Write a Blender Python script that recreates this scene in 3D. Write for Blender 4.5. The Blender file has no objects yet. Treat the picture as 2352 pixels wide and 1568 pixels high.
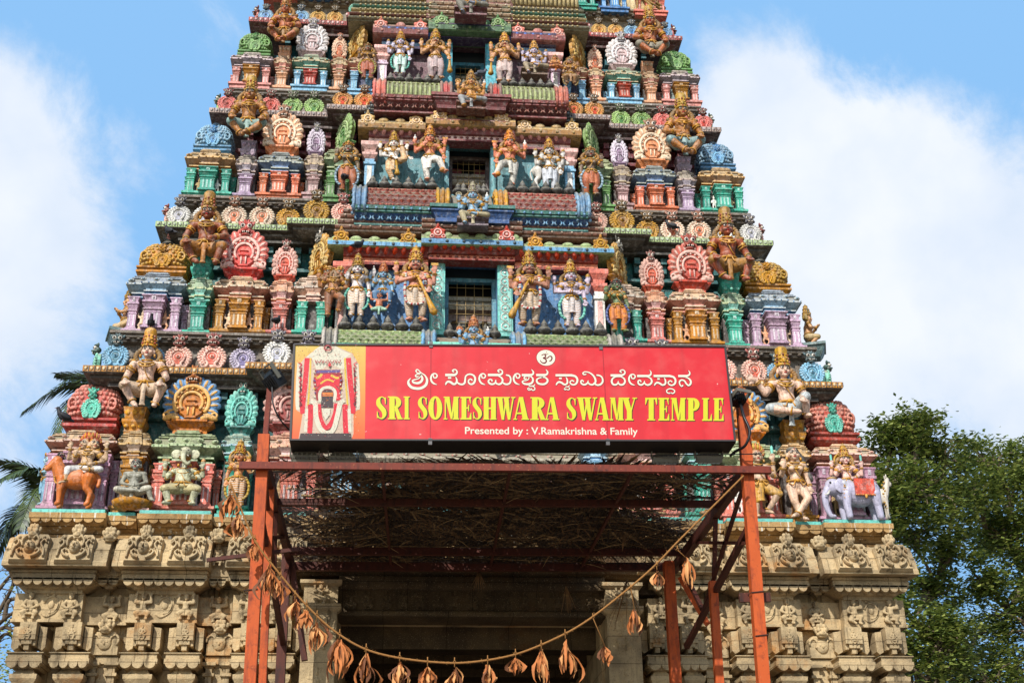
import bpy, bmesh, math, random
from mathutils import Vector, Matrix, Euler
R = math.radians
PI = math.pi
random.seed(7)
scene = bpy.context.scene
COL = scene.collection
# ---------------------------------------------------------------- camera
CAMF, PITCH, YAW, ROLL = 2944.456, 0.4473985, 0.0905344, -0.0146316
CAMC = Vector((-1.24822, -21.80058, 1.6))
_cp, _sp = math.cos(PITCH), math.sin(PITCH)
FW = Vector((math.sin(YAW)*_cp, math.cos(YAW)*_cp, _sp))
_r = Vector((math.cos(YAW), -math.sin(YAW), 0)); _u = _r.cross(FW)
RT = _r*math.cos(ROLL)+_u*math.sin(ROLL); UP = _u*math.cos(ROLL)-_r*math.sin(ROLL)
cd = bpy.data.cameras.new('camera'); cam = bpy.data.objects.new('camera', cd); COL.objects.link(cam)
cd.sensor_width = 36; cd.lens = 36*CAMF/2352; cd.clip_end = 2000; cd.clip_start = 0.1
m3 = Matrix((RT, UP, -FW)).transposed(); cam.matrix_world = Matrix.Translation(CAMC) @ m3.to_4x4()
scene.camera = cam
def ray(px, py): return FW + RT*((px-1176)/CAMF) - UP*((py-784)/CAMF)
def U(px, py, y):
    d = ray(px, py); t = (y-CAMC.y)/d.y; q = CAMC+d*t; return q.x, q.z
def UX(px, py, y): return U(px, py, y)[0]
def UZ(px, py, y): return U(px, py, y)[1]
# ---------------------------------------------------------------- light
SUN_AZ, SUN_EL = R(206), R(40)
w = bpy.data.worlds.new('World'); scene.world = w; w.use_nodes = True
nt = w.node_tree; N = nt.nodes; L = nt.links
bg = N['Background']; sky = N.new('ShaderNodeTexSky'); sky.sky_type = 'NISHITA'; sky.sun_disc = False
sky.sun_elevation = SUN_EL; sky.sun_rotation = SUN_AZ; sky.air_density = 1.0; sky.dust_density = 0.6; sky.ozone_density = 1.2
bg.inputs[1].default_value = 0.12
def vmath(op, a, b):
    n = N.new('ShaderNodeVectorMath'); n.operation = op
    for i, x in enumerate((a, b)):
        if hasattr(x, 'is_output'): L.new(x, n.inputs[i])
        else: n.inputs[i].default_value = x
    return n
def fmath(op, a, b, clamp=False):
    n = N.new('ShaderNodeMath'); n.operation = op; n.use_clamp = clamp
    for i, x in enumerate((a, b)):
        if hasattr(x, 'is_output'): L.new(x, n.inputs[i])
        else: n.inputs[i].default_value = x
    return n.outputs[0]
tc = N.new('ShaderNodeTexCoord'); D = tc.outputs['Generated']
ns = N.new('ShaderNodeTexNoise'); ns.inputs['Scale'].default_value = 6.0; ns.inputs['Detail'].default_value = 12; ns.inputs['Roughness'].default_value = 0.66; ns.inputs['Distortion'].default_value = .4
L.new(D, ns.inputs['Vector'])
# the cloud banks: soft patches of sky, each a direction, a spread and a thickness
banks = [((-70, 420), .13, .95), ((20, 660), .105, .6), ((1960, 440), .14, .95), ((1740, 190), .085, .75), ((2130, 640), .17, .8), ((2390, 780), .11, .6), ((1900, 760), .11, .45), ((2480, 500), .08, .45), ((60, 960), .15, .4), ((2200, 1050), .2, .35), ((20, 200), .07, .4)]
tot = None
for (p, sp, wt) in banks:
    c = ray(*p).normalized()
    dn = vmath('DISTANCE', D, tuple(c)).outputs['Value']
    mr = N.new('ShaderNodeMapRange'); mr.interpolation_type = 'SMOOTHSTEP'
    L.new(dn, mr.inputs[0]); mr.inputs[1].default_value = 0; mr.inputs[2].default_value = sp*1.15; mr.inputs[3].default_value = wt*1.25; mr.inputs[4].default_value = 0
    tot = mr.outputs[0] if tot is None else fmath('ADD', tot, mr.outputs[0])
nz = fmath('MULTIPLY', fmath('SUBTRACT', ns.outputs['Fac'], 0.5), 3.0)
msk = fmath('ADD', tot, nz)
mr = N.new('ShaderNodeMapRange'); mr.interpolation_type = 'SMOOTHSTEP'; L.new(msk, mr.inputs[0])
mr.inputs[1].default_value = 0.14; mr.inputs[2].default_value = 1.05; mr.inputs[3].default_value = 0.0; mr.inputs[4].default_value = 0.96
mix = N.new('ShaderNodeMix'); mix.data_type = 'RGBA'; L.new(mr.outputs[0], mix.inputs[0])
hs = N.new('ShaderNodeMix'); hs.data_type = 'RGBA'; hs.blend_type = 'MULTIPLY'; hs.inputs[0].default_value = 1; hs.inputs[7].default_value = (1.45, 1.42, 1.35, 1)
L.new(sky.outputs[0], hs.inputs[6])
# sky patch round the view direction brightened; the rest left dimmer to lower ambient
vd = vmath('DISTANCE', D, tuple(ray(1176, 500).normalized())).outputs['Value']; vm = N.new('ShaderNodeMapRange'); vm.interpolation_type = 'SMOOTHSTEP'; L.new(vd, vm.inputs[0])
vm.inputs[1].default_value = .45; vm.inputs[2].default_value = 1.05; vm.inputs[3].default_value = 1.0; vm.inputs[4].default_value = 0.0
view_lift = N.new('ShaderNodeMix'); view_lift.data_type = 'RGBA'; L.new(vm.outputs[0], view_lift.inputs[0]); L.new(hs.outputs[2], view_lift.inputs[6]); view_lift.inputs[7].default_value = (2.35, 4.7, 7.9, 1); L.new(view_lift.outputs[2], mix.inputs[6]); 
n2_ = N.new('ShaderNodeTexNoise'); n2_.inputs['Scale'].default_value = 9; n2_.inputs['Detail'].default_value = 10; L.new(D, n2_.inputs['Vector'])
cs = N.new('ShaderNodeMapRange'); L.new(n2_.outputs['Fac'], cs.inputs[0]); cs.inputs[1].default_value = .35; cs.inputs[2].default_value = .65
cc = N.new('ShaderNodeMix'); cc.data_type = 'RGBA'; L.new(cs.outputs[0], cc.inputs[0]); cc.inputs[6].default_value = (6.2, 7.0, 8.2, 1); cc.inputs[7].default_value = (7.9, 8.2, 8.7, 1); L.new(cc.outputs[2], mix.inputs[7])
L.new(mix.outputs[2], bg.inputs[0])
sd = bpy.data.lights.new('sun', 'SUN'); sd.energy = 4.9; sd.angle = R(0.53); sd.color = (1, .965, .9)
sun = bpy.data.objects.new('sun', sd); COL.objects.link(sun)
sv = Vector((math.sin(SUN_AZ)*math.cos(SUN_EL), math.cos(SUN_AZ)*math.cos(SUN_EL), math.sin(SUN_EL)))
sun.rotation_euler = sv.to_track_quat('Z', 'Y').to_euler()
scene.view_settings.view_transform = 'Standard'; scene.view_settings.look = 'None'; scene.view_settings.exposure = 0.0; scene.view_settings.gamma = 1
# ---------------------------------------------------------------- mesh helpers
class MB:
    def __init__(s): s.v = []; s.f = []; s.m = []; s.s = []
    def add(s, vs, fs, mat=0, smooth=False):
        o = len(s.v); s.v.extend(tuple(v) for v in vs)
        for f in fs: s.f.append(tuple(i+o for i in f)); s.m.append(mat); s.s.append(smooth)
        return s
    def box(s, x0, x1, y0, y1, z0, z1, mat=0):
        return s.add([(x0,y0,z0),(x1,y0,z0),(x1,y1,z0),(x0,y1,z0),(x0,y0,z1),(x1,y0,z1),(x1,y1,z1),(x0,y1,z1)],
              [(0,3,2,1),(4,5,6,7),(0,1,5,4),(1,2,6,5),(2,3,7,6),(3,0,4,7)], mat)
    def stack(s, cx, cy, hx, hy, prof, mat=0, smooth=False):
        # rectangular loft: prof = [(offset, z[, material])]
        vs = []; fs = []; n = len(prof)
        for p in prof:
            a, b = max(.001, hx+p[0]), max(.001, hy+p[0]); z = p[1]
            vs += [(cx-a,cy-b,z),(cx+a,cy-b,z),(cx+a,cy+b,z),(cx-a,cy+b,z)]
        o = len(s.v); s.v.extend(vs)
        for i in range(n-1):
            mm = prof[i+1][2] if len(prof[i+1]) > 2 else mat
            for k in range(4):
                a = i*4+k; b = i*4+(k+1) % 4
                s.f.append((o+a,o+b,o+b+4,o+a+4)); s.m.append(mm); s.s.append(smooth)
        s.f.append((o+3,o+2,o+1,o)); s.m.append(mat); s.s.append(False)
        t = o+(n-1)*4; s.f.append((t,t+1,t+2,t+3)); s.m.append(prof[-1][2] if len(prof[-1]) > 2 else mat); s.s.append(False)
        return s
    def ell(s, c, r, mat=0, nu=10, nv=6, rot=None):
        if not hasattr(r, '__len__'): r = (r,r,r)
        vs = [(0,0,-1)]
        for j in range(1, nv):
            t = -PI/2+PI*j/nv
            for i in range(nu):
                a = 2*PI*i/nu; vs.append((math.cos(t)*math.cos(a), math.cos(t)*math.sin(a), math.sin(t)))
        vs.append((0,0,1)); fs = []
        for i in range(nu): fs.append((0, 1+(i+1) % nu, 1+i))
        for j in range(nv-2):
            for i in range(nu):
                a = 1+j*nu+i; b = 1+j*nu+(i+1) % nu; fs.append((a,b,b+nu,a+nu))
        t = len(vs)-1; q = 1+(nv-2)*nu
        for i in range(nu): fs.append((t, q+i, q+(i+1) % nu))
        c = Vector(c); M = rot.to_matrix() if rot is not None else None
        out = []
        for v in vs:
            p = Vector((v[0]*r[0], v[1]*r[1], v[2]*r[2]))
            if M: p = M @ p
            out.append(c+p)
        return s.add(out, fs, mat, True)
    def tube(s, pts, rad, mat=0, n=6, closed=False, caps=True, smooth=True, flat=1.0):
        P = [Vector(p) for p in pts]; m = len(P); vs = []; fs = []
        rr = rad if hasattr(rad, '__len__') else [rad]*m
        prev = None
        for i in range(m):
            if closed: t = P[(i+1) % m]-P[i-1]
            else: t = P[min(i+1, m-1)]-P[max(i-1, 0)]
            if t.length < 1e-9: t = Vector((0,0,1))
            t.normalize()
            if prev is None:
                a = Vector((0,1,0)) if abs(t.y) < .9 else Vector((1,0,0))
                e1 = (a-t*a.dot(t)).normalized()
            else:
                e1 = prev-t*prev.dot(t)
                e1 = e1.normalized() if e1.length > 1e-6 else t.orthogonal().normalized()
            prev = e1; e2 = t.cross(e1)
            for k in range(n):
                a = 2*PI*k/n; vs.append(P[i]+(e1*math.cos(a)*flat+e2*math.sin(a))*rr[i])
        for i in range(m if closed else m-1):
            for k in range(n):
                a = i*n+k; b = i*n+(k+1) % n; c = ((i+1) % m)*n
                fs.append((a, b, c+(k+1) % n, c+k))
        if caps and not closed: fs += [tuple(reversed(range(n))), tuple(range((m-1)*n, m*n))]
        return s.add(vs, fs, mat, smooth)
    def cap(s, a, b, ra, rb, mat=0, n=10):
        # tapered limb with round ends, a closed shell
        a, b = Vector(a), Vector(b); d = (b-a); l = d.length
        if l < 1e-6: return s.ell(a, max(ra, rb), mat)
        d /= l
        pts = [a-d*ra*.98, a-d*ra*.8, a-d*ra*.4, a, b, b+d*rb*.4, b+d*rb*.8, b+d*rb*.98]
        rr = [ra*.2, ra*.6, ra*.917, ra, rb, rb*.917, rb*.6, rb*.2]
        return s.tube(pts, rr, mat, n)
    def lathe(s, c, prof, mat=0, n=12, smooth=True):
        vs = []; fs = []; c = Vector(c); m = len(prof)
        for p in prof:
            for k in range(n):
                a = 2*PI*k/n; vs.append(c+Vector((p[0]*math.cos(a), p[0]*math.sin(a), p[1])))
        for i in range(m-1):
            for k in range(n): fs.append((i*n+k, i*n+(k+1) % n, (i+1)*n+(k+1) % n, (i+1)*n+k))
        fs += [tuple(reversed(range(n))), tuple(range((m-1)*n, m*n))]
        return s.add(vs, fs, mat, smooth)
    def ring(s, c, rx, rz, r, mat=0, n=18, k=5, a0=0, a1=360, rot=None, flat=1.0):
        # ring (or arc) in the xz plane, facing -y
        c = Vector(c); full = abs(a1-a0) >= 360; pts = []
        cnt = n if full else n+1
        for i in range(cnt):
            a = R(a0+(a1-a0)*i/n); p = Vector((rx*math.cos(a), 0, rz*math.sin(a)))
            if rot is not None: p = rot.to_matrix() @ p
            pts.append(c+p)
        return s.tube(pts, r, mat, k, closed=full, flat=flat)
    def extr(s, poly, y0, y1, mat=0, bev=0.0):
        # outline in xz (counter-clockwise seen from -y) extruded from y0 (front) to y1
        n = len(poly); cx = sum(p[0] for p in poly)/n; cz = sum(p[1] for p in poly)/n
        vs = [(cx+(p[0]-cx)*(1-bev), y0, cz+(p[1]-cz)*(1-bev)) for p in poly]
        yb = y0+(y1-y0)*.35 if bev else y0
        if bev: vs += [(p[0], yb, p[1]) for p in poly]
        vs += [(p[0], y1, p[1]) for p in poly]
        fs = [tuple(range(n))]; lay = 3 if bev else 2
        for l in range(lay-1):
            for i in range(n): fs.append((l*n+(i+1) % n, l*n+i, (l+1)*n+i, (l+1)*n+(i+1) % n))
        fs.append(tuple(reversed(range((lay-1)*n, lay*n))))
        return s.add(vs, fs, mat)
    def squircle(s, c, hx, hy, prof, mat=0, n=28, e=.55):
        # soft-cornered square loft: prof = [(offset, z)]
        vs = []; fs = []; c = Vector(c); sg = lambda v: (1 if v >= 0 else -1)*abs(v)**e
        for o, z in prof:
            for k in range(n): a = 2*PI*(k+.5)/n; vs.append(c+Vector((sg(math.cos(a))*max(.001,hx+o), sg(math.sin(a))*max(.001,hy+o), z)))
        for i in range(len(prof)-1):
            for k in range(n): fs.append((i*n+k, i*n+(k+1) % n, (i+1)*n+(k+1) % n, (i+1)*n+k))
        fs += [tuple(reversed(range(n))), tuple(range((len(prof)-1)*n, len(prof)*n))]
        return s.add(vs, fs, mat, True)
    def mould(s, x0, x1, prof, mat=0, ends=True):
        # moulding running along x: prof = [(y, z[, mat])] bottom to top, front side
        vs = []; fs = []; n = len(prof); ms = []
        for p in prof: vs += [(x0,p[0],p[1]),(x1,p[0],p[1])]
        o = len(s.v); s.v.extend(vs)
        for i in range(n-1):
            mm = prof[i+1][2] if len(prof[i+1]) > 2 else mat
            s.f.append((o+2*i, o+2*i+1, o+2*i+3, o+2*i+2)); s.m.append(mm); s.s.append(False)
        if ends:
            s.f.append(tuple(o+2*i for i in reversed(range(n)))); s.m.append(mat); s.s.append(False)
            s.f.append(tuple(o+2*i+1 for i in range(n))); s.m.append(mat); s.s.append(False)
        return s
    def join(s, o, loc=(0,0,0), sc=1.0, rot=None, mirror=False, matmap=None):
        k = len(s.v); loc = Vector(loc)
        scv = sc if hasattr(sc, '__len__') else (sc,sc,sc)
        M = rot.to_matrix() if rot is not None else None
        for v in o.v:
            p = Vector((v[0]*scv[0]*(-1 if mirror else 1), v[1]*scv[1], v[2]*scv[2]))
            if M: p = M @ p
            s.v.append(tuple(loc+p))
        for f, mm, sm in zip(o.f, o.m, o.s):
            f = tuple(i+k for i in f); s.f.append(tuple(reversed(f)) if mirror else f); s.m.append(matmap[mm] if matmap else mm); s.s.append(sm)
        return s
    def mesh(s, name, mats=None):
        me = bpy.data.meshes.new(name); me.from_pydata(s.v, [], s.f)
        for mt in (mats or [None]*(max(s.m)+1 if s.m else 1)): me.materials.append(mt)
        me.polygons.foreach_set('material_index', s.m); me.polygons.foreach_set('use_smooth', s.s)
        me.update(); return me
def put(name, me, parent=None, loc=(0,0,0), rot=None, sc=None, mats=None):
    o = bpy.data.objects.new(name, me); COL.objects.link(o); o.parent = parent; o.location = loc
    if rot is not None: o.rotation_euler = rot
    if sc is not None: o.scale = sc if hasattr(sc, '__len__') else (sc,sc,sc)
    if mats:
        for i, mt in enumerate(mats):
            o.material_slots[i].link = 'OBJECT'; o.material_slots[i].material = mt
    return o
def obj(name, mb, mats, parent=None, loc=(0,0,0), rot=None, sc=None):
    return put(name, mb.mesh(name, mats if isinstance(mats, (list, tuple)) else [mats]), parent, loc, rot, sc)
def empty(name, loc=(0,0,0), rot=None):
    o = bpy.data.objects.new(name, None); COL.objects.link(o); o.location = loc; o.empty_display_size = .1
    if rot is not None: o.rotation_euler = rot
    return o
def tag(o, label=None, cat=None, group=None, kind=None):
    for k, v in (('label', label), ('category', cat), ('group', group), ('kind', kind)):
        if v: o[k] = v
    return o
def tree_copy(o, parent=None):
    c = o.copy(); COL.objects.link(c); c.parent = parent
    for ch in list(o.children): tree_copy(ch, c)
    return c
def spline(pts, n=6):
    # Catmull-Rom through pts
    P = [Vector(p) for p in pts]; out = []
    for i in range(len(P)-1):
        a, b, c, d = P[max(i-1,0)], P[i], P[i+1], P[min(i+2, len(P)-1)]
        for k in range(n):
            t = k/n; out.append(.5*((2*b)+(c-a)*t+(2*a-5*b+4*c-d)*t*t+(-a+3*b-3*c+d)*t**3))
    out.append(P[-1]); return out
_tmp = None
def remesh(mb, voxel, smooth=3, name='body'):
    # one continuous skin over overlapping shells
    me = mb.mesh(name); o = bpy.data.objects.new(name, me); COL.objects.link(o)
    md = o.modifiers.new('r', 'REMESH'); md.mode = 'VOXEL'; md.voxel_size = voxel; md.use_smooth_shade = True
    if smooth:
        sm = o.modifiers.new('s', 'SMOOTH'); sm.factor = .5; sm.iterations = smooth
    dg = bpy.context.evaluated_depsgraph_get()
    nm = bpy.data.meshes.new_from_object(o.evaluated_get(dg)); nm.name = name
    bpy.data.objects.remove(o); bpy.data.meshes.remove(me)
    return nm
# ---------------------------------------------------------------- materials
_mats = {}
def paint(c, rough=.55, wear=.62, dust=.6, grime=.72, bump=.25, bands=None, spec=.35):
    """oil paint on stucco: faded and chipped patches, rain streaks and grey lichen lying on upward faces"""
    key = (tuple(c), rough, wear, dust, grime, bump, bands, spec)
    if key in _mats: return _mats[key]
    m = bpy.data.materials.new('painted_stucco'); m.use_nodes = True
    nt = m.node_tree; N = nt.nodes; L = nt.links; b = N['Principled BSDF']
    geo = N.new('ShaderNodeNewGeometry')
    def noise(scale, detail, vec=None, rg=.6):
        n = N.new('ShaderNodeTexNoise'); n.inputs['Scale'].default_value = scale; n.inputs['Detail'].default_value = detail; n.inputs['Roughness'].default_value = rg
        L.new(vec if vec else geo.outputs['Position'], n.inputs['Vector']); return n.outputs['Fac']
    def ramp(x, lo, hi, a=0., z=1.):
        n = N.new('ShaderNodeMapRange'); n.interpolation_type = 'SMOOTHSTEP'; L.new(x, n.inputs[0])
        n.inputs[1].default_value = lo; n.inputs[2].default_value = hi; n.inputs[3].default_value = a; n.inputs[4].default_value = z; return n.outputs[0]
    def mixc(f, a, bb):
        n = N.new('ShaderNodeMix'); n.data_type = 'RGBA'
        if hasattr(f, 'is_output'): L.new(f, n.inputs[0])
        else: n.inputs[0].default_value = f
        for i, x in ((6, a), (7, bb)):
            if hasattr(x, 'is_output'): L.new(x, n.inputs[i])
            else: n.inputs[i].default_value = (*x, 1)
        return n.outputs[2]
    def mul(a, bb):
        n = N.new('ShaderNodeMath'); n.operation = 'MULTIPLY'
        for i, x in enumerate((a, bb)):
            if hasattr(x, 'is_output'): L.new(x, n.inputs[i])
            else: n.inputs[i].default_value = x
        return n.outputs[0]
    lum = .3*c[0]+.6*c[1]+.1*c[2]; base = tuple((x*.98+lum*.02)*.95+.035*v for x, v in zip(c, (1,.96,.86)))
    col = base
    if bands:   # painted folds: (second colour, count per metre)
        wv = N.new('ShaderNodeTexWave'); wv.wave_type = 'BANDS'; wv.bands_direction = 'Z'; wv.inputs['Scale'].default_value = bands[1]; wv.inputs['Distortion'].default_value = 1.5
        L.new(geo.outputs['Position'], wv.inputs['Vector']); col = mixc(ramp(wv.outputs['Fac'], .62, .8), base, bands[0])
    fade = tuple(min(1, x*.52+.34*v) for x, v in zip(base, (1,.97,.9)))
    f1 = ramp(noise(10.0, 7, rg=.7), .47, .66, 0, wear*.95)
    col = mixc(f1, col, fade)
    mp = N.new('ShaderNodeMapping'); mp.inputs['Scale'].default_value = (9, 9, 1.3); L.new(geo.outputs['Position'], mp.inputs['Vector'])
    f2 = ramp(noise(1.9, 6, mp.outputs[0]), .46, .66, 0, grime*.85)
    col = mixc(f2, col, tuple(x*.32+.015 for x in base))
    f5 = ramp(noise(8.5, 8, rg=.75), .53, .63, 0, grime*.95)
    col = mixc(f5, col, tuple(x*.22+.012 for x in base))
    f4 = ramp(noise(30, 3), .58, .66, 0, wear*.95)
    col = mixc(f4, col, (.06, .052, .042))
    sx = N.new('ShaderNodeSeparateXYZ'); L.new(geo.outputs['True Normal'], sx.inputs[0])
    f3 = mul(ramp(sx.outputs[2], .2, .75), ramp(noise(7, 6), .25, .52, 0, min(1,dust*1.5)))
    col = mixc(f3, col, (.25, .225, .165))
    oi = N.new('ShaderNodeObjectInfo'); hv = N.new('ShaderNodeHueSaturation'); hv.inputs['Saturation'].default_value = 1.08
    vr = N.new('ShaderNodeMapRange'); L.new(oi.outputs['Random'], vr.inputs[0]); vr.inputs[3].default_value = .84; vr.inputs[4].default_value = 1.14; L.new(vr.outputs[0], hv.inputs['Value'])
    hr = N.new('ShaderNodeMapRange'); L.new(oi.outputs['Random'], hr.inputs[0]); hr.inputs[3].default_value = .506; hr.inputs[4].default_value = .497; L.new(hr.outputs[0], hv.inputs['Hue'])
    L.new(col, hv.inputs['Color']); L.new(hv.outputs[0], b.inputs['Base Color'])
    rr = N.new('ShaderNodeMapRange'); L.new(f1, rr.inputs[0]); rr.inputs[3].default_value = rough; rr.inputs[4].default_value = min(1, rough+.35); L.new(rr.outputs[0], b.inputs['Roughness'])
    b.inputs['Specular IOR Level'].default_value = spec
    bp = N.new('ShaderNodeBump'); bp.inputs['Strength'].default_value = min(1,bump*2); bp.inputs['Distance'].default_value = .03
    L.new(noise(22, 6, rg=.65), bp.inputs['Height']); L.new(bp.outputs[0], b.inputs['Normal'])
    _mats[key] = m; return m
def plain(name, c, rough=.6, metal=0., var=.25, scale=8, spec=.4):
    key = (name, tuple(c))
    if key in _mats: return _mats[key]
    m = bpy.data.materials.new(name); m.use_nodes = True; nt = m.node_tree; N = nt.nodes; L = nt.links; b = N['Principled BSDF']
    geo = N.new('ShaderNodeNewGeometry'); n = N.new('ShaderNodeTexNoise'); n.inputs['Scale'].default_value = scale; n.inputs['Detail'].default_value = 5
    L.new(geo.outputs['Position'], n.inputs['Vector'])
    x = N.new('ShaderNodeMix'); x.data_type = 'RGBA'; L.new(n.outputs['Fac'], x.inputs[0])
    x.inputs[6].default_value = (*[v*(1-var) for v in c], 1); x.inputs[7].default_value = (*[min(1, v*(1+var)) for v in c], 1)
    L.new(x.outputs[2], b.inputs['Base Color']); b.inputs['Roughness'].default_value = rough; b.inputs['Metallic'].default_value = metal; b.inputs['Specular IOR Level'].default_value = spec
    _mats[key] = m; return m
# ================================================================ the painted tower
def C(r, g, b):
    f = lambda v: ((v/255+.055)/1.055)**2.4 if v > 10 else v/255/12.92
    return (f(r)*.92, f(g)*.92, f(b)*.92)
TEAL=C(52,176,150); MINT=C(120,214,190); DKTEAL=C(20,105,105); LILAC=C(216,184,206); DUSK=C(150,130,150); BLUE=C(70,135,195); SKY=C(140,195,228)
OCHRE=C(190,125,22); GOLD=C(222,160,40); PEACH=C(240,175,135); SALMON=C(236,128,92); PINK=C(234,128,110); ROSE=C(245,190,180); RED=C(196,58,42)
SCARLET=C(226,52,28); GREEN=C(92,146,72); LEAF=C(166,190,128); CREAM=C(248,214,176); MAROON=C(110,26,34); WHITE=C(238,234,226); GREY=C(120,116,106)
PLUM=C(130,60,80); BROWN=C(140,66,28); TAN=C(196,160,105); CYAN=C(95,195,215); STEEL=C(84,118,150); DARK=C(34,30,28); COAL=C(26,24,24)
P = paint
EYEW = plain('eye_white', C(225,215,200), .4); PUP = plain('pupil', C(18,14,14), .35)
tower = tag(empty('temple_tower', (0,0,7.6)), 'tall tapering gateway tower crowded with brightly painted tiers and figures above the stone base', 'temple tower')
TO = Vector((0,0,-7.6))
def tpart(name, mb, mats, label=None):
    o = obj(name, mb, mats, tower, TO); 
    if label: o['label'] = label
    return o
def ry(a): return Euler((0, -R(a), 0))       # turn in the xz plane, counter-clockwise seen from the front
# ---- carved ornaments, one mesh each; slots: 0 ground, 1 raised carving, 2 lion head, 3 eye white, 4 pupil, 5 plumes
def lion_head(mb, c, s):
    c = Vector(c); q = lambda x, y, z: c+Vector((x,y,z))*s
    def e(x, y, z, r, m=2, rot=None, nu=8, nv=6): mb.ell(q(x,y,z), tuple(v*s for v in (r if hasattr(r,'__len__') else (r,r,r))), m, nu, nv, rot)
    e(0,-.03,.12,(.21,.16,.15)); e(0,-.19,.05,(.10,.12,.07)); e(0,-.27,.07,(.055,.05,.045))
    e(0,-.09,-.1,(.17,.13,.05)); e(0,-.12,-.035,(.15,.1,.03),4)
    for sx in (-1,1):
        e(sx*.11,-.19,.0,(.075,.08,.05)); e(sx*.19,-.1,-.02,(.06,.08,.07)); e(sx*.115,-.15,.19,.085,3,None,10,7); e(sx*.12,-.205,.185,.05,4)
        e(sx*.13,-.14,.285,(.09,.07,.04),2,ry(sx*25)); e(sx*.22,-.02,.29,(.06,.05,.12),2,ry(-sx*35)); e(sx*.06,-.1,.34,(.04,.05,.1),2,ry(-sx*12))
        for k in (.045,.1): e(sx*k,-.24,-.045,(.02,.02,.035),3,None,6,4)
    e(0,-.1,.3,(.03,.08,.12))
    return mb
def roundel():
    mb = MB(); n = 24
    mb.extr([(.45*math.cos(2*PI*i/n), .45+.43*math.sin(2*PI*i/n)) for i in range(n)], -.05, .14, 1, .16)
    for sx in (-1,1):
        for i in range(10):
            a = -64+i*15.5; c, z = math.cos(R(a)), math.sin(R(a))
            mb.ell((sx*.415*c,-.02,.45+.4*z), (.075,.06,.06), 1, 7, 5, ry(a) if sx > 0 else ry(180-a))
            mb.tube([(sx*.31*c,-.045,.45+.3*z),(sx*.37*c,-.06,.46+.355*z),(sx*.42*c,-.055,.475+.39*z)],[.012,.017,.008],0,4)
        mb.tube(spline([(sx*.2,-.09,.3),(sx*.12,-.1,.2),(sx*.16,-.1,.09),(sx*.28,-.09,.07),(sx*.33,-.08,.15),(sx*.27,-.09,.18)],4),[.045]*9+[.035]*9+[.02]*3,1,6)
    m = 20; mb.extr([(.29*math.cos(2*PI*i/m), .46+.29*math.sin(2*PI*i/m)) for i in range(m)], -.065,.0,0,.06)
    mb.ring((0,-.075,.47),.235,.245,.043,1,22,6,-55,235); mb.ring((0,-.065,.47),.15,.16,.02,1,16,5,-70,250)
    for i in range(9): a = R(-40+i*32.5); mb.ell((.235*math.cos(a),-.12,.47+.245*math.sin(a)),.02,0,6,4)
    mb.ell((0,-.07,.47),(.08,.06,.08),1,10,6); mb.ell((0,-.125,.47),.04,0,8,5)
    lion_head(mb,(0,0,.98),.86); return mb.mesh('horseshoe_ornament',[None]*6)
def shell():
    mb = MB()
    mb.stack(0,.1,.2,.12,[(.0,0),(.03,.03),(.03,.06),(-.02,.06),(-.02,.1),(.06,.17),(.12,.2),(.12,.235),(.0,.24)],0)
    for sx in (-1,1): mb.stack(sx*.24,.12,.1,.1,[(-.03,0),(-.03,.09),(.06,.17),(.09,.2),(.09,.22),(0,.225)],0)
    n = 24; mb.extr([(.43*math.cos(2*PI*i/n), .6+.4*math.sin(2*PI*i/n)) for i in range(n)], .0,.24,5,.1)
    for i in range(15):
        a = -28+i*236/14; x, z = .43*math.cos(R(a)), .6+.41*math.sin(R(a))
        mb.ell((x*.96,.0,.6+(z-.6)*.96),(.135,.085,.085),5,9,6,ry(a+14 if a<90 else a-14)); mb.ell((x*.97,-.06,.6+(z-.6)*.97),(.085,.04,.03),1,8,5,ry(a+14 if a<90 else a-14))
    m = 22; mb.extr([(.3*math.cos(2*PI*i/m), .57+.3*math.sin(2*PI*i/m)) for i in range(m)], -.07,.1,0,.1)
    mb.ring((0,-.08,.57),.315,.31,.04,1,24,6,-38,218); mb.ring((0,-.09,.56),.2,.2,.03,1,20,6,-38,218); mb.ring((0,-.08,.56),.255,.255,.014,0,20,5,-38,218)
    for i in range(11): a = R(-25+i*23); mb.ell((.26*math.cos(a),-.1,.56+.26*math.sin(a)),.026,1,6,4)
    mb.stack(0,-.05,.085,.05,[(.02,.27),(.02,.31),(-.01,.31),(-.01,.47),(.03,.5),(.03,.53),(-.02,.54),(-.02,.58),(.015,.6),(-.03,.67),(-.07,.68)],0)
    for sx in (-1,1):
        mb.tube([(sx*.05,-.11,.31),(sx*.05,-.11,.47)],.018,1); mb.ell((sx*.36,-.05,.3),(.15,.09,.06),1,9,6,ry(sx*-22 if sx>0 else 22)); mb.ell((sx*.26,-.09,.27),(.08,.05,.05),1,8,5)
        mb.ring((sx*.43,-.06,.33),.05,.05,.025,1,10,5)
    lion_head(mb,(0,-.02,1.02),.62); return mb.mesh('shell_gable',[None]*6)
def leaf_crest():
    mb = MB(); mb.extr([(-.34,0),(.34,0),(.4,.12),(.32,.3),(.36,.42),(.24,.56),(.12,.62),(0,.86),(-.12,.62),(-.24,.56),(-.36,.42),(-.32,.3),(-.4,.12)],-.05,.12,0,.12)
    for sx in (-1,1): mb.ring((sx*.27,-.07,.12),.085,.085,.035,1,10,5); mb.ell((sx*.27,-.03,.44),(.1,.06,.09),0,8,5)
    mb.ring((0,-.07,.33),.17,.17,.045,1,16,5); mb.ell((0,-.08,.33),(.08,.06,.08),1,8,6); mb.ell((0,-.05,.72),(.07,.06,.13),0,8,6)
    return mb.mesh('leaf_crest',[None]*2)
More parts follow.
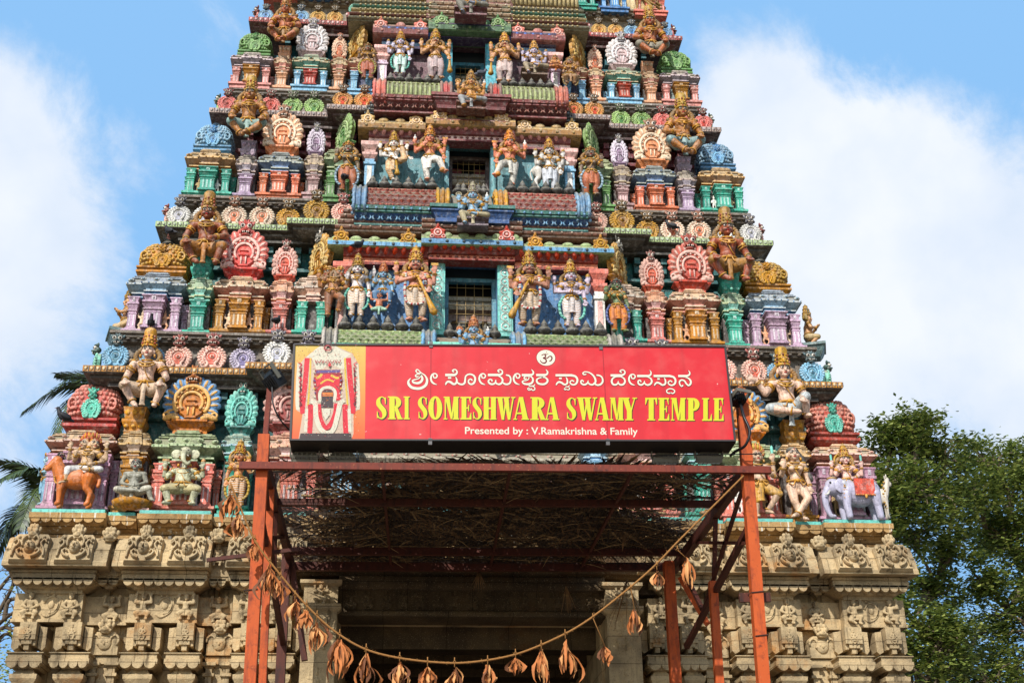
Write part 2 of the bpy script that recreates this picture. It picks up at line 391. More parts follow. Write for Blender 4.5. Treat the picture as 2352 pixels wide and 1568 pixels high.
def pilaster(wide):
    mb = MB(); q = .30 if not wide else .38
    mb.stack(0,0,q,.3,[(.1,0),(.1,.05),(.04,.06),(.04,.09),(0,.09),(0,.47),(.035,.475),(.035,.505),(-.02,.51),(-.02,.55),(.06,.565),(.07,.59),(.0,.61),(0,.63),(.05,.67),(.1,.7),(.12,.715),(.02,.735),(.02,.76),(.13,.775),(.13,.83),(.02,.835),(.03,.88),(.1,.95),(.16,.965),(.16,1),(.0,1)],0)
    for sx in ((-.5,.5) if not wide else (-.55,-.0,.55)): mb.box(sx*q-.045,sx*q+.045,-.33,-.28,.11,.455,1)
    mb.box(-.1,.1,-.42,-.3,.845,.96,1); mb.ell((0,-.43,.9),(.07,.03,.03),1,8,5)
    for sx in (-1,1): mb.ell((sx*q*.8,-.42,.8),(.04,.03,.016),1,6,4)
    return mb.mesh('pilaster',[None]*2)
def pot_finial():
    mb = MB(); mb.lathe((0,0,0),[(.12,0),(.2,.03),(.12,.09),(.2,.13),(.42,.24),(.46,.36),(.38,.48),(.2,.55),(.28,.6),(.2,.65),(.24,.72),(.16,.85),(.06,1.0),(.01,1.1)],0,10); return mb.mesh('pot_finial',[None])
ROUND, SHELL, CREST, PIL, PILW, POT = roundel(), shell(), leaf_crest(), pilaster(False), pilaster(True), pot_finial()
def niche_figure(k):
    mb = MB(); mb.ell((0,0,.45),(.15,.1,.2),0,10,7); mb.ell((0,-.01,.62),(.18,.1,.13),0,10,7); mb.ell((0,-.03,.84),(.1,.1,.12),0,10,7); mb.cap((0,0,.9),(0,0,1.08),.07,.03)
    for sx in (-1,1):
        mb.cap((sx*.16,0,.68),(sx*.27,-.02,.5 if k else .62),.05,.045); mb.cap((sx*.27,-.02,.5 if k else .62),(sx*.14,-.1,.48) if k else (sx*.25,-.05,.84),.045,.04)
        mb.cap((sx*.08,0,.36),(sx*(.1 if k else .2),-.08 if not k else -.02,.2),.075,.06); mb.cap((sx*(.1 if k else .2),-.08 if not k else -.02,.2),(sx*.1,-.02,.03),.06,.05)
    mb.box(-.24,.24,-.1,.1,-.06,.02); me = remesh(mb,.035,1,'niche_figure'); me.materials.clear(); me.materials.append(None); return me
FIGS = [niche_figure(0), niche_figure(1)]
def entab(mb, W, dep, z0, z1, a=0, b=1, c=2, kudu=True):
    """layered entablature: beam, frieze, drooping eave, stepped top; W = width over the eave, front face of eave at y=-0"""
    H = z1-z0; o = min(.1*W, .3*H)
    prof = lambda k: [(-o*1.6*k,0),(-o*1.6*k,.06),(-o*1.1*k,.065),(-o*1.1*k,.12,b),(-o*1.7*k,.125),(-o*1.7*k,.19),(-o*.9*k,.2),(-o*.9*k,.25,c),(-o*1.5*k,.255),(-o*1.5*k,.34,b),(-o*.7*k,.42,b),(-o*.25*k,.47,b),(0,.475,b),(0,.55,c),(-o*.25*k,.56,5),(-o*.55*k,.68,5),(-o*.9*k,.77,5),(-o*1.3*k,.775,a),(-o*1.3*k,.80,a),(-o*.75*k,.805,5),(-o*.75*k,.84,5),(-o*1.5*k,.845,a),(-o*1.5*k,.885,a),(-o*1.05*k,.89,5),(-o*1.05*k,.93,5),(-o*1.6*k,.935,5),(-o*1.6*k,1.0,5)]
    mb.stack(0,dep/2,W/2,dep/2,[(p[0],z0+H*p[1],p[2] if len(p)>2 else a) for p in prof(1)],a)
    mb.stack(0,dep/2-.05*W,W*.24,dep/2,[(p[0]*.5,z0+H*p[1]+.004,p[2] if len(p)>2 else a) for p in prof(1)],a)
    if kudu:
        n = max(2, int(W/.22))
        for i in range(n):
            x = -W*.42+W*.84*i/(n-1); y = -.05*W if abs(x) < W*.24 else 0
            y += o*.35
            mb.ell((x,y,z0+H*.665),(.07*min(1,W/.8),.045,H*.075),c,8,5); mb.ell((x,y-.045,z0+H*.66),(.03,.025,H*.035),b,6,4)
        k = max(4, int(W/.13))
        for i in range(k): x = -W*.47+W*.94*i/(k-1); mb.ell((x,(-.052*W if abs(x)<W*.24 else -.002),z0+H*.513),(.018,.012,.014),a,5,4)
def pav(kind, y, x0, x1, yt, yb, ybase, cols, roof=None, rcols=None, label=None, dep=.8, both=True):
    """one miniature shrine of the tier, built on the left and repeated on the right; px box of its eave, px rows of eave top, eave bottom, foot"""
    ym = (yt+yb)/2; xa, xb = UX(x0,ym,y), UX(x1,ym,y); xc = (xa+xb)/2; W = xb-xa
    zt, zb, z0 = UZ(x0,yt,y), UZ(x0,yb,y), UZ(x0,ybase,y); h = zb-z0
    pc, ec, wc = cols    # pillars (main, light), entablature (main, band, trim), wall
    mb = MB(); entab(mb,W,dep,h,zt-z0,0,1,2)
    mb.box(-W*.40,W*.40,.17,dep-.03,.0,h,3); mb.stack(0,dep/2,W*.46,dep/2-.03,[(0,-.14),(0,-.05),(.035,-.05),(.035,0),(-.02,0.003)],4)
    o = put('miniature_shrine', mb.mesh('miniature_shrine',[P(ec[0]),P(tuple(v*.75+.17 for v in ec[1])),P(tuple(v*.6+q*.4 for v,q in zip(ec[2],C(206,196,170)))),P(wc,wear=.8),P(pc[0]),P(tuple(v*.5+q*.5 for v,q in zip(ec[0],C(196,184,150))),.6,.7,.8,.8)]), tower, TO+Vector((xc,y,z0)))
    if label: o['label'] = label
    if kind == 'column': sp = [(0,W*.62,PILW)]
    elif kind == 'narrow': sp = [(0,W*.62,PILW)]
    elif kind == 'inner': sp = [(-W*.27,W*.32,PIL),(W*.22,W*.32,PIL)]
    else: sp = [(-W*.345,W*.22,PIL),(0,W*.36,PILW),(W*.345,W*.22,PIL)]
    for i,(px,pw,me) in enumerate(sp):
        mid = me is PILW and len(cols) and len(sp) == 3
        mc = pc if not (mid and len(pc) > 2) else (pc[2], pc[3])
        put('pilaster', me, o, (px,.11 - (.05*W if me is PILW else 0),.003), None, (pw,pw*.8,h+.0), (P(mc[0]),P(tuple(v*.6+.28 for v in mc[1]))))
    for sx in (-1,1):
        put('pilaster', PIL, o, (sx*W*(.455 if kind in ('corner','large') else .40),.42,.002), None, (W*(.15 if kind in ('corner','large') else .24),W*.15,h), (P(pc[0]),P(tuple(v*.6+.28 for v in pc[1]))))
        if kind in ('corner','large') and h > .5: put('niche_figure', FIGS[(int(x0)+sx)%2], o, (sx*W*.18,.12,.05), None, (h*.46,h*.36,h*.55), (P((CREAM,WHITE,PEACH,TAN)[int(x0+sx)%4]),))
    H = zt-z0
    if roof:
        rx0, rx1, rt, rb = roof; yr = y+.28; ra, rbb = UX(rx0,(rt+rb)/2,yr), UX(rx1,(rt+rb)/2,yr); RW = rbb-ra
        zrt = UZ(rx0,rt,yr)-z0; RH = zrt-H; rxo = (ra+rbb)/2-xc
        if kind == 'corner':
            r = MB(); hw = RW*.5
            r.stack(0,0,hw,hw*.9,[(-.15*RW,0),(-.15*RW,.07*RH),(-.1*RW,.08*RH),(-.03*RW,.13*RH),(0,.15*RH),(0,.2*RH),(-.07*RW,.21*RH),(-.07*RW,.24*RH),(.0,.26*RH),(.0,.3*RH),(-.11*RW,.31*RH)],0)
            dom = [(-.12*RW,.31),(-.06*RW,.36),(-.02*RW,.45),(-.01*RW,.57),(-.03*RW,.68),(-.08*RW,.8),(-.15*RW,.9),(-.25*RW,.97),(-.4*RW,1.02)]
            r.squircle((0,0,0),hw,hw*.9,[(p[0],p[1]*RH) for p in dom],0)
            sg = lambda v: (1 if v >= 0 else -1)*abs(v)**.55
            for j in range(7):
                zz = .4+.52*j/6; k_ = max(i for i in range(len(dom)-1) if dom[i][1] <= zz); u = (zz-dom[k_][1])/(dom[k_+1][1]-dom[k_][1]); off = dom[k_][0]*(1-u)+dom[k_+1][0]*u
                for i in range(30):
                    a_ = 2*PI*(i+(.5 if j%2 else 0))/30
                    if math.sin(a_) < .5: r.ell((sg(math.cos(a_))*(hw+off),sg(math.sin(a_))*(hw*.9+off),zz*RH),(hw*.085,hw*.085,RH*.04),1,6,4)
            for sx in (-1,1): r.ring((sx*hw*.74,-hw*.84,RH*.56),hw*.14,RH*.1,.025,1,14,5)
            d = obj('dome_roof', r, [P(rcols[0]),P(rcols[1])], o, (rxo, .28+RW*.42, H))
            put('horseshoe_ornament', ROUND, d, (0,-hw*.9,.27*RH), None, (RW*.4,RW*.3,RH*.42), (P(rcols[2]),P(rcols[3]),P(rcols[2]),P(rcols[3]),P(rcols[2]),P(rcols[3])))
            put('pot_finial', POT, d, (0,0,RH), None, (RW*.32,RW*.32,RH*.26), (P(rcols[4]),))
        elif kind in ('large','narrow'):
            put('shell_gable', SHELL, o, (rxo,.2,H), None, (RW,RW*.8 if kind == 'large' else RW,RH/1.27), tuple(P(c) if not isinstance(c, bpy.types.Material) else c for c in rcols))
        elif kind == 'column':
            r = MB(); r.stack(0,0,RW*.38,RW*.3,[(0,0),(0,.1*RH),(.03*RW,.12*RH),(.0,.16*RH),(.0,.22*RH),(.1*RW,.42*RH),(.12*RW,.46*RH),(.12*RW,.56*RH),(0,.57*RH),(.02*RW,.6*RH),(.1*RW,.94*RH),(.12*RW,RH),(0,RH)],0)
            for sx in (-1,0,1): r.ell((sx*RW*.3,-RW*.33,RH*.82),(RW*.14,.04,RH*.12),1,8,6); r.ell((sx*RW*.3,-RW*.38,RH*.3),(RW*.1,.03,RH*.07),1,8,5)
            obj('bracket_capital', r, [P(rcols[0]),P(rcols[1])], o, (rxo,.3+RW*.1,H))
        elif kind == 'inner':
            g = put('shell_gable', SHELL, o, (rxo,.3,H), (0,0,R(-62)), (RW*1.5,RW*.9,RH/1.27), tuple(P(c) if not isinstance(c, bpy.types.Material) else c for c in rcols))
    if both:
        c = tree_copy(o, tower); c.location.x = -c.location.x
        for ch in c.children: ch.location.x = -ch.location.x; ch.rotation_euler.z = -ch.rotation_euler.z
        if kind == 'inner':
            for ch in c.children:
                if ch.name.startswith('shell'): ch.rotation_euler.z = R(62)
        return o, c
    return o, None
def six(a, b, head, plume=None): return (a, b, head, EYEW, PUP, plume or b)
def sixm(a, b, head, plume=None): return tuple(x if isinstance(x, bpy.types.Material) else P(x) for x in six(a, b, head, plume))
# ---- tier data: planes (metres) and pixel boxes read off the left half
WK = [7.786, 7.257, 6.394, 5.666, 5.072, 4.5]; YK = [.15, .52, 1.127, 1.631, 2.05, 2.45]; ZK = [8.72, 11.62, 15.133, 18.332, 21.21, 23.9]
YP = [None, .46, .76, 1.34, 1.79, 2.2]; YR = [None, 1.15, 1.72, 2.2, 2.62, 3.0]; DEEP = 9.0
def cornice(k, step_px, edge, wall, soffit, dent, ledge, ledge_px, stripe):
    w, y, z = WK[k], YK[k], ZK[k]
    xs = abs(UX(step_px, 400 if k > 1 else 800, y))
    mb = MB(); t = .15
    yb = DEEP-y
    # slab: side portions and projecting middle
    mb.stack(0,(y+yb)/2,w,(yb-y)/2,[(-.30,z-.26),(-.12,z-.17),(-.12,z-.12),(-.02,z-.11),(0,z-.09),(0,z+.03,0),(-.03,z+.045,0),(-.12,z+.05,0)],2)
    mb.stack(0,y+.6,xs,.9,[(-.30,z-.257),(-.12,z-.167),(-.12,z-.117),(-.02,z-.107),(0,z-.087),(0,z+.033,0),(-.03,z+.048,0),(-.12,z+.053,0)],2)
    n = int(2*w/.11)
    for i in range(n):
        x = -w+2*w*(i+.5)/n; yy = y if abs(x) > xs else y-.3
        mb.ell((x,yy-.004,z-.03),(.033,.022,.042),1,6,4); mb.box(x+.046,x+.064,yy-.012,yy,z-.075,z+.02,2)
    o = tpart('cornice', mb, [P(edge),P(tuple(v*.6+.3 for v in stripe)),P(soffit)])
    s = MB()  # soffit and the wall under it
    zt = z-.22; zb = ZK[k-1]+.2; ww = w-.75; yr = YR[k]
    s.box(-ww,ww,yr,DEEP-yr,zb,zt-.001,0)
    s.stack(0,(yr+DEEP-yr)/2,ww+.12,(DEEP-2*yr)/2+.12,[(.0,zt-.62),(.05,zt-.6),(.05,zt-.52),(0,zt-.5)],1)
    m = int(2*ww/.28)
    for i in range(m):
        x = -ww+2*ww*(i+.5)/m; s.box(x-.06,x+.06,yr-.22,yr,zt-.42,zt-.1,1); s.box(x-.06,x+.06,yr-.3,yr-.22,zt-.24,zt-.1,1)
        if i % 2 == 0: s.box(x-.2,x+.2,yr-.05,yr,zt-1.5,zt-.72,1); s.box(x-.14,x+.14,yr-.07,yr-.05,zt-1.44,zt-.78,0)
    s.box(-ww-.3,ww+.3,yr-.42,yr,zt-.08,zt-.02,2)
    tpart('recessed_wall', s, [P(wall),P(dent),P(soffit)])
    if ledge is not None:
        l = MB(); zl = UZ(700, ledge_px, YP[k+1]); wl = w-.35
        l.stack(0,(y+yb)/2+.2,wl,(yb-y)/2,[(-.25,z+.04),(-.25,zl-.24),(-.12,zl-.22),(-.12,zl-.16),(-.05,zl-.15),(-.05,zl-.1),(.0,zl-.09),(.0,zl-.035),(-.1,zl-.03)],0)
        q = int(2*wl/.2)
        for i in range(q): x = -wl+.25+(2*wl-.5)*(i+.5)/q; l.ell((x,y+.28,zl-.19),(.05,.05,.03),1,6,4)
        tpart('ledge', l, [P(ledge),P(C(90,70,62))])
def setback(k, px, yt, yb, ybase, c1, c2, c3):
    y = YP[k]+.62; zt, zb, z0 = UZ(px,yt,YP[k]), UZ(px,yb,YP[k]), UZ(px,ybase,YP[k]); x1 = WK[k-1]-(WK[k-1]-WK[k])*.45-.75; h = zt-zb; mb = MB()
    mb.mould(-x1,x1,[(y+.3,zb),(y+.02,zb),(y+.02,zb+.2*h),(y+.07,zb+.22*h),(y+.07,zb+.36*h),(y-.06,zb+.42*h),(y-.12,zb+.55*h,1),(y-.12,zb+.63*h,1),(y-.02,zb+.8*h),(y-.0,zb+.82*h,1),(y-.04,zb+.84*h,1),(y-.04,zt,1),(y+.3,zt)],0)
    n = int(2*x1/.3)
    for i in range(n):
        x = -x1+2*x1*(i+.5)/n; mb.ell((x,y-.06,zb+.7*h),(.07,.05,.08*h),2,7,5); mb.ell((x,y-.11,zb+.7*h),(.03,.02,.04*h),1,6,4)
        mb.stack(x,y+.12,.05,.05,[(.03,z0),(.03,z0+.06),(0,z0+.08),(0,zb-.2*(zb-z0)),(.03,zb-.18*(zb-z0)),(.0,zb-.13*(zb-z0)),(.04,zb-.06*(zb-z0)),(.05,zb+.01)],2)
    mb.box(-x1,x1,y+.15,y+.3,z0-.1,zb+.01,3)
    tpart('setback_wall', mb, [P(c1),P(c2),P(c3),P(C(66,52,50))])
def row(k, items):
    """horseshoe ornaments standing on a cornice: (px centre, px width, colours[, projecting])"""
    for it in items:
        px, pw, cl = it[:3]; proj = len(it) > 3; y = YK[k]+(.14 if not proj else -.14)
        py = {1:800,2:485,3:220,4:30}[k]; x = UX(px,py,y); wd = UX(px+pw/2,py,y)-UX(px-pw/2,py,y); mats = sixm(*cl)
        for s in (1,-1):
            a = abs(math.sin(x*12.9+s*3)*43.7) % 1
            put('horseshoe_ornament', ROUND, tower, TO+Vector((s*x,y,ZK[k]+(.05 if not proj else .055))), (0,0,R((a-.5)*8)), (wd*1.04,wd*.95,wd*(.98+.05*a)), mats)
HD = C(96,92,98)
def corner_ends():
    for k, cl in ((1,cTe),(2,cPk),(3,cGr),(4,cRd)):
        for s in (-1,1):
            w_ = WK[k]-.13; m_ = sixm(*cl)
            put('horseshoe_ornament', ROUND, tower, TO+Vector((s*w_,YK[k]+.45,ZK[k]+.05)), (0,0,R(s*80)), (.5,.5,.46), m_)
cB = (C(60,120,140), SKY, C(70,98,104)); cPk = (C(220,96,72), C(244,196,178), C(170,90,84)); cLi = (C(120,110,160), C(212,200,222), C(120,112,128)); cWh = (C(180,180,195), WHITE, C(112,108,118))
cCr = (SALMON, C(250,226,200), C(170,110,86)); cOc = (C(140,84,10), C(205,150,45), C(120,84,28)); cRd = (RED, C(240,140,130), C(120,40,36)); cGr = (C(52,120,40), C(170,205,120), C(70,88,50))
cOr = (SCARLET, C(235,170,95), C(120,80,40)); cBl = (C(50,120,190), C(165,208,235), C(60,80,95)); cYe = (C(200,120,30), C(238,190,110), C(110,84,50)); cTe = (C(40,140,120), C(140,215,190), C(58,92,86))
# storey walls (core)
core = MB()
for k in range(1,6):
    core.box(-(WK[k]-.9),WK[k]-.9,YR[k]+.05 if k<6 else 0,DEEP-YR[k]-.05,ZK[k-1]-.1,ZK[k],0)
tpart('core_wall', core, [P(C(60,44,44))])
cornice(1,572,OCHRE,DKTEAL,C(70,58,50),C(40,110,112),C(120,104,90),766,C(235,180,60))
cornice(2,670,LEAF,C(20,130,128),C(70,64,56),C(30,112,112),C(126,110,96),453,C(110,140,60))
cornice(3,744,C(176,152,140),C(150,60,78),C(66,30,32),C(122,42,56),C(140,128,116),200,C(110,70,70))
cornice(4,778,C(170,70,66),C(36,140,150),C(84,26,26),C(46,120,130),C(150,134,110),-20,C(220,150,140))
row(1,[(268,64,cB),(352,60,cB),(412,66,cPk),(489,68,cPk),(560,62,cLi),(637,66,cWh,1),(708,66,cLi,1)])
row(2,[(412,56,cWh),(472,56,cWh),(539,60,cCr),(603,60,cCr),(663,56,cOc),(727,62,cOc,1),(788,56,cPk,1)])
row(3,[(524,46,cRd),(577,46,cRd),(623,47,cRd),(674,48,cGr),(723,48,cGr),(788,48,cOr,1),(837,48,cOr,1)])
corner_ends()
row(4,[(611,36,cBl),(653,36,cBl),(692,38,cBl),(731,38,cYe),(770,38,cYe),(821,42,cTe,1),(862,42,cTe,1)])
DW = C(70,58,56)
# ---- tier 1
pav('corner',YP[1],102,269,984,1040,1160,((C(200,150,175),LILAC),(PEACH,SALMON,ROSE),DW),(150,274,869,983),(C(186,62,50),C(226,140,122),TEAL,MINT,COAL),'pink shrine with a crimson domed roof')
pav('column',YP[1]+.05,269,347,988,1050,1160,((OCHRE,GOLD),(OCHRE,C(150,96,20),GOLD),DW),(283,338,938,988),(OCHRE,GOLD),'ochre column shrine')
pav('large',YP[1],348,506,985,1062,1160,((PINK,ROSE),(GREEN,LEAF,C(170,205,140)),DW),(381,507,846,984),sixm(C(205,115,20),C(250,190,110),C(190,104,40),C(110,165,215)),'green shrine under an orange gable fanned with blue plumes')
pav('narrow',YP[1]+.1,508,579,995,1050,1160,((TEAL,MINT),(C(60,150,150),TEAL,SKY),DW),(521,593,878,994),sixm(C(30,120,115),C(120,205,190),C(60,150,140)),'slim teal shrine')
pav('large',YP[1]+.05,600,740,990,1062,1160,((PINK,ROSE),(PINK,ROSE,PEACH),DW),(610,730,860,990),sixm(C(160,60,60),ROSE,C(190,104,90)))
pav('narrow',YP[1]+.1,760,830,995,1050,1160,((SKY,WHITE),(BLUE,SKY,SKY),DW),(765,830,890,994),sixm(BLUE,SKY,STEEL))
# ---- tier 2
pav('corner',YP[2],289,430,622,679,754,((C(204,168,194),C(240,214,230)),(BLUE,SKY,C(170,190,205)),DW),(317,432,546,624),(OCHRE,C(206,158,60),OCHRE,GOLD,COAL),'lilac pillared shrine with a blue eave and a golden domed roof')
pav('column',YP[2]+.05,429,490,635,690,757,((TEAL,MINT),(C(60,150,120),TEAL,LEAF),DW),(440,489,592,635),(C(60,185,160),MINT),'sea green column shrine')
pav('large',YP[2],489,618,631,685,754,((OCHRE,C(214,160,52)),(PEACH,SALMON,C(230,200,170)),DW),(511,616,512,631),sixm(C(216,74,62),C(248,196,182),C(196,86,76),C(228,112,100)),'ochre pillared shrine under a rose red fan gable')
pav('narrow',YP[2]+.1,618,676,640,697,757,((C(226,130,120),ROSE),(SALMON,C(200,110,100),PEACH),DW),(628,685,556,638),sixm(C(226,96,76),C(245,190,176),C(150,90,84)),'slim pink shrine')
pav('inner',YP[2]-.05,676,765,630,690,757,((TEAL,MINT),(C(196,150,140),PEACH,C(200,180,170)),DW),(700,770,524,630),sixm(OCHRE,C(225,190,120),GREY,C(210,150,60)),'teal pillared shrine beside the middle bay')
# ---- tier 3
pav('corner',YP[3],424,540,339,384,437,((TEAL,MINT),(C(180,120,24),OCHRE,GOLD),DW),(447,534,275,340),(C(84,140,180),C(140,180,205),BLUE,SKY,STEEL),'teal pillared shrine with an ochre eave and a blue domed roof')
pav('column',YP[3]+.05,541,592,354,400,443,((C(176,150,178),LILAC),(C(150,130,134),DUSK,C(190,150,150)),DW),(553,590,327,354),(C(180,160,178),LILAC),'grey lilac column shrine')
pav('large',YP[3],591,697,346,395,441,((SALMON,PEACH),(C(90,130,160),BLUE,C(170,186,180)),DW),(607,696,247,346),sixm(C(236,150,100),C(250,222,190),C(170,120,90),C(244,190,150)),'salmon pillared shrine under a cream fan gable')
pav('narrow',YP[3]+.1,698,745,352,402,441,((C(190,150,150),ROSE),(C(160,120,110),C(140,110,108),TAN),DW),(707,748,287,352),sixm(C(150,120,150),C(226,212,226),HD),'slim grey shrine with a lilac crest')
pav('inner',YP[3]-.05,744,826,335,392,447,((GREEN,LEAF),(C(90,130,60),GREEN,LEAF),DW),(764,818,250,335),sixm(GREEN,LEAF,C(90,110,60),C(130,165,90)),'green pillared shrine beside the middle bay')
# ---- tier 4
pav('corner',YP[4],529,628,117,150,187,((C(226,150,140),ROSE,OCHRE,GOLD),(C(170,156,166),DUSK,LILAC),C(120,140,140)),(548,624,66,118),(GREEN,C(120,165,90),C(60,130,50),C(160,200,130),GREEN),'pink and ochre pillared shrine with a green domed roof')
pav('column',YP[4]+.05,628,670,127,160,196,((PEACH,CREAM),(C(200,130,90),SALMON,TAN),DW),(640,669,109,127),(PEACH,CREAM),'peach column shrine')
pav('large',YP[4],671,758,122,158,193,((SKY,WHITE,RED,SALMON),(C(110,150,130),TEAL,TAN),C(90,96,100)),(683,755,48,122),sixm(C(226,196,196),C(244,238,238),C(176,170,178),C(236,224,220)),'blue and red pillared shrine under a white fan gable')
pav('narrow',YP[4]+.1,759,800,130,165,200,((PEACH,CREAM),(C(190,140,90),SALMON,TAN),DW),(764,798,82,130),sixm(C(220,120,80),C(242,200,170),C(190,120,96)),'slim peach shrine')
pav('inner',YP[4]-.05,799,868,125,160,203,((SKY,CYAN),(C(190,120,90),SALMON,TAN),C(60,66,110)),(792,846,44,120),sixm(OCHRE,C(225,185,110),GREY,C(214,160,80)),'blue pillared shrine beside the middle bay')
# ---- tier 5, only its foot shows
for (a,b,cl) in ((608,690,(PINK,ROSE)),(700,770,(BLUE,SKY)),(775,850,(TEAL,MINT))):
    pav('large',YP[5],a,b,-85,-52,-18,(cl,(TAN,PEACH,OCHRE),DW),(a+5,b-5,-150,-86),sixm(OCHRE,GOLD,GREY))
setback(1,430,990,1060,1160,C(110,90,84),C(170,160,140),C(170,110,100)); setback(2,550,636,690,756,C(120,92,80),C(176,166,146),C(120,120,120))
setback(3,640,350,398,443,C(124,88,84),C(178,168,150),C(140,110,110)); setback(4,710,124,160,198,C(130,100,84),C(186,172,146),C(150,120,100))
# ================================================================ middle bay of each tier
def both(f):
    for s in (-1,1): f(s)
def bay(k, N, d):
    """d: pixel boxes of the left half plus colours"""
    y = N; g = lambda px, py, yy: UX(px,py,yy)
    # niche wall and window
    ox0, ox1, oy0, oy1 = d['open']; wx = (g(ox1,oy0,N)-g(ox0,oy0,N))/2; zt, zb = UZ(1080,oy0,N), UZ(1080,oy1+20,N)
    nx = -g(d['niche'][0],d['niche'][1],N); ztop = UZ(1080,d['fmid'][0],N-.3)
    wl = MB()
    for s in (-1,1): wl.box(min(s*wx,s*nx),max(s*wx,s*nx),N,N+.55,zb-.3,ztop,0)
    wl.box(-wx,wx,N,N+.55,zt,ztop+.001,0); wl.box(-wx,wx,N,N+.55,zb-.3,zb,0)
    tpart('niche_wall', wl, [P(d['wall'],wear=.7)])
    wn = MB(); f = .085   # window frame set back in the opening
    yw = N+.3; zs = zt-(zt-zb)*d.get('drop',.12)
    for s in (-1,1): wn.box(min(s*wx,s*(wx-f)),max(s*wx,s*(wx-f)),yw,yw+.12,zb,zs,0)
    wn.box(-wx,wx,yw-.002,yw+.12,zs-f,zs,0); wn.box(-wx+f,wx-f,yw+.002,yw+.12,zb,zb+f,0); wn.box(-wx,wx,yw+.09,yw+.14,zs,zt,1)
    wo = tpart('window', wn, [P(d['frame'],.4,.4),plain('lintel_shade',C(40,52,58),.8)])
    gr = MB(); iw = wx-f
    for i in range(1,d['bars']): x = -iw+2*iw*i/d['bars']; gr.tube([(x,yw+.06,zb),(x,yw+.06,zs-f)],.0065,0,5)
    nb = 7
    for i in range(1,nb): z = zb+(zs-zb)*i/nb; gr.tube([(-iw,yw+.047,z),(iw,yw+.047,z)],.0065,0,5)
    obj('grille', gr, [plain('brass_bar',C(160,132,82),.5,.1)], wo)
    dk = MB(); dk.box(-wx,wx,N+.7,N+1.6,zb,zt,0); obj('dark_room', dk, [plain('dark_interior',C(12,10,9),.9)], wo)  # near-black block: darkness of the unlit room is put into its colour
    # jambs
    if d.get('jamb'):
        jw = d['jamb'][0]
        for s in (-1,1):
            j = MB(); a, b = sorted((s*(wx+.002),s*(wx+jw))); j.box(a,b,N-.12,N+.01,zb-.1,zt+.001,0); j.box(a+.03,b-.03,N-.135,N-.12,zb,zt-.05,1)
            if d['jamb'][3]:
                q = int((zt-zb)/.2)
                for i in range(q): j.ring(((a+b)/2,N-.14,zb+.1+i*.2),jw*.27,.085,.012,2,12,4,0,300,None); j.ell(((a+b)/2,N-.14,zb+.1+i*.2),(.03,.012,.03),2,6,4)
            tpart('window_jamb', j, [P(d['jamb'][1]),P(d['jamb'][2]),P(WHITE)])
    # frieze under the eave
    fr = MB(); fx = g(d['fmid'][2],d['fmid'][0],N-.35); z1, z0 = UZ(1080,d['fmid'][0],N-.35), UZ(1080,d['fmid'][1],N-.3)
    sx0 = g(d['fside'][2],d['fside'][0],N-.2); zz1, zz0 = UZ(d['fside'][2],d['fside'][0],N-.2), UZ(d['fside'][2],d['fside'][1],N-.2)
    H = z1-z0
    fr.mould(fx,-fx,[(N,z0),(N-.3,z0),(N-.3,z0+.1*H),(N-.27,z0+.12*H,1),(N-.27,z0+.34*H,1),(N-.34,z0+.36*H),(N-.36,z0+.46*H),(N-.41,z0+.7*H),(N-.5,z0+.9*H),(N-.5,z1),(N,z1)],0)
    H2 = zz1-zz0
    for s in (-1,1):
        a, b = sorted((s*(-fx)+s*.005,s*(-sx0)))
        fr.mould(a,b,[(N,zz0),(N-.22,zz0),(N-.22,zz0+.15*H2),(N-.19,zz0+.16*H2,1),(N-.19,zz0+.4*H2,1),(N-.26,zz0+.42*H2),(N-.31,zz0+.65*H2),(N-.4,zz0+.9*H2),(N-.4,zz1),(N,zz1)],0)
    def leaves(xa, xb, zlo, zhi, yf, m):
        q = max(4,int((xb-xa)/.17))
        for i in range(q):
            x = xa+(xb-xa)*(i+.5)/q; rot = Euler((R(-38),0,0)) @ Euler((0,0,0)).to_matrix() if False else Euler((R(38),R(14 if x<0 else -14),0))
            fr.ell((x,yf,(zlo+zhi)/2),(.055,.05,(zhi-zlo)*.55),m,7,6,rot)
    dm = d.get('dentil')
    leaves(fx+.05,-fx-.05,z0+.46*H,z0+.98*H,N-.43,2)
    for s in (-1,1):
        a, b = sorted((s*(-fx+.05),s*(-sx0-.05))); leaves(a,b,zz0+.45*H2,zz0+.98*H2,N-.33,3)
    q = int(-2*fx/.12)
    for i in range(q): fr.ell((fx+(-2*fx)*(i+.5)/q,N-.28,z0+.23*H),(.04,.02,H*.07),0,6,4)
    tpart('leaf_frieze', fr, [P(c) for c in d['fcol']])
    # eave (three drooping slabs) with crests
    def eave(x0, x1, top, bot, yf, name='eave'):
        zt_, zb_ = UZ((1080+d['kmid'][0])/2,top,yf+.2), bot; h = zt_-zb_
        e = MB(); e.mould(x0,x1,[(yf+.6,zb_-.02),(yf+.04,zb_-.02),(yf,zb_),(yf,zb_+.28*h,1),(yf+.03,zb_+.3*h,1),(yf+.05,zb_+.45*h),(yf+.12,zb_+.68*h),(yf+.24,zb_+.88*h),(yf+.36,zb_+h),(yf+.8,zb_+h)],0)
        n = max(2,int((x1-x0)/.33))
        for i in range(n): e.ell((x0+(x1-x0)*(i+.5)/n,yf-.005,zb_+.15*h),(.035,.025,.035),2,7,5)
        for i in range(n): e.ell((x0+(x1-x0)*(i+.5)/n,yf+.09,zb_+.6*h),(.12,.05,.2*h),0,8,5)
        return e, zb_, zt_
    yk = N-.42
    kx = g(d['kmid'][0],d['kmid'][2],yk-.09); zb1 = UZ(d['kmid'][0],d['kmid'][2],yk-.09)
    e, a, b = eave(kx,-kx,d['kmid'][1],zb1,yk-.09); eo = tpart('eave', e, [P(c) for c in d['kcol']])
    hh = b-a
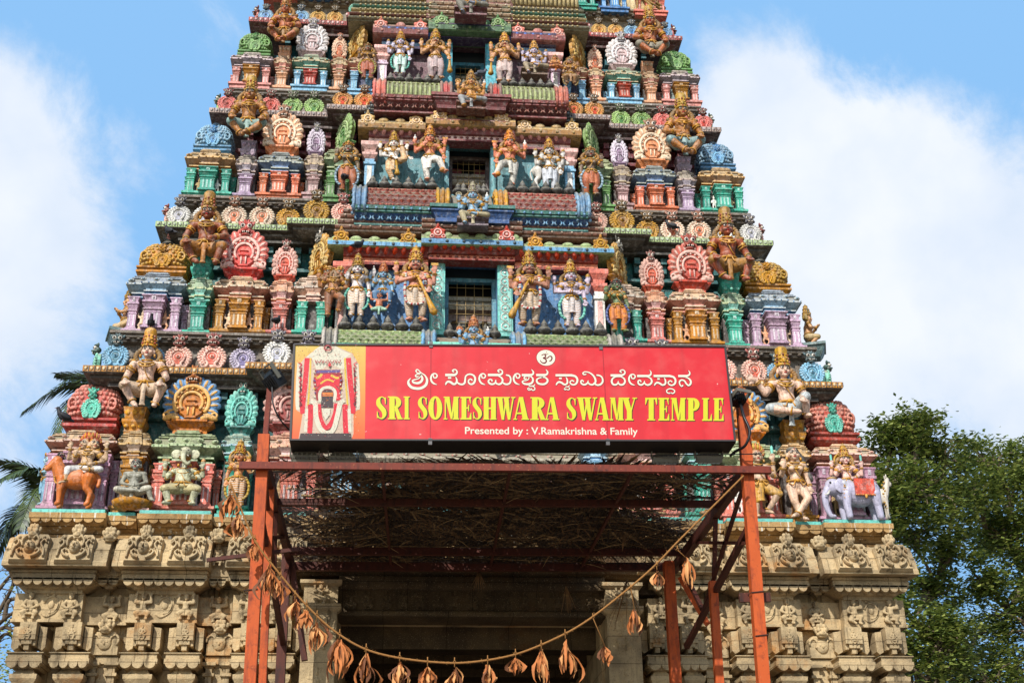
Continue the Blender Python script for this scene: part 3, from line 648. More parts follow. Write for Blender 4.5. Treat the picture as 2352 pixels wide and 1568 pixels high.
    crest = lambda o, x, yy, z, s, cl: put('leaf_crest', CREST, o, (x,yy,z), None, (s,s*.8,s), (P(cl[0]),P(cl[1])))
    for s in (-1,1): crest(eo, s*(-kx*.68), yk-.06, a+.3*hh, .42*d.get('cs',1), d['crest2'])
    kx2 = g(d['kside'][0],d['kside'][2],yk); zb2 = UZ(d['kside'][0],d['kside'][2],yk)
    zt2 = UZ(d['kside'][0],d['kside'][1],yk+.2)
    for s in (-1,1):
        xa, xb = sorted((s*(-kx+.004),s*(-kx2))); h = zt2-zb2
        e = MB(); e.mould(xa,xb,[(yk+.6,zb2-.02),(yk+.04,zb2-.02),(yk,zb2),(yk,zb2+.28*h,1),(yk+.03,zb2+.3*h,1),(yk+.05,zb2+.45*h),(yk+.12,zb2+.68*h),(yk+.24,zb2+.88*h),(yk+.36,zb2+h),(yk+.8,zb2+h)],0)
        n = max(2,int((xb-xa)/.33))
        for i in range(n): e.ell((xa+(xb-xa)*(i+.5)/n,yk-.005,zb2+.15*h),(.035,.025,.035),2,7,5); e.ell((xa+(xb-xa)*(i+.5)/n,yk+.09,zb2+.6*h),(.12,.05,.2*h),0,8,5)
        eo = tpart('eave', e, [P(c) for c in d.get('kcol2',d['kcol'])])
        for t in (.14,.86): crest(eo, xa+(xb-xa)*t, yk+.06, zb2+.3*h, .42*d.get('cs',1), d['crest'])
    # stepped mouldings above the eave
    zt3 = UZ(1080,d['mtop'],yk+.4); mo = MB(); z0 = max(b,zt2)-.03; st = 4
    for i in range(st):
        za, zc = z0+(zt3-z0)*i/st, z0+(zt3-z0)*(i+1)/st; xx = -kx2-.12-.05*i; yy = yk+.1+.02*i; h = zc-za
        mo.mould(-xx,xx,[(yy+.7,za),(yy+.05,za),(yy+.05,za+.3*h,1),(yy,za+.35*h),(yy-.02,za+.6*h),(yy,za+.85*h),(yy+.04,za+.9*h,1),(yy+.04,zc-.003,1),(yy+.7,zc-.003)],0)
        xx2 = -kx; mo.mould(-xx2,xx2,[(yy+.3,za+.002),(yy-.09,za+.002),(yy-.09,za+.3*h,1),(yy-.14,za+.35*h),(yy-.16,za+.6*h),(yy-.14,za+.85*h),(yy-.1,za+.9*h,1),(yy-.1,zc-.005,1),(yy+.3,zc-.005)],0)
        n = int(2*xx/.2)
        for j in range(n):
            x = -xx+2*xx*(j+.5)/n; mo.ell((x,yy-(.16 if abs(x)<xx2 else .02),za+.6*h),(.03,.02,.025),1,5,4)
    tpart('stepped_moulding', mo, [P(c) for c in d['mcol']])
    # end pillars of the niche
    px = -g(d['pil'],d['niche'][1],N-.15); h = zz0-zb+.25
    for s in (-1,1):
        c = s*px; pl = MB(); pl.stack(c,N-.12,.1,.1,[(.05,zb-.3),(.05,zb-.2),(0,zb-.18),(0,zb-.3+h*.62),(.03,zb-.3+h*.63),(.03,zb-.3+h*.67),(.0,zb-.3+h*.68),(.0,zb-.3+h*.74),(.06,zb-.3+h*.8,1),(.06,zb-.3+h*.84,1),(.01,zb-.3+h*.85,1),(.02,zb-.3+h*.9,1),(.09,zb-.3+h*.97,1),(.09,zz0+.001,1)],0)
        pl.box(c-.05,c+.05,N-.235,N-.22,zb-.1,zb-.3+h*.6,2)
        tpart('niche_pillar', pl, [P(c) for c in d['pcol']])
    # barrel roofs with gable ends and pot finials
    zf = UZ(1080,d['bar'][2],N-.45); 
    def barrel(x0, x1, ytop, ybot, col, ybf, rib, ends, pots, hs=1.0, gx=.2):
        zt_, zb_ = ytop, ybot; h = zt_-zb_; m = MB(); K = 10; r = h*.82
        prof = []
        for i in range(K+1):
            a = R(-20+112*i/K); prof.append((ybf+r-r*math.cos(a), zb_+h*.2+h*.8*math.sin(a)))
        prof = [(ybf+r+.2,zb_),(ybf+.04,zb_)]+prof+[(ybf+r+.2,zt_)]
        m.mould(x0,x1,prof,0)
        if rib:
            n = int((x1-x0)/.1)
            for i in range(n):
                x = x0+(x1-x0)*(i+.5)/n; m.tube([(x,p[0]-.005,p[1]) for p in prof[2:-2]],.036,1,5)
        else:
            rows = 7; n = int((x1-x0)/.15)
            for j in range(rows):
                a = R(-8+84*j/(rows-1)); cy_, cz_ = ybf+r-r*math.cos(a), zb_+h*.2+h*.8*math.sin(a)
                for i in range(n+1):
                    x = x0+.04+(x1-x0-.08)*(i+(.5 if j%2 else 0))/n
                    if x < x1-.03: m.add([(x-.07,cy_,cz_),(x,cy_-.0,cz_-h*.105),(x+.07,cy_,cz_),(x,cy_+.01,cz_+h*.1),(x,cy_-.045*math.cos(a),cz_+.045*math.sin(a))],[(0,1,4),(1,2,4),(2,3,4),(3,0,4)],1)
        m.tube([(x0,ybf+r*.55,zt_-.02),(x1,ybf+r*.55,zt_-.02)],.035,2,6)
        n = int((x1-x0)/.12)
        for i in range(n): m.ell((x0+(x1-x0)*(i+.5)/n,ybf+r*.47,zt_-.03),(.03,.02,.03),1,5,4); m.ell((x0+(x1-x0)*(i+.5)/n,ybf+.0,zb_+.05),(.035,.02,.03),1,5,4)
        o = tpart('barrel_roof', m, [P(c) for c in col])
        for (xe, wd, ec) in ends:
            g_ = MB(); R1 = r*1.12
            arc = [(ybf+r-R1*math.cos(R(-25+115*i/8)), zb_+h*.2+h*.95*math.sin(R(-25+115*i/8))) for i in range(9)]
            g_.mould(xe-wd/2,xe+wd/2,[(ybf+r+.25,zb_),(ybf-.04,zb_)]+arc+[(ybf+r+.25,arc[-1][1])],0)
            for i,p_ in enumerate(arc):
                for sx in (-1,1): g_.ell((xe+sx*wd*.5,p_[0]+.05,p_[1]-.03),(.035,.045,.045),1,6,4)
            for sx in (-.42,0,.42): g_.tube([(xe+sx*wd,p_[0]-.005,p_[1]) for p_ in arc],.035,1 if sx else 0,6)
            obj('gable_end', g_, [P(ec[0]),P(ec[1])], o)
        for i in range(pots):
            x = x0+(x1-x0)*(i+.5)/pots; put('pot_finial', POT, o, (x,ybf+r*.62,zt_-.02), None, (.3*hs,.3*hs,.34*hs), (P(C(46,42,40),.45),))
        return o
    ybf = N-1.05
    bx0, bx1 = g(d['bar'][0],d['bar'][2],ybf+.3), g(d['bar'][1],d['bar'][2],ybf+.3); zt_, zb_ = UZ(d['bar'][0],d['bar'][2],ybf+.25), UZ(d['bar'][0],d['bar'][3],ybf)
    ge = d['gcol']
    barrel(bx0,bx1,zt_,zb_,d['bcol'],ybf,d['rib'],[(bx0-.12,.26,ge[0]),(bx1+.1,.24,ge[1])],6,d.get('ps',1))
    barrel(-bx1,-bx0,zt_,zb_,d['bcol'],ybf,d['rib'],[(-bx0+.12,.26,ge[0]),(-bx1-.1,.24,ge[1])],6,d.get('ps',1))
    mx = bx1+.28
    bm = tpart('barrel_roof', MB().mould(mx,-mx,[(ybf+.9,zb_-.05),(ybf+.05,zb_-.05),(ybf+.12,zb_+.3*(zt_-zb_)),(ybf+.3,zb_+.75*(zt_-zb_)),(ybf+.55,zt_+.08),(ybf+.9,zt_+.08)],0), [P(d['midcol'])])
    for x in (-.62,-.36,.36,.62): put('pot_finial', POT, bm, (x*mx/-.95,ybf+.55,zt_+.06), None, (.27,.27,.32), (P(C(46,42,40),.45),))
    # base moulding under the barrels
    if d.get('base'):
        b0, b1, bt, bb = d['base']; xx = -g(b0,bb,ybf-.1); zt4, zb4 = zb_, UZ(b0,bb,ybf); h = zt4-zb4
        m = MB(); m.mould(-xx,xx,[(ybf+1,zb4),(ybf+.12,zb4),(ybf+.12,zb4+.12*h,1),(ybf+.2,zb4+.14*h),(ybf+.16,zb4+.3*h),(ybf+.02,zb4+.62*h),(ybf-.02,zb4+.66*h,1),(ybf-.02,zb4+.74*h,1),(ybf+.06,zb4+.76*h,1),(ybf-.04,zb4+.8*h,1),(ybf-.06,zt4,1),(ybf+1,zt4-.001)],0)
        n = int(2*xx/.17)
        for i in range(n):
            x = -xx+2*xx*(i+.5)/n
            if abs(x) > .55: m.ring((x,ybf+.07,zb4+.42*h),.07,.17*h,.02,2,10,4,-60,240)
            m.ell((x,ybf-.05,zt4-.06),(.03,.025,.03),2,5,4)
        m.stack(0,ybf+.05,.8,.18,[(-.06,zb4+.02),(-.06,zb4+.3*h),(.0,zb4+.62*h),(.03,zb4+.66*h),(.03,zb4+.76*h),(-.02,zb4+.78*h),(.06,zb4+.82*h,1),(.06,zt4+.01,1),(0,zt4+.012)],0)
        tpart('base_moulding', m, [P(c) for c in d['basecol']])
bay(2,YP[2]+.1,dict(open=(1025.6,1144,597,745),niche=(790,650),wall=C(92,142,192),frame=C(78,140,160),drop=.16,bars=5,jamb=(.3,C(120,205,195),C(150,222,212),True),
  fmid=(560,597,985),fside=(566,606,790),fcol=(C(150,34,24),C(250,150,120),C(240,70,44),C(240,70,44)),kmid=(968,532,557),kside=(752,540,560),kcol=(C(170,190,130),C(100,160,200),C(60,80,90)),
  crest=(OCHRE,GOLD),crest2=(RED,ROSE),mtop=500,mcol=(C(150,96,80),C(200,170,150)),pil=786,pcol=(WHITE,PINK,ROSE),bar=(775,972,762,790),bcol=(C(120,130,84),LEAF,C(160,176,110)),rib=False,gcol=((GREY,C(190,180,170)),(C(110,120,130),C(110,170,210))),midcol=C(150,70,60),base=(760,0,790,815),basecol=(TEAL,MINT,SKY)))
bay(3,YP[3]+.1,dict(open=(1033.6,1127.5,326,428),niche=(858,350),wall=C(112,172,180),frame=C(72,48,44),drop=.14,bars=6,jamb=(.1,C(100,160,170),C(120,180,186),False),
  fmid=(284,324,998),fside=(296,330,848),fcol=(C(130,56,60),C(250,214,204),C(244,170,160),C(244,170,160)),kmid=(978,262,283),kside=(822,268,291),kcol=(C(200,160,100),C(160,110,50),C(180,150,100)),
  crest=(C(236,190,120),CREAM),crest2=(C(236,190,120),CREAM),mtop=248,mcol=(C(120,120,124),C(160,176,186)),pil=850,pcol=(SKY,ROSE,WHITE),bar=(842,1006,432,473),bcol=(C(110,34,32),C(176,76,66),C(196,110,96)),rib=False,gcol=((C(96,140,176),C(130,170,200)),(OCHRE,GOLD)),midcol=C(150,140,134),base=(812,0,474,508),basecol=(C(44,92,150),C(50,120,110),C(130,180,215))))
bay(4,YP[4]+.1,dict(open=(1041,1116,97,186),niche=(880,130),wall=C(120,84,96),frame=C(60,140,165),drop=.27,bars=5,jamb=(.25,CYAN,CYAN,False),
  fmid=(65,88,1000),fside=(72,110,878),fcol=(C(60,40,90),C(150,190,226),C(236,80,44),C(80,130,210)),dentil=True,kmid=(984,42,65),kside=(856,48,74),kcol=(C(110,150,100),C(70,110,70),C(150,180,120)),kcol2=(C(190,120,110),C(120,40,40),C(220,150,140)),
  crest=(PINK,ROSE),crest2=(GREEN,LEAF),mtop=20,mcol=(C(170,140,110),C(200,180,150)),pil=879,pcol=(C(226,196,216),ROSE,WHITE),bar=(886,1014,189,219),bcol=(C(110,110,66),C(176,184,120),C(150,150,90)),rib=True,gcol=((PINK,C(210,110,100)),(C(196,60,60),C(150,110,100))),midcol=C(120,120,110),base=(858,0,220,248),basecol=(C(120,44,52),C(150,70,74),C(180,110,100)),ps=.85))
# foot of the top bay seen at the upper edge of the picture
tb = MB(); N5 = YP[5]+.1
zA, zB = UZ(1080,9,N5-.84), UZ(1080,-60,N5-1.0)
for s in (-1,1):
    a, b = sorted((s*.85,s*2.55)); tb.box(a,b,N5-.75,N5+1,zA,zB,0)
    for i in range(17): x = a+(b-a)*(i+.5)/17; tb.tube([(x,N5-.77,zA+.1),(x,N5-.79,(zA+zB)/2),(x,N5-.7,zB)],.045,1,6)
    for i_ in range(5):
        zq = zA-.01-.105*i_; yy = N5-.84+.015*i_; tb.mould(a-.1-i_*.03,b+.1+i_*.03,[(N5,zq-.1),(yy+.07,zq-.1),(yy+.07,zq-.075),(yy,zq-.07),(yy-.02,zq-.045),(yy,zq-.02),(yy+.05,zq-.015),(yy+.05,zq),(N5,zq)],(2,4,1,3,2)[i_])
        for j_ in range(15): tb.ell((a+(b-a)*(j_+.5)/15,yy-.02,zq-.045),(.03,.02,.022),1,5,4)
tb.box(-1.0,1.0,N5-.8,N5+.5,zA-.42,zB-.2,3)
tpart('barrel_roof', tb, [P(C(150,120,80)),P(C(220,196,140)),P(C(150,146,120)),P(C(130,70,60)),P(C(90,150,130))])

# huge tan crouching form with rope bands on the right shoulder of the top tier
hb = MB(); xa_, xb_ = UX(1405,20,YK[4]+.35), UX(1528,20,YK[4]+.35); zz_ = UZ(1460,40,YK[4]+.35); cx_ = (xa_+xb_)/2; hw_ = (xb_-xa_)/2
for dx, rx, rz in ((-.55,.5,.5),(.45,.62,.6),(0,.7,.75)): hb.ell((cx_+dx*hw_,YK[4]+.6,zz_+.42),(rx*hw_,.38,rz*.75),0,16,12)
me_ = remesh(hb,.04,3,'crouching_form'); me_.materials.clear(); me_.materials.append(P(C(214,190,140),.5,.5,.4,.6)); cf = put('crouching_form',me_,tower,TO)
rb = MB()
for q in (.05,.16,.27): rb.tube(spline([(cx_-.1*hw_,YK[4]+.2,zz_+.75-q*.2),(cx_+.45*hw_,YK[4]+.14,zz_+.42-q),(cx_+.98*hw_,YK[4]+.3,zz_+.3-q*.8)],8),.035,0,6)
rb.tube(spline([(cx_-.1*hw_,YK[4]+.19,zz_+.8),(cx_-.08*hw_,YK[4]+.2,zz_+.4),(cx_-.1*hw_,YK[4]+.26,zz_+.05)],6),.03,0,6)
obj('rope_band',rb,[P(C(176,130,60))],cf)
# ================================================================ statues
HS = 1.24
def limb_ring(mb, p, d, r, t, mat=0, n=12):
    d = Vector(d).normalized(); e1 = d.orthogonal().normalized(); e2 = d.cross(e1); p = Vector(p)
    mb.tube([p+(e1*math.cos(2*PI*i/n)+e2*math.sin(2*PI*i/n))*r for i in range(n)], t, mat, 5, closed=True)
def lerp(a, b, t): return Vector(a)*(1-t)+Vector(b)*t
def hand(mb, wr, d, s=1.0):
    """palm, four unequal bent fingers and a thumb at the wrist end wr, pointing along d"""
    wr = Vector(wr); d = Vector(d).normalized(); side = d.cross(Vector((0,-1,0)))
    side = side.normalized() if side.length > .1 else Vector((1,0,0))
    nrm = side.cross(d)
    pc = wr+d*.032*s; mb.cap(wr, pc+d*.012*s, .019*s, .027*s)
    for i,(o,l) in enumerate(((-.024,.040),(-.008,.05),(.008,.047),(.024,.036))):
        a = wr+d*.05*s+side*o*s; b = a+d*l*.55*s+nrm*.002; c = b+d*l*.45*s+nrm*.012*s
        mb.cap(a,b,.0095*s,.0085*s,0,7); mb.cap(b,c,.0085*s,.007*s,0,7)
    a = wr+d*.02*s-side*.024*s; mb.cap(a, a+d*.028*s-side*.02*s, .0105*s,.0085*s,0,7)
def person_shape(p):
    """p: pose. Returns the shells of the figure, facing -y, one unit = a standing man without his crown."""
    B, G, H, F = MB(), MB(), MB(), MB()   # body, garment, hair, painted face
    X = []                                # every ornament and held thing: (name, shells)
    def new(n): m = MB(); X.append((n, m)); return m
    dz = p.get('dz',0); ln = Vector(p.get('lean',(0,0,0))); fat = p.get('fat',1.0); fem = p.get('fem',False); V = Vector
    pel = V((0,0,.5+dz)); bel = V((0,-.015,.59+dz))+ln*.35; che = V((0,-.005,.715+dz))+ln*.8; nk = V((0,.0,.83+dz))+ln; hd = V((0,-.012,.925+dz))+ln*1.1+V(p.get('hoff',(0,0,0)))
    wst = .066 if fem else .083*fat
    B.ell(pel,(.1*(1.08 if fem else fat),.078*fat,.075),0,12,8); B.ell(bel,(wst,.07*fat*(1.1 if fat > 1.05 else 1),.085),0,12,8); B.ell(che,(.106 if not fem else .09,.075,.1),0,12,8); B.cap(pel,che,wst*.95,wst*.95)
    shx = p.get('shw',.128 if not fem else .108)
    for sx in (-1,1):
        B.cap(che+V((0,0,.06)), che+V((sx*shx,0,.062)), .052,.043)
        if fem: B.ell(che+V((sx*.045,-.066,-.005)),(.043,.045,.042),0,10,7)
        else: B.ell(che+V((sx*.048,-.045,.015)),(.055,.04,.045),0,10,7)
    B.cap(nk+V((0,0,-.04)),hd+V((0,.01,-.03)),.038,.034)
    heads = p.get('heads',[(0,0)])
    for (hx, hyaw) in heads:
        M = Euler((R(p.get('nod',0)),R(p.get('tilt',0)),R(hyaw+p.get('turn',0)))).to_matrix(); hc = hd+V((hx,abs(hx)*.5,0))
        T = lambda x,y,z: hc+M@(V((x,y,z))*HS)
        er = lambda: Euler((R(p.get('nod',0)),R(p.get('tilt',0)),R(hyaw+p.get('turn',0))))
        sc = lambda *r: tuple(v*HS for v in r)
        if not p.get('nohead'):
            B.ell(T(0,.006,.015),sc(.055,.064,.069),0,14,10,er()); B.ell(T(0,-.02,-.034),sc(.041,.042,.04),0,12,8,er()); B.cap(T(0,-.058,.014),T(0,-.073,-.016),.008*HS,.014*HS); B.ell(T(0,-.052,-.06),sc(.02,.018,.016),0,8,6)
            B.ell(T(0,-.056,-.038),sc(.022,.014,.012),0,8,6)
            for sx in (-1,1): B.ell(T(sx*.057,.004,-.006),sc(.011,.018,.032),0,8,6); B.ell(T(sx*.03,-.045,-.02),sc(.02,.02,.02),0,8,6)
            for sx in (-1,1):
                F.ell(T(sx*.023,-.058,.012),sc(.0165,.0105,.0085),0,8,6,er()); F.ell(T(sx*.023,-.0675,.011),sc(.0082,.005,.0088),1,7,5,er())
                F.tube([T(sx*.007,-.066,.026),T(sx*.024,-.066,.035),T(sx*.044,-.052,.028)],.0036*HS,1,5); F.tube([T(sx*.006,-.067,.02),T(sx*.024,-.068,.024),T(sx*.043,-.055,.015)],.003*HS,1,5)
                if p.get('tache'): F.tube([T(sx*.003,-.073,-.03),T(sx*.02,-.07,-.034),T(sx*.036,-.058,-.026)],[.006*HS,.005*HS,.002*HS],1,5)
            F.ell(T(0,-.068,-.04),sc(.017,.008,.0065),2,8,5); F.ell(T(0,-.07,.045),sc(.006,.004,.01),2,6,4)
        hr = p.get('hair','curls')
        if hr == 'curls':
            for sx in (-1,1):
                for i in range(7):
                    t = i/6; H.ell(T(sx*(.062+.05*math.sin(t*2.4)),.02-.01*t,.03-.125*t),sc(.028,.03,.026),0,8,5)
                for i in range(4): H.ell(T(sx*(.06+.03*i),.02,-.1+.004*i),sc(.024,.026,.022),0,8,5)
            H.ell(T(0,.02,.02),sc(.062,.06,.07),0,10,7)
        elif hr == 'cap': H.ell(T(0,.014,.03),sc(.063,.067,.066),0,12,8)
        elif hr == 'flame':
            H.ell(T(0,.02,.04),sc(.07,.06,.06),0,10,7)
            for i in range(13):
                a = R(-10+200*i/12); H.tube([T(.06*math.cos(a),.01,.04+.05*math.sin(a)),T(.085*math.cos(a),.005,.05+.085*math.sin(a)),T(.1*math.cos(a)*.8,0,.06+.125*math.sin(a))],[.02*HS,.016*HS,.003*HS],i%2,6)
        elif hr == 'long':
            H.ell(T(0,.016,.03),sc(.063,.066,.066),0,12,8); H.tube(spline([T(.05,.03,.04),T(.09,.03,-.03),T(.12,.03,-.16),T(.16,.0,-.3)],4),[.03]*4+[.034]*4+[.03]*4+[.01],0,7)
        cr = p.get('crown','tall')
        if cr:
            pr = dict(tall=[(.064,.035),(.07,.045),(.072,.06),(.062,.064),(.062,.09),(.068,.094),(.066,.104),(.056,.108),(.05,.16),(.056,.165),(.052,.176),(.044,.18),(.036,.215),(.042,.22),(.03,.235),(.014,.25),(.004,.27)],
              barrel=[(.062,.035),(.068,.045),(.07,.06),(.06,.065),(.058,.1),(.062,.105),(.062,.12),(.056,.125),(.058,.17),(.06,.2),(.055,.225),(.04,.243),(.02,.252),(.003,.256)],
              small=[(.062,.04),(.066,.055),(.058,.06),(.05,.085),(.054,.09),(.04,.105),(.024,.12),(.004,.14)])[cr]
            b_ = MB(); b_.lathe((0,.008,0),[(a*HS,b*HS) for a,b in pr],0,14)
            top = pr[-1][1]
            for zz,rr in ((.078,.067),(.115,.06),(.15,.055)):
                if zz < top-.03:
                    for i in range(7):
                        a = R(-180+180*i/6); b_.ell((rr*HS*math.cos(a),.008+rr*HS*math.sin(a),zz*HS),(.012*HS,.012*HS,.014*HS),1 if i%2 else 0,6,4)
            b_.ell((0,-.06*HS,.085*HS),(.02*HS,.016*HS,.03*HS),0,8,6)
            new('crown').join(b_, hc, 1.0, er())
        if p.get('jewel',True):
            for sx in (-1,1): new('earring').ell(T(sx*.066,-.008,-.05),sc(.014,.018,.022),6,8,6)
    # jewellery on the trunk
    if p.get('jewel',True):
        J = new('necklace')
        for (rx,ry_,z,dp,t) in ((.062,.058,-.012,.03,.011),(.082,.07,-.03,.062,.012),(.1,.082,-.035,.1,.009)):
            pts = []
            for i in range(18):
                a = 2*PI*i/18; fr = max(0,-math.sin(a)); pts.append(nk+V((rx*math.cos(a),ry_*math.sin(a)*(1.12 if fr else .7)-.008-.01*fr,z-dp*fr-.0*abs(math.cos(a)))))
            J.tube(pts,t,6,5,closed=True)
        J.ell(nk+V((0,-.1,-.115)),(.018,.014,.02),6,8,6)
        J.tube(spline([che+V((-.1,-.035,.075)),che+V((-.03,-.09,.0)),bel+V((.03,-.085*fat,.0)),pel+V((.085,-.07,.05))],5),.006,6,5)
        J = new('belt'); pts = []
        for i in range(18): a = 2*PI*i/18; pts.append(pel+V((.1*fat*math.cos(a),.085*fat*math.sin(a)-.006,.045)))
        J.tube(pts,.015,6,5,closed=True); J.ell(pel+V((0,-.092*fat,.04)),(.03,.02,.026),6,8,6)
        for sx in (-1,1): J.tube(spline([pel+V((sx*.03,-.095*fat,.03)),pel+V((sx*.06,-.1*fat,-.03)),pel+V((sx*.1,-.06*fat,.02))],4),.008,6,5)
    for (a,b,c,*dr) in p['arms']:
        a, b, c = V(a), V(b), V(c); z = V((0,0,dz)); lo = ln*.8
        a, b, c = a+z+lo, b+z+lo, c+z+lo
        k = p.get('armk',1.0)
        B.cap(a,b,.041*k,.033*k); B.cap(b,c,.033*k,.022*k); hd_ = V(dr[0]) if dr and dr[0] else (c-b); hand(B,c,hd_,p.get('hk',1.1))
        if p.get('jewel',True):
            J = new('armlet')
            for t,r in ((.32,.044),(.5,.042)): limb_ring(J,lerp(a,b,t),b-a,r*k,.009,6)
            J.ell(lerp(a,b,.36)+V((0,-.038*k,0)),(.026,.016,.03),6,8,5); J.ell(a+V((0,-.01,.035)),(.04,.04,.022),6,8,5)
            J = new('bangle')
            for t in (.78,.9): limb_ring(J,lerp(b,c,t),c-b,.028*k,.007,6)
        if len(dr) > 1 and dr[1]:
            q = c+hd_.normalized()*.05; it = dr[1]; K = new(it)
            if it == 'disc': K.ring(q+V((0,0,.075)),.045,.045,.014,0,14,5); K.ell(q+V((0,0,.075)),(.03,.014,.03),0,8,5)
            elif it == 'conch': K.ell(q+V((0,0,.06)),(.03,.028,.045),2,8,6); K.ell(q+V((0,0,.115)),(.012,.012,.03),2,6,5)
            elif it == 'axe': K.tube([q-V((0,0,.04)),q+V((0,0,.1))],.008,0,5); K.box(q.x-.045,q.x+.045,q.y-.012,q.y+.012,q.z+.06,q.z+.1,0)
            elif it == 'lotus': K.lathe(q+V((0,0,.01)),[(.006,0),(.012,.03),(.034,.05),(.03,.08),(.012,.105),(.002,.115)],0,8)
            elif it == 'sword': K.tube([q-V((0,0,.05)),q+V((0,0,.02)),q+V((0,0,.16)),q+V((0,0,.19))],[.01,.018,.022,.003],3,5,flat=.4)
            elif it == 'trident': K.tube([q-V((0,0,.06)),q+V((0,0,.1))],.008,0,5); [K.tube([q+V((0,0,.08)),q+V((s_*.03,0,.1)),q+V((s_*.028,0,.15))],[.008,.008,.002],0,5) for s_ in (-1,0,1)]
    leglen = p.get('leglen',.9)
    for (a,b,c,d) in p['legs']:
        a, b, c, d = V(a)+V((0,0,dz)), V(b)+V((0,0,dz)), V(c)+V((0,0,dz)), V(d)+V((0,0,dz)); f = p.get('legk',1.0)
        B.cap(a,b,.07*f,.048*f); B.cap(b,c,.048*f,.032*f); B.ell(lerp(b,c,.3)+V((0,.012,0)),(.044*f,.044*f,.06),0,8,6)
        B.cap(c,d,.032*f,.026*f); B.ell(c+V((0,.012,-.005)),(.03,.034,.03),0,8,6)
        fd = (d-c).normalized(); sd_ = fd.cross(V((0,0,1))); sd_ = sd_.normalized() if sd_.length > .1 else V((1,0,0))
        for i in range(5): B.ell(d+fd*.022+sd_*(i-2)*.0105+V((0,0,-.006)),(.009,.012,.01),0,6,5)
        if p.get('dhoti',True):
            G.cap(a,b,.084*f,.060*f)
            if leglen > .5: G.cap(b,lerp(b,c,(leglen-.5)*2),.06*f,.046*f)
        if p.get('jewel',True): limb_ring(new('anklet'),lerp(b,c,.93),c-b,.042*f,.01,6)
    if p.get('dhoti',True):
        G.ell(pel+V((0,0,-.005)),(.118*fat,.095*fat,.07),0,12,8)
        if dz > -.1: G.tube(spline([pel+V((0,-.09,-.0)),pel+V((.0,-.1,-.12)),pel+V((.0,-.085,-.26))],4),[.036]*8+[.05],0,6,flat=.5)
    if p.get('sash'):
        for sx in (-1,1):
            K = new('sash'); S = spline([pel+V((sx*.12,-.03,.03)),pel+V((sx*.175,-.03,-.1)),pel+V((sx*.16,-.03,-.27)),pel+V((sx*.1,-.05,-.36))],5); K.tube(S,[.02]*len(S),p['sash'],6)
            for q in S[::2]: K.ell(q+V((0,-.012,0)),(.026,.02,.02),p['sash'],6,4)
    if p.get('garland'):
        K = new('garland')
        for sx in (-1,1):
            S = spline([che+V((sx*.12,-.03,.07)),bel+V((sx*.125,-.06,-.0)),pel+V((sx*.13,-.07,-.05)),pel+V((sx*.1,-.1,-.22)),pel+V((0,-.125,-.27))],5)
            for i,q in enumerate(S): K.ell(q,(.021,.021,.019),4 if i%3 else 5,6,5)
    if p.get('halo'):
        K = new('halo'); K.ring(hd+V((0,.06,0)),.155,.155,.02,0,22,6); K.extr([(hd.x+.155*math.cos(2*PI*i/20),hd.z+.155*math.sin(2*PI*i/20)) for i in range(20)],hd.y+.065,hd.y+.09,4)
    if p.get('club'):
        K = new('club'); a, b = p['club']; a, b = V(a)+V((0,0,dz)), V(b)+V((0,0,dz)); K.tube([a,lerp(a,b,.5),lerp(a,b,.75),lerp(a,b,.92),b],[.017,.022,.036,.052,.03],0,10); K.ell(a,.026,0,8,6)
    return B, G, H, F, X
def flip(mb):
    n = MB(); n.join(mb, (0,0,0), 1.0, None, True); return n
def statue(label, px, yb, yt, plane, pose, c, name='statue', cat='statue', group=None, mirror=False, rotz=0, extra=None, sxf=None):
    if sxf is None: sxf = 1.0 if group and 'corner columns' in group else 1.14
    sh = person_shape(pose)
    if extra: extra(sh)
    if mirror: sh = tuple(flip(m) for m in sh[:4])+([(n,flip(m)) for n,m in sh[4]],)
    z = [v[2] for m in list(sh[:4])+[m for _,m in sh[4]] for v in m.v]; lo, hi = min(z), max(z)
    x, z0 = U(px, yb, plane); z1 = UZ(px, yt, plane); s = (z1-z0)/(hi-lo)
    root = tag(empty(name,(x,plane,z0),(0,0,R(rotz))), label, cat, group)
    off = Vector((0,0,-lo*s)); ss = (s*sxf,s,s)
    body = remesh(sh[0], .0088, 2, 'body'); 
    body.materials.clear(); body.materials.append(P(c['skin'],.4,.5,.4,.75,.2)); put('body', body, root, off, None, ss)
    def child(nm, mb, mats, rem=None):
        if not mb.v: return
        if rem:
            me = remesh(mb, rem, 3, nm); me.materials.clear(); [me.materials.append(m) for m in mats]
        else: me = mb.mesh(nm, mats)
        put(nm, me, root, off, None, ss)
    child('garment', sh[1], [P(c.get('cloth',WHITE),.5,.5,.4,.75,.2,c.get('bands'))], .011)
    child('hair', sh[2], [P(c.get('hair',C(150,105,40)),.5,.5,.4,.8),P(c.get('hair2',GOLD))])
    child('painted_face', sh[3], [P(C(240,232,220),.4,.1,.1,.1),P(C(22,16,14),.4,.1,.1,.1),P(C(180,40,34),.4,.1,.1,.1)])
    om = [P(c.get('crown',C(206,150,44)),.38,.5,.4,.8),P(c.get('crown2',C(160,60,30)),.4),P(WHITE),P(c.get('sash',C(110,200,180))),P(c.get('gar',WHITE)),P(C(200,60,60)),P(c.get('gold',C(206,146,44)),.38,.45,.3,.7,.1)]
    for n, m in sh[4]: child(n, m, om)
    return root
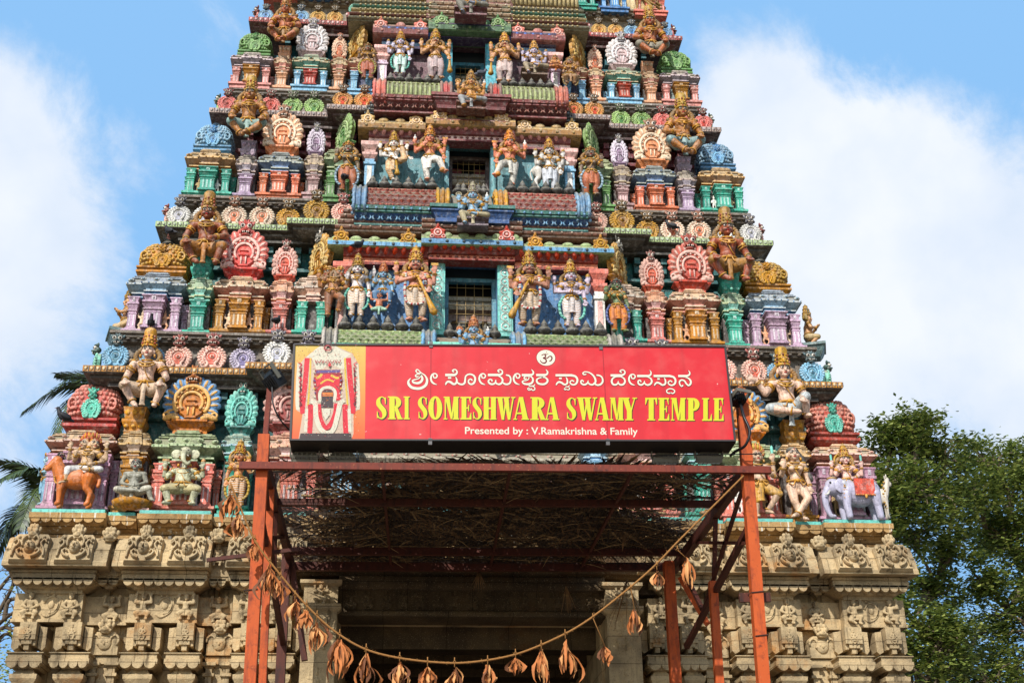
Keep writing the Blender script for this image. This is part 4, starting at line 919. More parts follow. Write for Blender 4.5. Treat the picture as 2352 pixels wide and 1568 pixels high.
# arms of viewer-left / viewer-right; each (shoulder, elbow, wrist, hand direction, thing held)
def mx(arm): return tuple((-v[0],v[1],v[2]) if hasattr(v,'__len__') and not isinstance(v,str) else v for v in arm)
BACKL = ((-.125,.02,.775),(-.225,.03,.655),(-.24,-.03,.80),(0,-.1,1)); ABH = ((-.128,0,.775),(-.17,-.02,.62),(-.14,-.13,.685),(0,-.1,1)); DOWN = ((-.128,0,.775),(-.175,.01,.62),(-.18,-.05,.475),(0,-.1,-1))
HIP = ((-.128,0,.775),(-.21,.03,.63),(-.11,-.085,.56),(.7,-.4,-.3)); CHEST = ((-.128,0,.775),(-.185,-.03,.63),(-.03,-.13,.655),(.9,-.2,-.35))
def back(l=None, r=None): return [BACKL+(l,), mx(BACKL)+(r,)]
LEGL = ((-.06,0,.47),(-.068,-.02,.265),(-.068,.01,.05),(-.075,-.085,.022))
STRAIGHT = [LEGL, mx(LEGL)]
SWAY = [((-.06,0,.47),(-.075,-.03,.27),(-.06,.01,.05),(-.085,-.08,.022)), ((.06,0,.47),(.1,-.055,.285),(.085,.0,.05),(.13,-.07,.022))]
CROSS = [((-.06,0,.47),(-.06,-.02,.265),(-.055,.01,.05),(-.065,-.085,.022)), ((.06,-.02,.47),(.075,-.12,.3),(-.05,-.13,.12),(-.1,-.17,.085))]
# lifted leg: thigh swung across, shin slanting
LIFT = [((-.06,0,.47),(-.055,-.02,.265),(-.03,.01,.05),(-.035,-.08,.022)), ((.06,-.02,.48),(.17,-.13,.40),(.24,-.09,.22),(.28,-.15,.2))]
LALITA = [((-.065,0,.47),(-.19,-.12,.46),(-.13,-.12,.25),(-.15,-.19,.22)), ((.065,0,.47),(.235,-.1,.44),(.05,-.17,.42),(-.02,-.19,.42))]
PADMA = [((-.065,0,.47),(-.235,-.09,.44),(-.03,-.17,.425),(.04,-.18,.43)), ((.065,0,.47),(.235,-.09,.44),(.05,-.19,.46),(-.03,-.2,.465))]
YLEGS = [((-.075,0,.47),(-.21,-.15,.46),(-.1,-.13,.26),(-.05,-.19,.2)), ((.075,0,.47),(.215,-.15,.44),(.15,-.12,.24),(.16,-.2,.2))]
YLEG2 = [((-.075,0,.47),(-.2,-.15,.44),(-.07,-.16,.25),(-.03,-.22,.2)), ((.075,0,.47),(.2,-.15,.43),(.02,-.19,.25),(.0,-.25,.22))]
YARMS = [((-.15,0,.775),(-.225,.02,.62),(-.2,-.14,.51),(.1,-.5,-.6)), ((.15,0,.775),(.23,.02,.62),(.2,-.14,.5),(-.1,-.5,-.6))]
YARM2 = [((-.15,0,.775),(-.235,.0,.62),(-.2,-.14,.5),(.1,-.5,-.6)), ((.15,0,.775),(.235,.0,.64),(.13,-.16,.53),(-.6,-.4,-.4))]
def yak(**k): d = dict(legs=YLEGS, arms=YARMS, fat=1.12, shw=.152, armk=1.25, legk=1.1, crown='barrel', leglen=.32, lean=(0,-.03,0), hk=1.35, sash=None); d.update(k); return d
TD = 'statue'
GG = 'seated guardians on the corner columns'
yc_ = lambda k: YP[k]+.12
skA = C(236,196,172); skB = C(158,74,40); skC = C(178,112,48); skD = C(190,100,56)
statue('seated guardian with pale skin, both hands on his knees, above the emaciated ascetic', 327,950,758, yc_(1)-.1, yak(lean=(0,-.06,0)), dict(skin=skA,cloth=C(222,190,160),crown=C(210,150,44)), 'guardian_statue','statue',GG)
statue('seated guardian with pale skin stretching one arm out, behind the rusty post', 1815,985,800, yc_(1)-.1, yak(arms=[((-.15,0,.775),(-.25,-.05,.63),(-.36,-.1,.76),(-.9,-.2,.25)),((.15,0,.775),(.23,0,.62),(.13,-.17,.54),(-.1,-.5,-.6))],legs=[((-.075,0,.47),(-.23,-.1,.44),(.0,-.18,.38),(.06,-.2,.37)),((.075,0,.47),(.16,-.17,.56),(.17,-.12,.36),(.17,-.2,.33))],lean=(-.02,-.04,0)), dict(skin=skA,cloth=C(200,206,206),crown=C(222,160,44)), 'guardian_statue','statue',GG)
statue('red brown seated guardian left of the rose red fan gable, both hands on his lap', 466,624,445, yc_(2)-.1, yak(arms=YARM2,lean=(0,-.05,0),tache=True), dict(skin=skB,cloth=C(170,110,36),crown=C(184,132,48)), 'guardian_statue','statue',GG)
statue('red brown seated guardian on the right, between the rose fan gable and golden dome', 1677,662,483, yc_(2)-.1, yak(arms=YARMS,lean=(0,-.06,-.01),tache=True), dict(skin=skB,cloth=C(176,120,50),crown=C(176,130,52)), 'guardian_statue','statue',GG)
statue('golden brown seated guardian between the left blue dome and cream fan gable', 566,334,180, yc_(3)-.1, yak(legs=YLEG2,lean=(.0,-.05,0)), dict(skin=skC,cloth=C(150,180,170),crown=C(190,146,56)), 'guardian_statue','statue',GG)
statue('golden brown seated guardian between the right blue dome and cream fan gable', 1573,375,221, yc_(3)-.1, yak(legs=YLEG2,arms=YARM2,lean=(.0,-.05,0)), dict(skin=skC,cloth=C(140,170,170),crown=C(196,150,50)), 'guardian_statue','statue',GG, True)
statue('seated guardian with orange brown skin near the top left edge of the tower', 650,114,-6, yc_(4)-.1, yak(legs=YLEG2,arms=YARM2,lean=(0,-.05,0),turn=-8), dict(skin=skD,cloth=C(160,110,50),crown=C(176,120,40)), 'guardian_statue','statue',GG)
statue('seated guardian with orange brown skin near the top right edge of the tower', 1497,148,20, yc_(4)-.1, yak(legs=YLEG2,arms=YARM2,lean=(0,-.05,0),turn=8), dict(skin=skD,cloth=C(150,140,120),crown=C(200,150,50)), 'guardian_statue','statue',GG, True)
# ---- figures of the middle bays
n2, n3, n4 = YP[2]+.1-.4, YP[3]+.1-.4, YP[4]+.1-.4
BW = (C(190,130,60), 9.0)
DG = 'club bearing door guardians beside the windows'
dv = dict(arms=back('lotus','axe')+[((-.128,0,.775),(-.2,-.04,.64),(.03,-.15,.67),(.8,-.2,-.4)),((.128,0,.775),(.19,-.02,.62),(.17,-.13,.5),(-.1,-.3,-.8))], legs=SWAY, fat=1.06, leglen=.85, garland=True, tache=True, armk=1.1, club=((.03,-.16,.66),(.25,-.12,.08)))
statue('pink skinned door guardian leaning on a golden club, left of the lowest window', 952,742,563,n2-.12,dv,dict(skin=C(226,150,126),cloth=C(232,216,200),bands=BW),'guardian_statue','statue',DG)
statue('pink skinned door guardian leaning on a golden club, right of the lowest window', 1218,752,572,n2-.12,dv,dict(skin=C(206,136,112),cloth=C(226,208,190),bands=BW),'guardian_statue','statue',DG,True)
statue('white standing god with four arms and teal sash, beside the blue goddess', 817,731,580,n2,dict(arms=back('lotus','conch')+[ABH,DOWN+(None,)][:1]+[mx(DOWN)],legs=STRAIGHT,sash=3,fat=1.05),dict(skin=C(218,208,206),cloth=C(236,226,214),bands=BW,crown=C(190,140,50),hair=C(150,130,100)))
statue('blue goddess leaning over the raised arms of a chubby child', 878,702,600,n2,dict(dz=-.22,fem=True,arms=back('conch','lotus')+[ABH,mx(DOWN)],legs=[((-.06,0,.47),(-.15,-.1,.43),(-.12,-.08,.24),(-.14,-.15,.2)),((.06,0,.47),(.14,-.12,.43),(.13,-.1,.22),(.14,-.17,.2))]),dict(skin=C(140,186,216),cloth=C(90,140,180),crown=C(196,110,50),hair=C(120,150,150)))
statue('chubby bare child statue with both arms raised, below the blue goddess', 870,725,672,n2-.1,dict(arms=[((-.12,0,.775),(-.22,-.02,.8),(-.23,-.04,.93),(0,-.1,1)),((.12,0,.775),(.22,-.02,.8),(.23,-.04,.93),(0,-.1,1))],legs=[((-.06,0,.47),(-.17,-.08,.42),(-.24,-.02,.56),(-.27,-.06,.6)),((.06,0,.47),(.17,-.08,.42),(.24,-.02,.56),(.27,-.06,.6))],fat=1.25,crown=None,hair='cap',jewel=False,leglen=.2),dict(skin=C(222,128,92),cloth=C(170,210,180),hair=C(120,50,36)))
statue('brown many headed figure with folded legs at the left end of the lowest niche', 762,729,608,n2-.05,dict(dz=-.12,heads=[(-.09,-35),(.08,30)],arms=back('lotus',None)+[ABH,mx(HIP)],legs=[LEGL,mx(CROSS[1]) and ((.06,0,.47),(.15,-.1,.35),(.1,-.03,.12),(.12,-.1,.1))],crown='small',fat=1.1),dict(skin=C(176,112,66),cloth=C(150,90,50),hair=C(140,100,60)))
statue('lilac skinned god folding one arm across his chest, right of the lowest window', 1315,755,594,n2,dict(arms=[BACKL+(None,),mx(BACKL)+('lotus',)]+[((-.128,0,.775),(-.18,-.02,.63),(.03,-.14,.585),(.8,-.3,-.5)),mx(DOWN)],legs=STRAIGHT,sash=3,fat=1.02),dict(skin=C(224,204,222),cloth=C(238,236,240),bands=BW,crown=C(200,146,50)))
fm = dict(fem=True,arms=[((-.108,0,.775),(-.19,.0,.66),(-.17,-.06,.79),(0,-.1,1)),((.108,0,.775),(.16,.02,.62),(.17,-.02,.46),(0,-.1,-1))],legs=SWAY,crown='small',hair='curls',sash=3)
FG = 'slender women between the inner shrines'
statue('green faced woman statue in red trousers at the right end of the lowest niche', 1421,765,640,YP[2]-.28,fm,dict(skin=C(104,126,72),cloth=C(206,70,50),bands=(C(240,190,90),14.),crown=C(60,56,50),hair=C(70,60,50),sash=C(90,110,170)),'statue',TD,FG)
statue('green faced woman statue in red trousers, left of the middle window niche', 795,444,325,YP[3]-.28,fm,dict(skin=C(120,96,66),cloth=C(170,52,40),bands=(C(220,160,110),14.),crown=C(196,140,50),sash=C(150,180,200)),'statue',TD,FG)
statue('green faced woman statue in red trousers, right of the middle window niche', 1360,452,338,YP[3]-.28,fm,dict(skin=C(116,88,64),cloth=C(176,60,48),bands=(C(220,160,110),14.),crown=C(200,150,70),sash=C(150,180,200)),'statue',TD,FG,True)
statue('weathered brown woman statue left of the upper window niche', 842,184,100,YP[4]-.28,fm,dict(skin=C(130,90,60),cloth=C(160,60,46),bands=(C(200,140,100),14.),crown=C(160,120,60),sash=C(170,160,60)),'statue',TD,FG)
statue('broken brown woman statue right of the upper window niche', 1311,200,132,YP[4]-.28,dict(fm,legs=[((-.06,0,.47),(-.12,-.1,.4),(-.08,0,.25),(-.1,-.06,.24)),((.06,0,.47),(.12,-.1,.4),(.08,0,.25),(.1,-.06,.24))]),dict(skin=C(156,110,74),cloth=C(150,110,70),crown=C(190,150,80),sash=C(150,120,60)),'statue',TD,FG,True)
def seat(c, w=.24, z0=.2, z1=.4, dz=-.0):
    def f(sh): m = MB(); sh[4].append(('seat',m)); m.stack(0,.05,w,.12,[(-.02,z0),(.02,z0+.01),(.02,z0+.05),(-.04,z0+.06),(-.04,z1-.06),(.03,z1-.04),(.03,z1),(0,z1)],1)
    return f
SG = 'seated gods on the middle roofs'
statue('blue seated god with his lower half behind the red sign board', 1088,836,722,YP[2]-1.15,dict(legs=LALITA,arms=back('disc','conch')+[ABH,mx(HIP)]),dict(skin=C(130,180,214),cloth=C(200,190,170),crown=C(196,120,70)),'seated_statue',TD,SG)
statue('blue seated god with one leg hanging below the middle window', 1086,524,416,YP[3]-1.15,dict(legs=LALITA,arms=back('disc','conch')+[ABH,mx(HIP)],fat=1.05),dict(skin=C(140,180,208),cloth=C(180,166,130),crown=C(150,140,110),crown2=C(110,90,100)),'seated_statue',TD,SG,False,0,seat(0))
statue('golden seated god with a hanging leg below the upper window', 1082,256,160,YP[4]-1.15,dict(legs=LALITA,arms=back('disc','conch')+[ABH,mx(HIP)],fat=1.1),dict(skin=C(200,140,74),cloth=C(150,150,150),crown=C(196,140,60),crown2=C(110,60,40)),'seated_statue',TD,SG,False,0,seat(0))
statue('grey seated god cut off by the top of the picture above the uppermost window', 1081,42,-60,YP[5]+.1-1.25,dict(legs=LALITA,arms=back()+[ABH,mx(HIP)]),dict(skin=C(140,150,170),cloth=C(130,124,110),crown2=C(110,50,60)),'seated_statue',TD,SG,False,0,seat(0))
LIFTUP = [((-.06,0,.47),(-.08,-.05,.27),(.0,.0,.06),(.01,-.08,.03)), ((.06,-.02,.48),(.2,-.1,.5),(.14,-.05,.86),(.14,-.07,.95))]
statue('white dancing god kicking one leg up beside his head, left of the middle window', 902,418,300,n3,dict(arms=back('lotus','trident')+[((-.128,0,.775),(-.17,-.03,.62),(.0,-.14,.52),(.6,-.3,-.5)),((.128,0,.775),(.2,-.03,.66),(.28,-.08,.56))],legs=LIFTUP,fat=1.0,club=((.05,-.15,.45),(.08,-.12,.1))),dict(skin=C(238,228,216),cloth=C(230,200,160),bands=(C(200,130,50),9.)))
orp = dict(arms=back('conch','axe')+[((-.128,0,.775),(-.19,-.04,.65),(-.09,-.14,.69),(.3,-.1,.9)),((.128,0,.775),(.2,-.02,.63),(.22,-.12,.5),(0,-.2,-.9))],legs=[LIFT[0],((.06,-.02,.48),(.14,-.14,.4),(.235,-.1,.17),(.27,-.17,.15))],sash=None,leglen=.95,club=((.23,-.13,.46),(.2,-.12,.15)))
statue('orange skinned door guardian crossing one leg over a club, left of the middle window', 986,418,285,n3-.1,orp,dict(skin=C(232,140,108),cloth=C(240,234,226),bands=(C(210,200,180),16.),crown=C(214,140,40),sash=C(220,80,50)),'guardian_statue',TD,DG)
statue('orange skinned door guardian crossing one leg over a club, right of the middle window', 1172,430,295,n3-.1,orp,dict(skin=C(230,138,104),cloth=C(236,230,222),bands=(C(210,200,180),16.),crown=C(222,140,40)),'guardian_statue',TD,DG,True)
statue('white god standing in front of a white bull, right of the middle window', 1264,441,316,n3-.1,dict(arms=back('lotus','lotus')+[ABH,mx(DOWN)],legs=STRAIGHT,leglen=.95),dict(skin=C(240,232,224),cloth=C(238,238,240),bands=(C(200,210,226),14.)))
statue('lilac faced god on pale green legs, left niche beside the uppermost window', 918,174,70,n4,dict(arms=back('lotus','lotus')+[ABH,mx(DOWN)],legs=STRAIGHT,sash=3,leglen=.95),dict(skin=C(206,196,216),cloth=C(190,226,214),bands=(C(236,240,236),14.),sash=C(96,196,176),crown=C(206,146,40)))
d4 = dict(dv, legs=SWAY, garland=False, leglen=.95, arms=back('lotus','lotus')+[((-.128,0,.775),(-.19,-.04,.65),(-.06,-.14,.7),(.3,-.1,.9)),((.128,0,.775),(.2,-.02,.63),(.23,-.11,.5),(0,-.2,-.9))], club=((.24,-.12,.5),(.25,-.12,.1)))
statue('tan door guardian with white leggings and a club, left of the uppermost window', 999,184,65,n4-.1,d4,dict(skin=C(214,160,116),cloth=C(224,206,214),bands=(C(180,130,90),14.)),'guardian_statue',TD,DG)
statue('tan door guardian with white leggings and a club, right of the uppermost window', 1160,192,73,n4-.1,d4,dict(skin=C(206,150,108),cloth=C(216,200,196),bands=(C(170,120,90),14.)),'guardian_statue',TD,DG,True)
statue('lilac seated god resting one knee, right niche beside the uppermost window', 1228,177,92,n4-.05,dict(legs=LALITA,arms=back('lotus','lotus')+[ABH,mx(HIP)]),dict(skin=C(200,190,212),cloth=C(170,150,120),crown=C(206,150,60),crown2=C(130,100,80)),'seated_statue',TD,None,False,0,seat(0))
statue('small orange attendant seated beside the lilac god', 1276,165,127,n4-.05,dict(legs=PADMA,arms=[CHEST,mx(CHEST)],crown='small'),dict(skin=C(222,140,90),cloth=C(200,120,60)),'seated_statue')
# ---- figures along the stone ledge
L0 = .33
B1 = C(226,186,150)
statue('pale rider with two heads and flaming red hair on the brown ram', 192,1118,990,L0-.12,dict(heads=[(-.055,-28),(.055,28)],hair='flame',crown=None,arms=[((-.128,.02,.775),(-.25,.0,.66),(-.235,-.06,.83),(0,-.1,1)),((.128,.02,.775),(.25,0,.66),(.25,-.06,.85),(0,-.1,1)),ABH,mx(HIP)],legs=[((-.065,0,.47),(-.21,-.12,.44),(-.24,-.1,.24),(-.29,-.14,.2)),((.065,0,.47),(.2,-.1,.45),(.06,-.17,.42),(-.0,-.18,.42))],fat=1.05,leglen=.7),dict(skin=B1,cloth=C(226,224,222),hair=C(196,60,24),hair2=C(232,150,40)),'rider_statue',sxf=1.2)
statue('emaciated grey ascetic seated cross legged on an ochre drum', 302,1160,1053,L0-.05,dict(legs=[((-.065,0,.47),(-.2,-.12,.47),(.06,-.17,.44),(.12,-.18,.42)),((.065,0,.47),(.22,-.1,.5),(.27,-.06,.33),(.3,-.12,.3))],arms=[((-.12,0,.775),(-.18,.0,.62),(-.06,-.14,.54),(.8,-.3,-.2)),((.12,0,.775),(.17,.0,.63),(.1,-.13,.56),(-.6,-.3,-.3))],crown=None,hair='cap',jewel=False,fat=.92,leglen=.3),dict(skin=C(170,166,150),cloth=C(196,190,170),hair=C(60,56,50)),'ascetic_statue',sxf=1.15)
dr = MB(); dr.lathe((0,0,0),[(.14,0),(.24,.04),(.32,.1),(.36,.18),(.3,.2),(.2,.2)],0,18); dr.stack(.12,.03,.2,.16,[(0,-.0),(0,.05)],1)
x_, z_ = U(300,1170,L0-.1); drum = tag(obj('drum', dr, [P(OCHRE),P(ROSE)], None, (x_,L0-.02,8.73)), 'ochre drum shaped seat under the emaciated ascetic', 'drum')
def ganesh(sh):
    B = sh[0]; hd = Vector((0,-.03,.90))
    B.ell(hd+Vector((0,.0,.03)),(.085,.09,.09),0,14,10); B.ell(hd+Vector((0,-.06,-.02)),(.06,.06,.07),0,12,8)
    tr = spline([hd+Vector((0,-.1,-.01)),hd+Vector((-.005,-.15,-.09)),hd+Vector((.01,-.165,-.18)),hd+Vector((.06,-.16,-.235)),hd+Vector((.085,-.15,-.2))],5)
    for i in range(len(tr)-1): B.cap(tr[i],tr[i+1],.046-.026*i/len(tr),.046-.026*(i+1)/len(tr),0,8)
    for sx in (-1,1):
        B.ell(hd+Vector((sx*.125,.02,.0)),(.075,.014,.085),0,10,7); sh[3].ell(hd+Vector((sx*.05,-.1,.03)),(.016,.012,.012),1,6,5)
        m = MB(); sh[4].append(('tusk',m)); m.tube([hd+Vector((sx*.045,-.1,-.06)),hd+Vector((sx*.07,-.15,-.09))],[.013,.004],2,6)
    sh[2].v = []; sh[2].f = []; sh[2].m = []; sh[2].s = []
statue('pale elephant headed god squatting with a round belly, under the green shrine', 414,1166,1027,L0-.1,dict(nohead=True,hair=None,fat=1.4,dz=-.16,legk=1.25,arms=[((-.14,.02,.775),(-.26,.0,.68),(-.25,-.06,.8),(0,-.1,1),'axe'),((.14,.02,.775),(.26,0,.68),(.26,-.06,.8),(0,-.1,1),'lotus'),((-.14,0,.765),(-.22,-.05,.62),(-.19,-.15,.6),(.3,-.2,.8)),((.14,0,.765),(.22,-.05,.62),(.17,-.16,.6),(-.3,-.4,.2))],legs=[((-.08,0,.47),(-.21,-.14,.42),(-.15,-.1,.2),(-.2,-.17,.175)),((.08,0,.47),(.21,-.14,.42),(.15,-.1,.2),(.19,-.17,.175))],leglen=.2,crown='small'),dict(skin=C(206,204,168),cloth=C(206,190,140),crown=C(196,140,60)),'elephant_god_statue',extra=ganesh,sxf=1.18)
statue('golden goddess standing before a white halo, left of the orange post', 541,1166,1008,L0-.1,dict(fem=True,halo=True,arms=[((-.108,0,.775),(-.16,.02,.62),(-.17,-.04,.47),(0,-.1,-1)),((.108,0,.775),(.17,.0,.65),(.15,-.08,.76),(0,-.1,1),'lotus')],legs=STRAIGHT,sash=3),dict(skin=C(206,140,88),cloth=C(196,130,60),bands=(C(220,210,196),8.),crown=C(206,150,50),sash=C(190,150,40),gar=C(190,200,206)))
statue('light blue attendant turned sideways at the left end of the stone ledge', 98,1164,1036,L0+.45,dict(arms=[CHEST,mx(CHEST)],legs=STRAIGHT,halo=True,crown='small'),dict(skin=C(150,190,206),cloth=C(130,180,204),gar=C(226,214,180)),'attendant_statue',rotz=-70)
statue('dancing statue with one bent leg and a snake, right behind the orange post', 1752,1192,1016,L0-.1,dict(arms=[((-.128,0,.775),(-.22,.0,.68),(-.2,-.06,.82),(0,-.1,1)),((.128,0,.775),(.2,0,.66),(.19,-.06,.85),(0,-.1,1),'sword'),((.128,0,.765),(.2,-.04,.62),(.15,-.14,.6),(-.3,-.3,.2))],legs=[LEGL,((.06,-.0,.47),(.2,-.12,.34),(.06,-.06,.1),(.09,-.13,.06))],leglen=.3,fat=1.1,sash=None,hair='flame',crown=None),dict(skin=C(232,190,160),cloth=C(200,150,60),hair=C(210,120,60),hair2=C(220,170,60)))
statue('bare pale woman statue crossing one leg, between the dancer and the elephant', 1838,1198,1026,L0-.1,dict(fem=True,crown=None,hair='long',dhoti=False,jewel=True,arms=[((-.108,0,.775),(-.16,.0,.64),(-.15,-.1,.72),(0,-.1,1)),((.108,0,.775),(.15,.02,.62),(.16,-.02,.47),(-.2,-.1,-1))],legs=[((-.055,0,.47),(-.05,-.04,.27),(.03,-.0,.05),(.06,-.06,.022)),((.055,0,.47),(.1,-.09,.29),(-.04,-.07,.08),(-.1,-.13,.04))]),dict(skin=C(226,188,158),hair=C(50,44,40)))
# keep the figure plain: no belt chains on the hips beyond the necklace
statue('pink skinned rider with a crown and two swords on the white elephant', 1952,1150,1018,L0-.12,dict(halo=True,arms=[((-.128,.02,.775),(-.25,.0,.64),(-.24,-.06,.78),(0,-.1,1),'sword'),((.128,.02,.775),(.25,0,.64),(.25,-.06,.78),(0,-.1,1),'sword'),ABH,mx(HIP)],legs=[((-.065,0,.47),(-.12,-.15,.42),(-.03,-.14,.2),(-.08,-.2,.16)),((.065,0,.47),(.24,-.1,.44),(.34,-.12,.4),(.4,-.14,.4))],leglen=.75),dict(skin=C(238,192,178),cloth=C(206,206,216),gar=C(206,140,60)),'rider_statue',sxf=1.15)
statue('white dwarf statue seated low behind the canopy braces on the right', 1628,1192,1138,L0-.05,dict(legs=PADMA,arms=[CHEST,mx(CHEST)],fat=1.2,crown='small'),dict(skin=C(226,216,206),cloth=C(200,150,90)),'seated_statue')
KG = 'kneeling winged attendants at the ends of the second tier'
for s,px,yb,yt in ((-1,284,800,656),(1,1864,826,699)):
    st = statue('tan kneeling attendant with folded hands above the '+('left' if s<0 else 'right')+' end of the golden cornice', px,yb,yt,YP[2]+.5,dict(arms=[((-.128,0,.775),(-.17,-.06,.64),(-.02,-.17,.69),(.2,-.6,.7)),((.128,0,.775),(.17,-.06,.64),(.02,-.17,.69),(-.2,-.6,.7))],legs=[((-.065,0,.47),(-.09,-.18,.45),(-.08,-.02,.3),(-.08,.04,.28)),((.065,0,.47),(.09,-.17,.34),(.08,.06,.3),(.08,.1,.28))],fat=1.15,leglen=.5),dict(skin=C(222,166,118),crown2=C(90,120,120),cloth=C(200,170,120),crown=C(190,140,60),hair=C(190,150,70)),'attendant_statue',TD,KG,rotz=s*72,extra=lambda sh: (sh[4].append(('pedestal',MB().stack(0,.14,.22,.42,[(-.1,-.0),(-.04,.1),(0,.2),(.03,.21),(.03,.265),(0,.27)],1)))))
# ---- animals
def beast(label, px0, px1, yb, yt, plane, kind, c, faceleft=True, cat='animal statue', name='animal_statue'):
    B, D, E = MB(), MB(), MB(); V = Vector; T2 = []     # length 1 along x, head at -x
    def new(n): m = MB(); T2.append((n,m)); return m
    el = kind == 'elephant'; k = 1.35 if el else 1.0
    B.ell((-.12,0,.47),(.2*k,.13*k,.16*k),0,14,10); B.ell((.1,0,.46),(.24,.125*k,.145*k),0,14,10); B.ell((.27,0,.48),(.15,.125*k,.15*k),0,14,10); B.ell((.05,0,.41),(.25,.12*k,.13*k),0,14,10)
    for sx in (-1,1):
        y = sx*.085*k
        if el:
            B.cap((-.2,y,.42),(-.22,y,.2),.085,.065); B.cap((-.22,y,.2),(-.2,y,.05),.065,.06); B.cap((.28,y,.42),(.31,y,.22),.1,.066); B.cap((.31,y,.22),(.33,y,.05),.066,.06)
        else:
            B.cap((-.2,y,.42),(-.21,y-.02,.24),.09,.06); B.cap((-.21,y-.02,.24),(-.2,y-.02,.07),.056,.044); B.cap((-.2,y-.02,.05),(-.235,y-.02,.03),.048,.04)
            B.cap((.27,y,.45),(.25,y-.01,.29),.12,.07); B.cap((.25,y-.01,.29),(.335,y-.01,.2),.065,.05); B.cap((.335,y-.01,.2),(.31,y-.01,.06),.048,.042); B.cap((.31,y-.01,.05),(.275,y-.01,.03),.046,.04)
    if el:
        B.ell((-.4,-.03,.56),(.14,.13,.15),0,14,10); tr = spline([(-.5,-.04,.52),(-.56,-.05,.38),(-.55,-.05,.2),(-.5,-.06,.07),(-.44,-.07,.06)],5)
        for i in range(len(tr)-1): B.cap(tr[i],tr[i+1],.07-.042*i/len(tr),.07-.042*(i+1)/len(tr))
        B.ell((-.31,-.15,.55),(.09,.02,.13),0,12,8); B.ell((-.31,.12,.55),(.09,.02,.13),0,12,8)
        new('tusk').tube(spline([(-.49,-.12,.47),(-.55,-.15,.4),(-.6,-.15,.4)],4),[.02]*4+[.012]*4+[.003],1,6); E.ell((-.47,-.14,.6),(.02,.014,.018),0,8,6)
        D = new('saddle_cloth'); D.box(-.08,.26,-.2,-.18,.38,.66,2); D.ell((.08,0,.62),(.2,.19,.06),2,12,8); new('headpiece').ell((-.4,-.03,.7),(.09,.08,.03),0,10,6); D.ell((.1,-.2,.36),(.03,.02,.04),0,8,6)
        for i in range(9): D.ell((-.07+.32*i/8,-.205,.385),(.014,.01,.014),0,6,4)
        D = new('collar')
        for i in range(10): a = R(-20+220*i/9); D.ell((-.24+.02*math.cos(a),-.16,.4+.16*math.sin(a)),(.014,.014,.014),0,6,4)
    elif kind == 'ram':
        B.cap((-.24,-.02,.5),(-.34,-.05,.68),.14,.11); B.cap((-.34,-.06,.71),(-.47,-.09,.6),.1,.055); B.ell((-.49,-.095,.585),(.05,.045,.04),0,8,6); B.ell((.05,0,.46),(.36,.16,.17),0,14,10)
        for sx in (-1,1): B.ell((-.32+.0*sx,-.06+sx*.07,.74),(.05,.012,.025),0,8,5); new('horn').tube(spline([(-.35,-.06+sx*.03,.78),(-.3,-.06+sx*.05,.85),(-.24,-.06+sx*.06,.84)],4),[.018]*4+[.012]*4+[.003],3,6); E.ell((-.40,-.06+sx*.06,.725),(.014,.012,.014),0,6,5)
        B.tube(spline([(.4,0,.52),(.45,-.02,.44),(.43,-.04,.3)],4),[.03]*4+[.035]*4+[.012],0,7)
        D = new('collar')
        for i in range(11): a = R(200+130*i/10); D.ell((-.27+.11*math.cos(a)*.6,-.13,.5+.15*math.sin(a)),(.018,.014,.018),0,6,4)
    elif kind == 'bull':
        B.ell((-.12,0,.6),(.1,.08,.07),0,10,8); B.cap((-.25,-.02,.5),(-.38,-.04,.7),.11,.085); B.cap((-.39,-.05,.72),(-.49,-.1,.64),.075,.05); B.ell((-.5,-.11,.63),(.042,.042,.038),0,8,6)
        for sx in (-1,1): B.ell((-.35,-.05+sx*.1,.75),(.03,.05,.02),0,8,5); new('horn').tube(spline([(-.38,-.05+sx*.05,.79),(-.37,-.05+sx*.09,.86),(-.39,-.05+sx*.07,.93)],4),[.018]*8+[.004],1,6); E.ell((-.44,-.06+sx*.065,.73),(.015,.012,.015),0,6,5)
        D = new('collar')
        for i in range(12): a = R(190+150*i/11); D.ell((-.29+.12*math.cos(a)*.7,-.12,.52+.16*math.sin(a)),(.02,.016,.02),0,6,4)
        B.tube(spline([(.4,0,.54),(.46,-.04,.4),(.42,-.06,.22)],4),[.022]*8+[.03],0,6)
        new('saddle_cloth').ell((.1,-.0,.6),(.16,.14,.035),2,10,6)
    else:  # lion
        B.cap((-.24,-.02,.53),(-.34,-.04,.72),.13,.11); B.ell((-.37,-.05,.76),(.11,.1,.1),0,12,8); B.ell((-.46,-.07,.71),(.06,.07,.05),0,10,7); new('mouth').ell((-.45,-.07,.66),(.05,.06,.02),3,8,5); D = new('striped_mane')
        for sx in (-1,1): E.ell((-.44,-.06+sx*.06,.79),(.03,.02,.03),0,8,6); B.ell((-.32,-.04+sx*.08,.87),(.03,.02,.05),0,8,6)
        for i in range(10): D.ell((-.2+.04*(i%3),-.13,.2+.06*i),(.05,.03,.022),0,6,4)
    if not faceleft: B, E = flip(B), flip(E); T2[:] = [(n,flip(m)) for n,m in T2]
    zz = [v[2] for v in B.v]; xx = [v[0] for v in B.v]; lo, hi = min(zz), max(zz)
    ym = (yb+yt)/2; xa, xb = UX(px0,ym,plane), UX(px1,ym,plane); z0 = UZ((px0+px1)/2,yb,plane); z1 = UZ((px0+px1)/2,yt,plane)
    sx_ = (xb-xa)/(max(xx)-min(xx)); sz = (z1-z0)/(hi-lo)
    root = tag(empty(name,((xa+xb)/2-(max(xx)+min(xx))/2*sx_,plane,z0)), label, cat); off = (0,0,-lo*sz); sc = (sx_,sx_,sz)
    me = remesh(B,.011,3,'body'); me.materials.clear(); me.materials.append(P(c[0],.4,.3,.3,.45,.12)); put('body',me,root,off,None,sc)
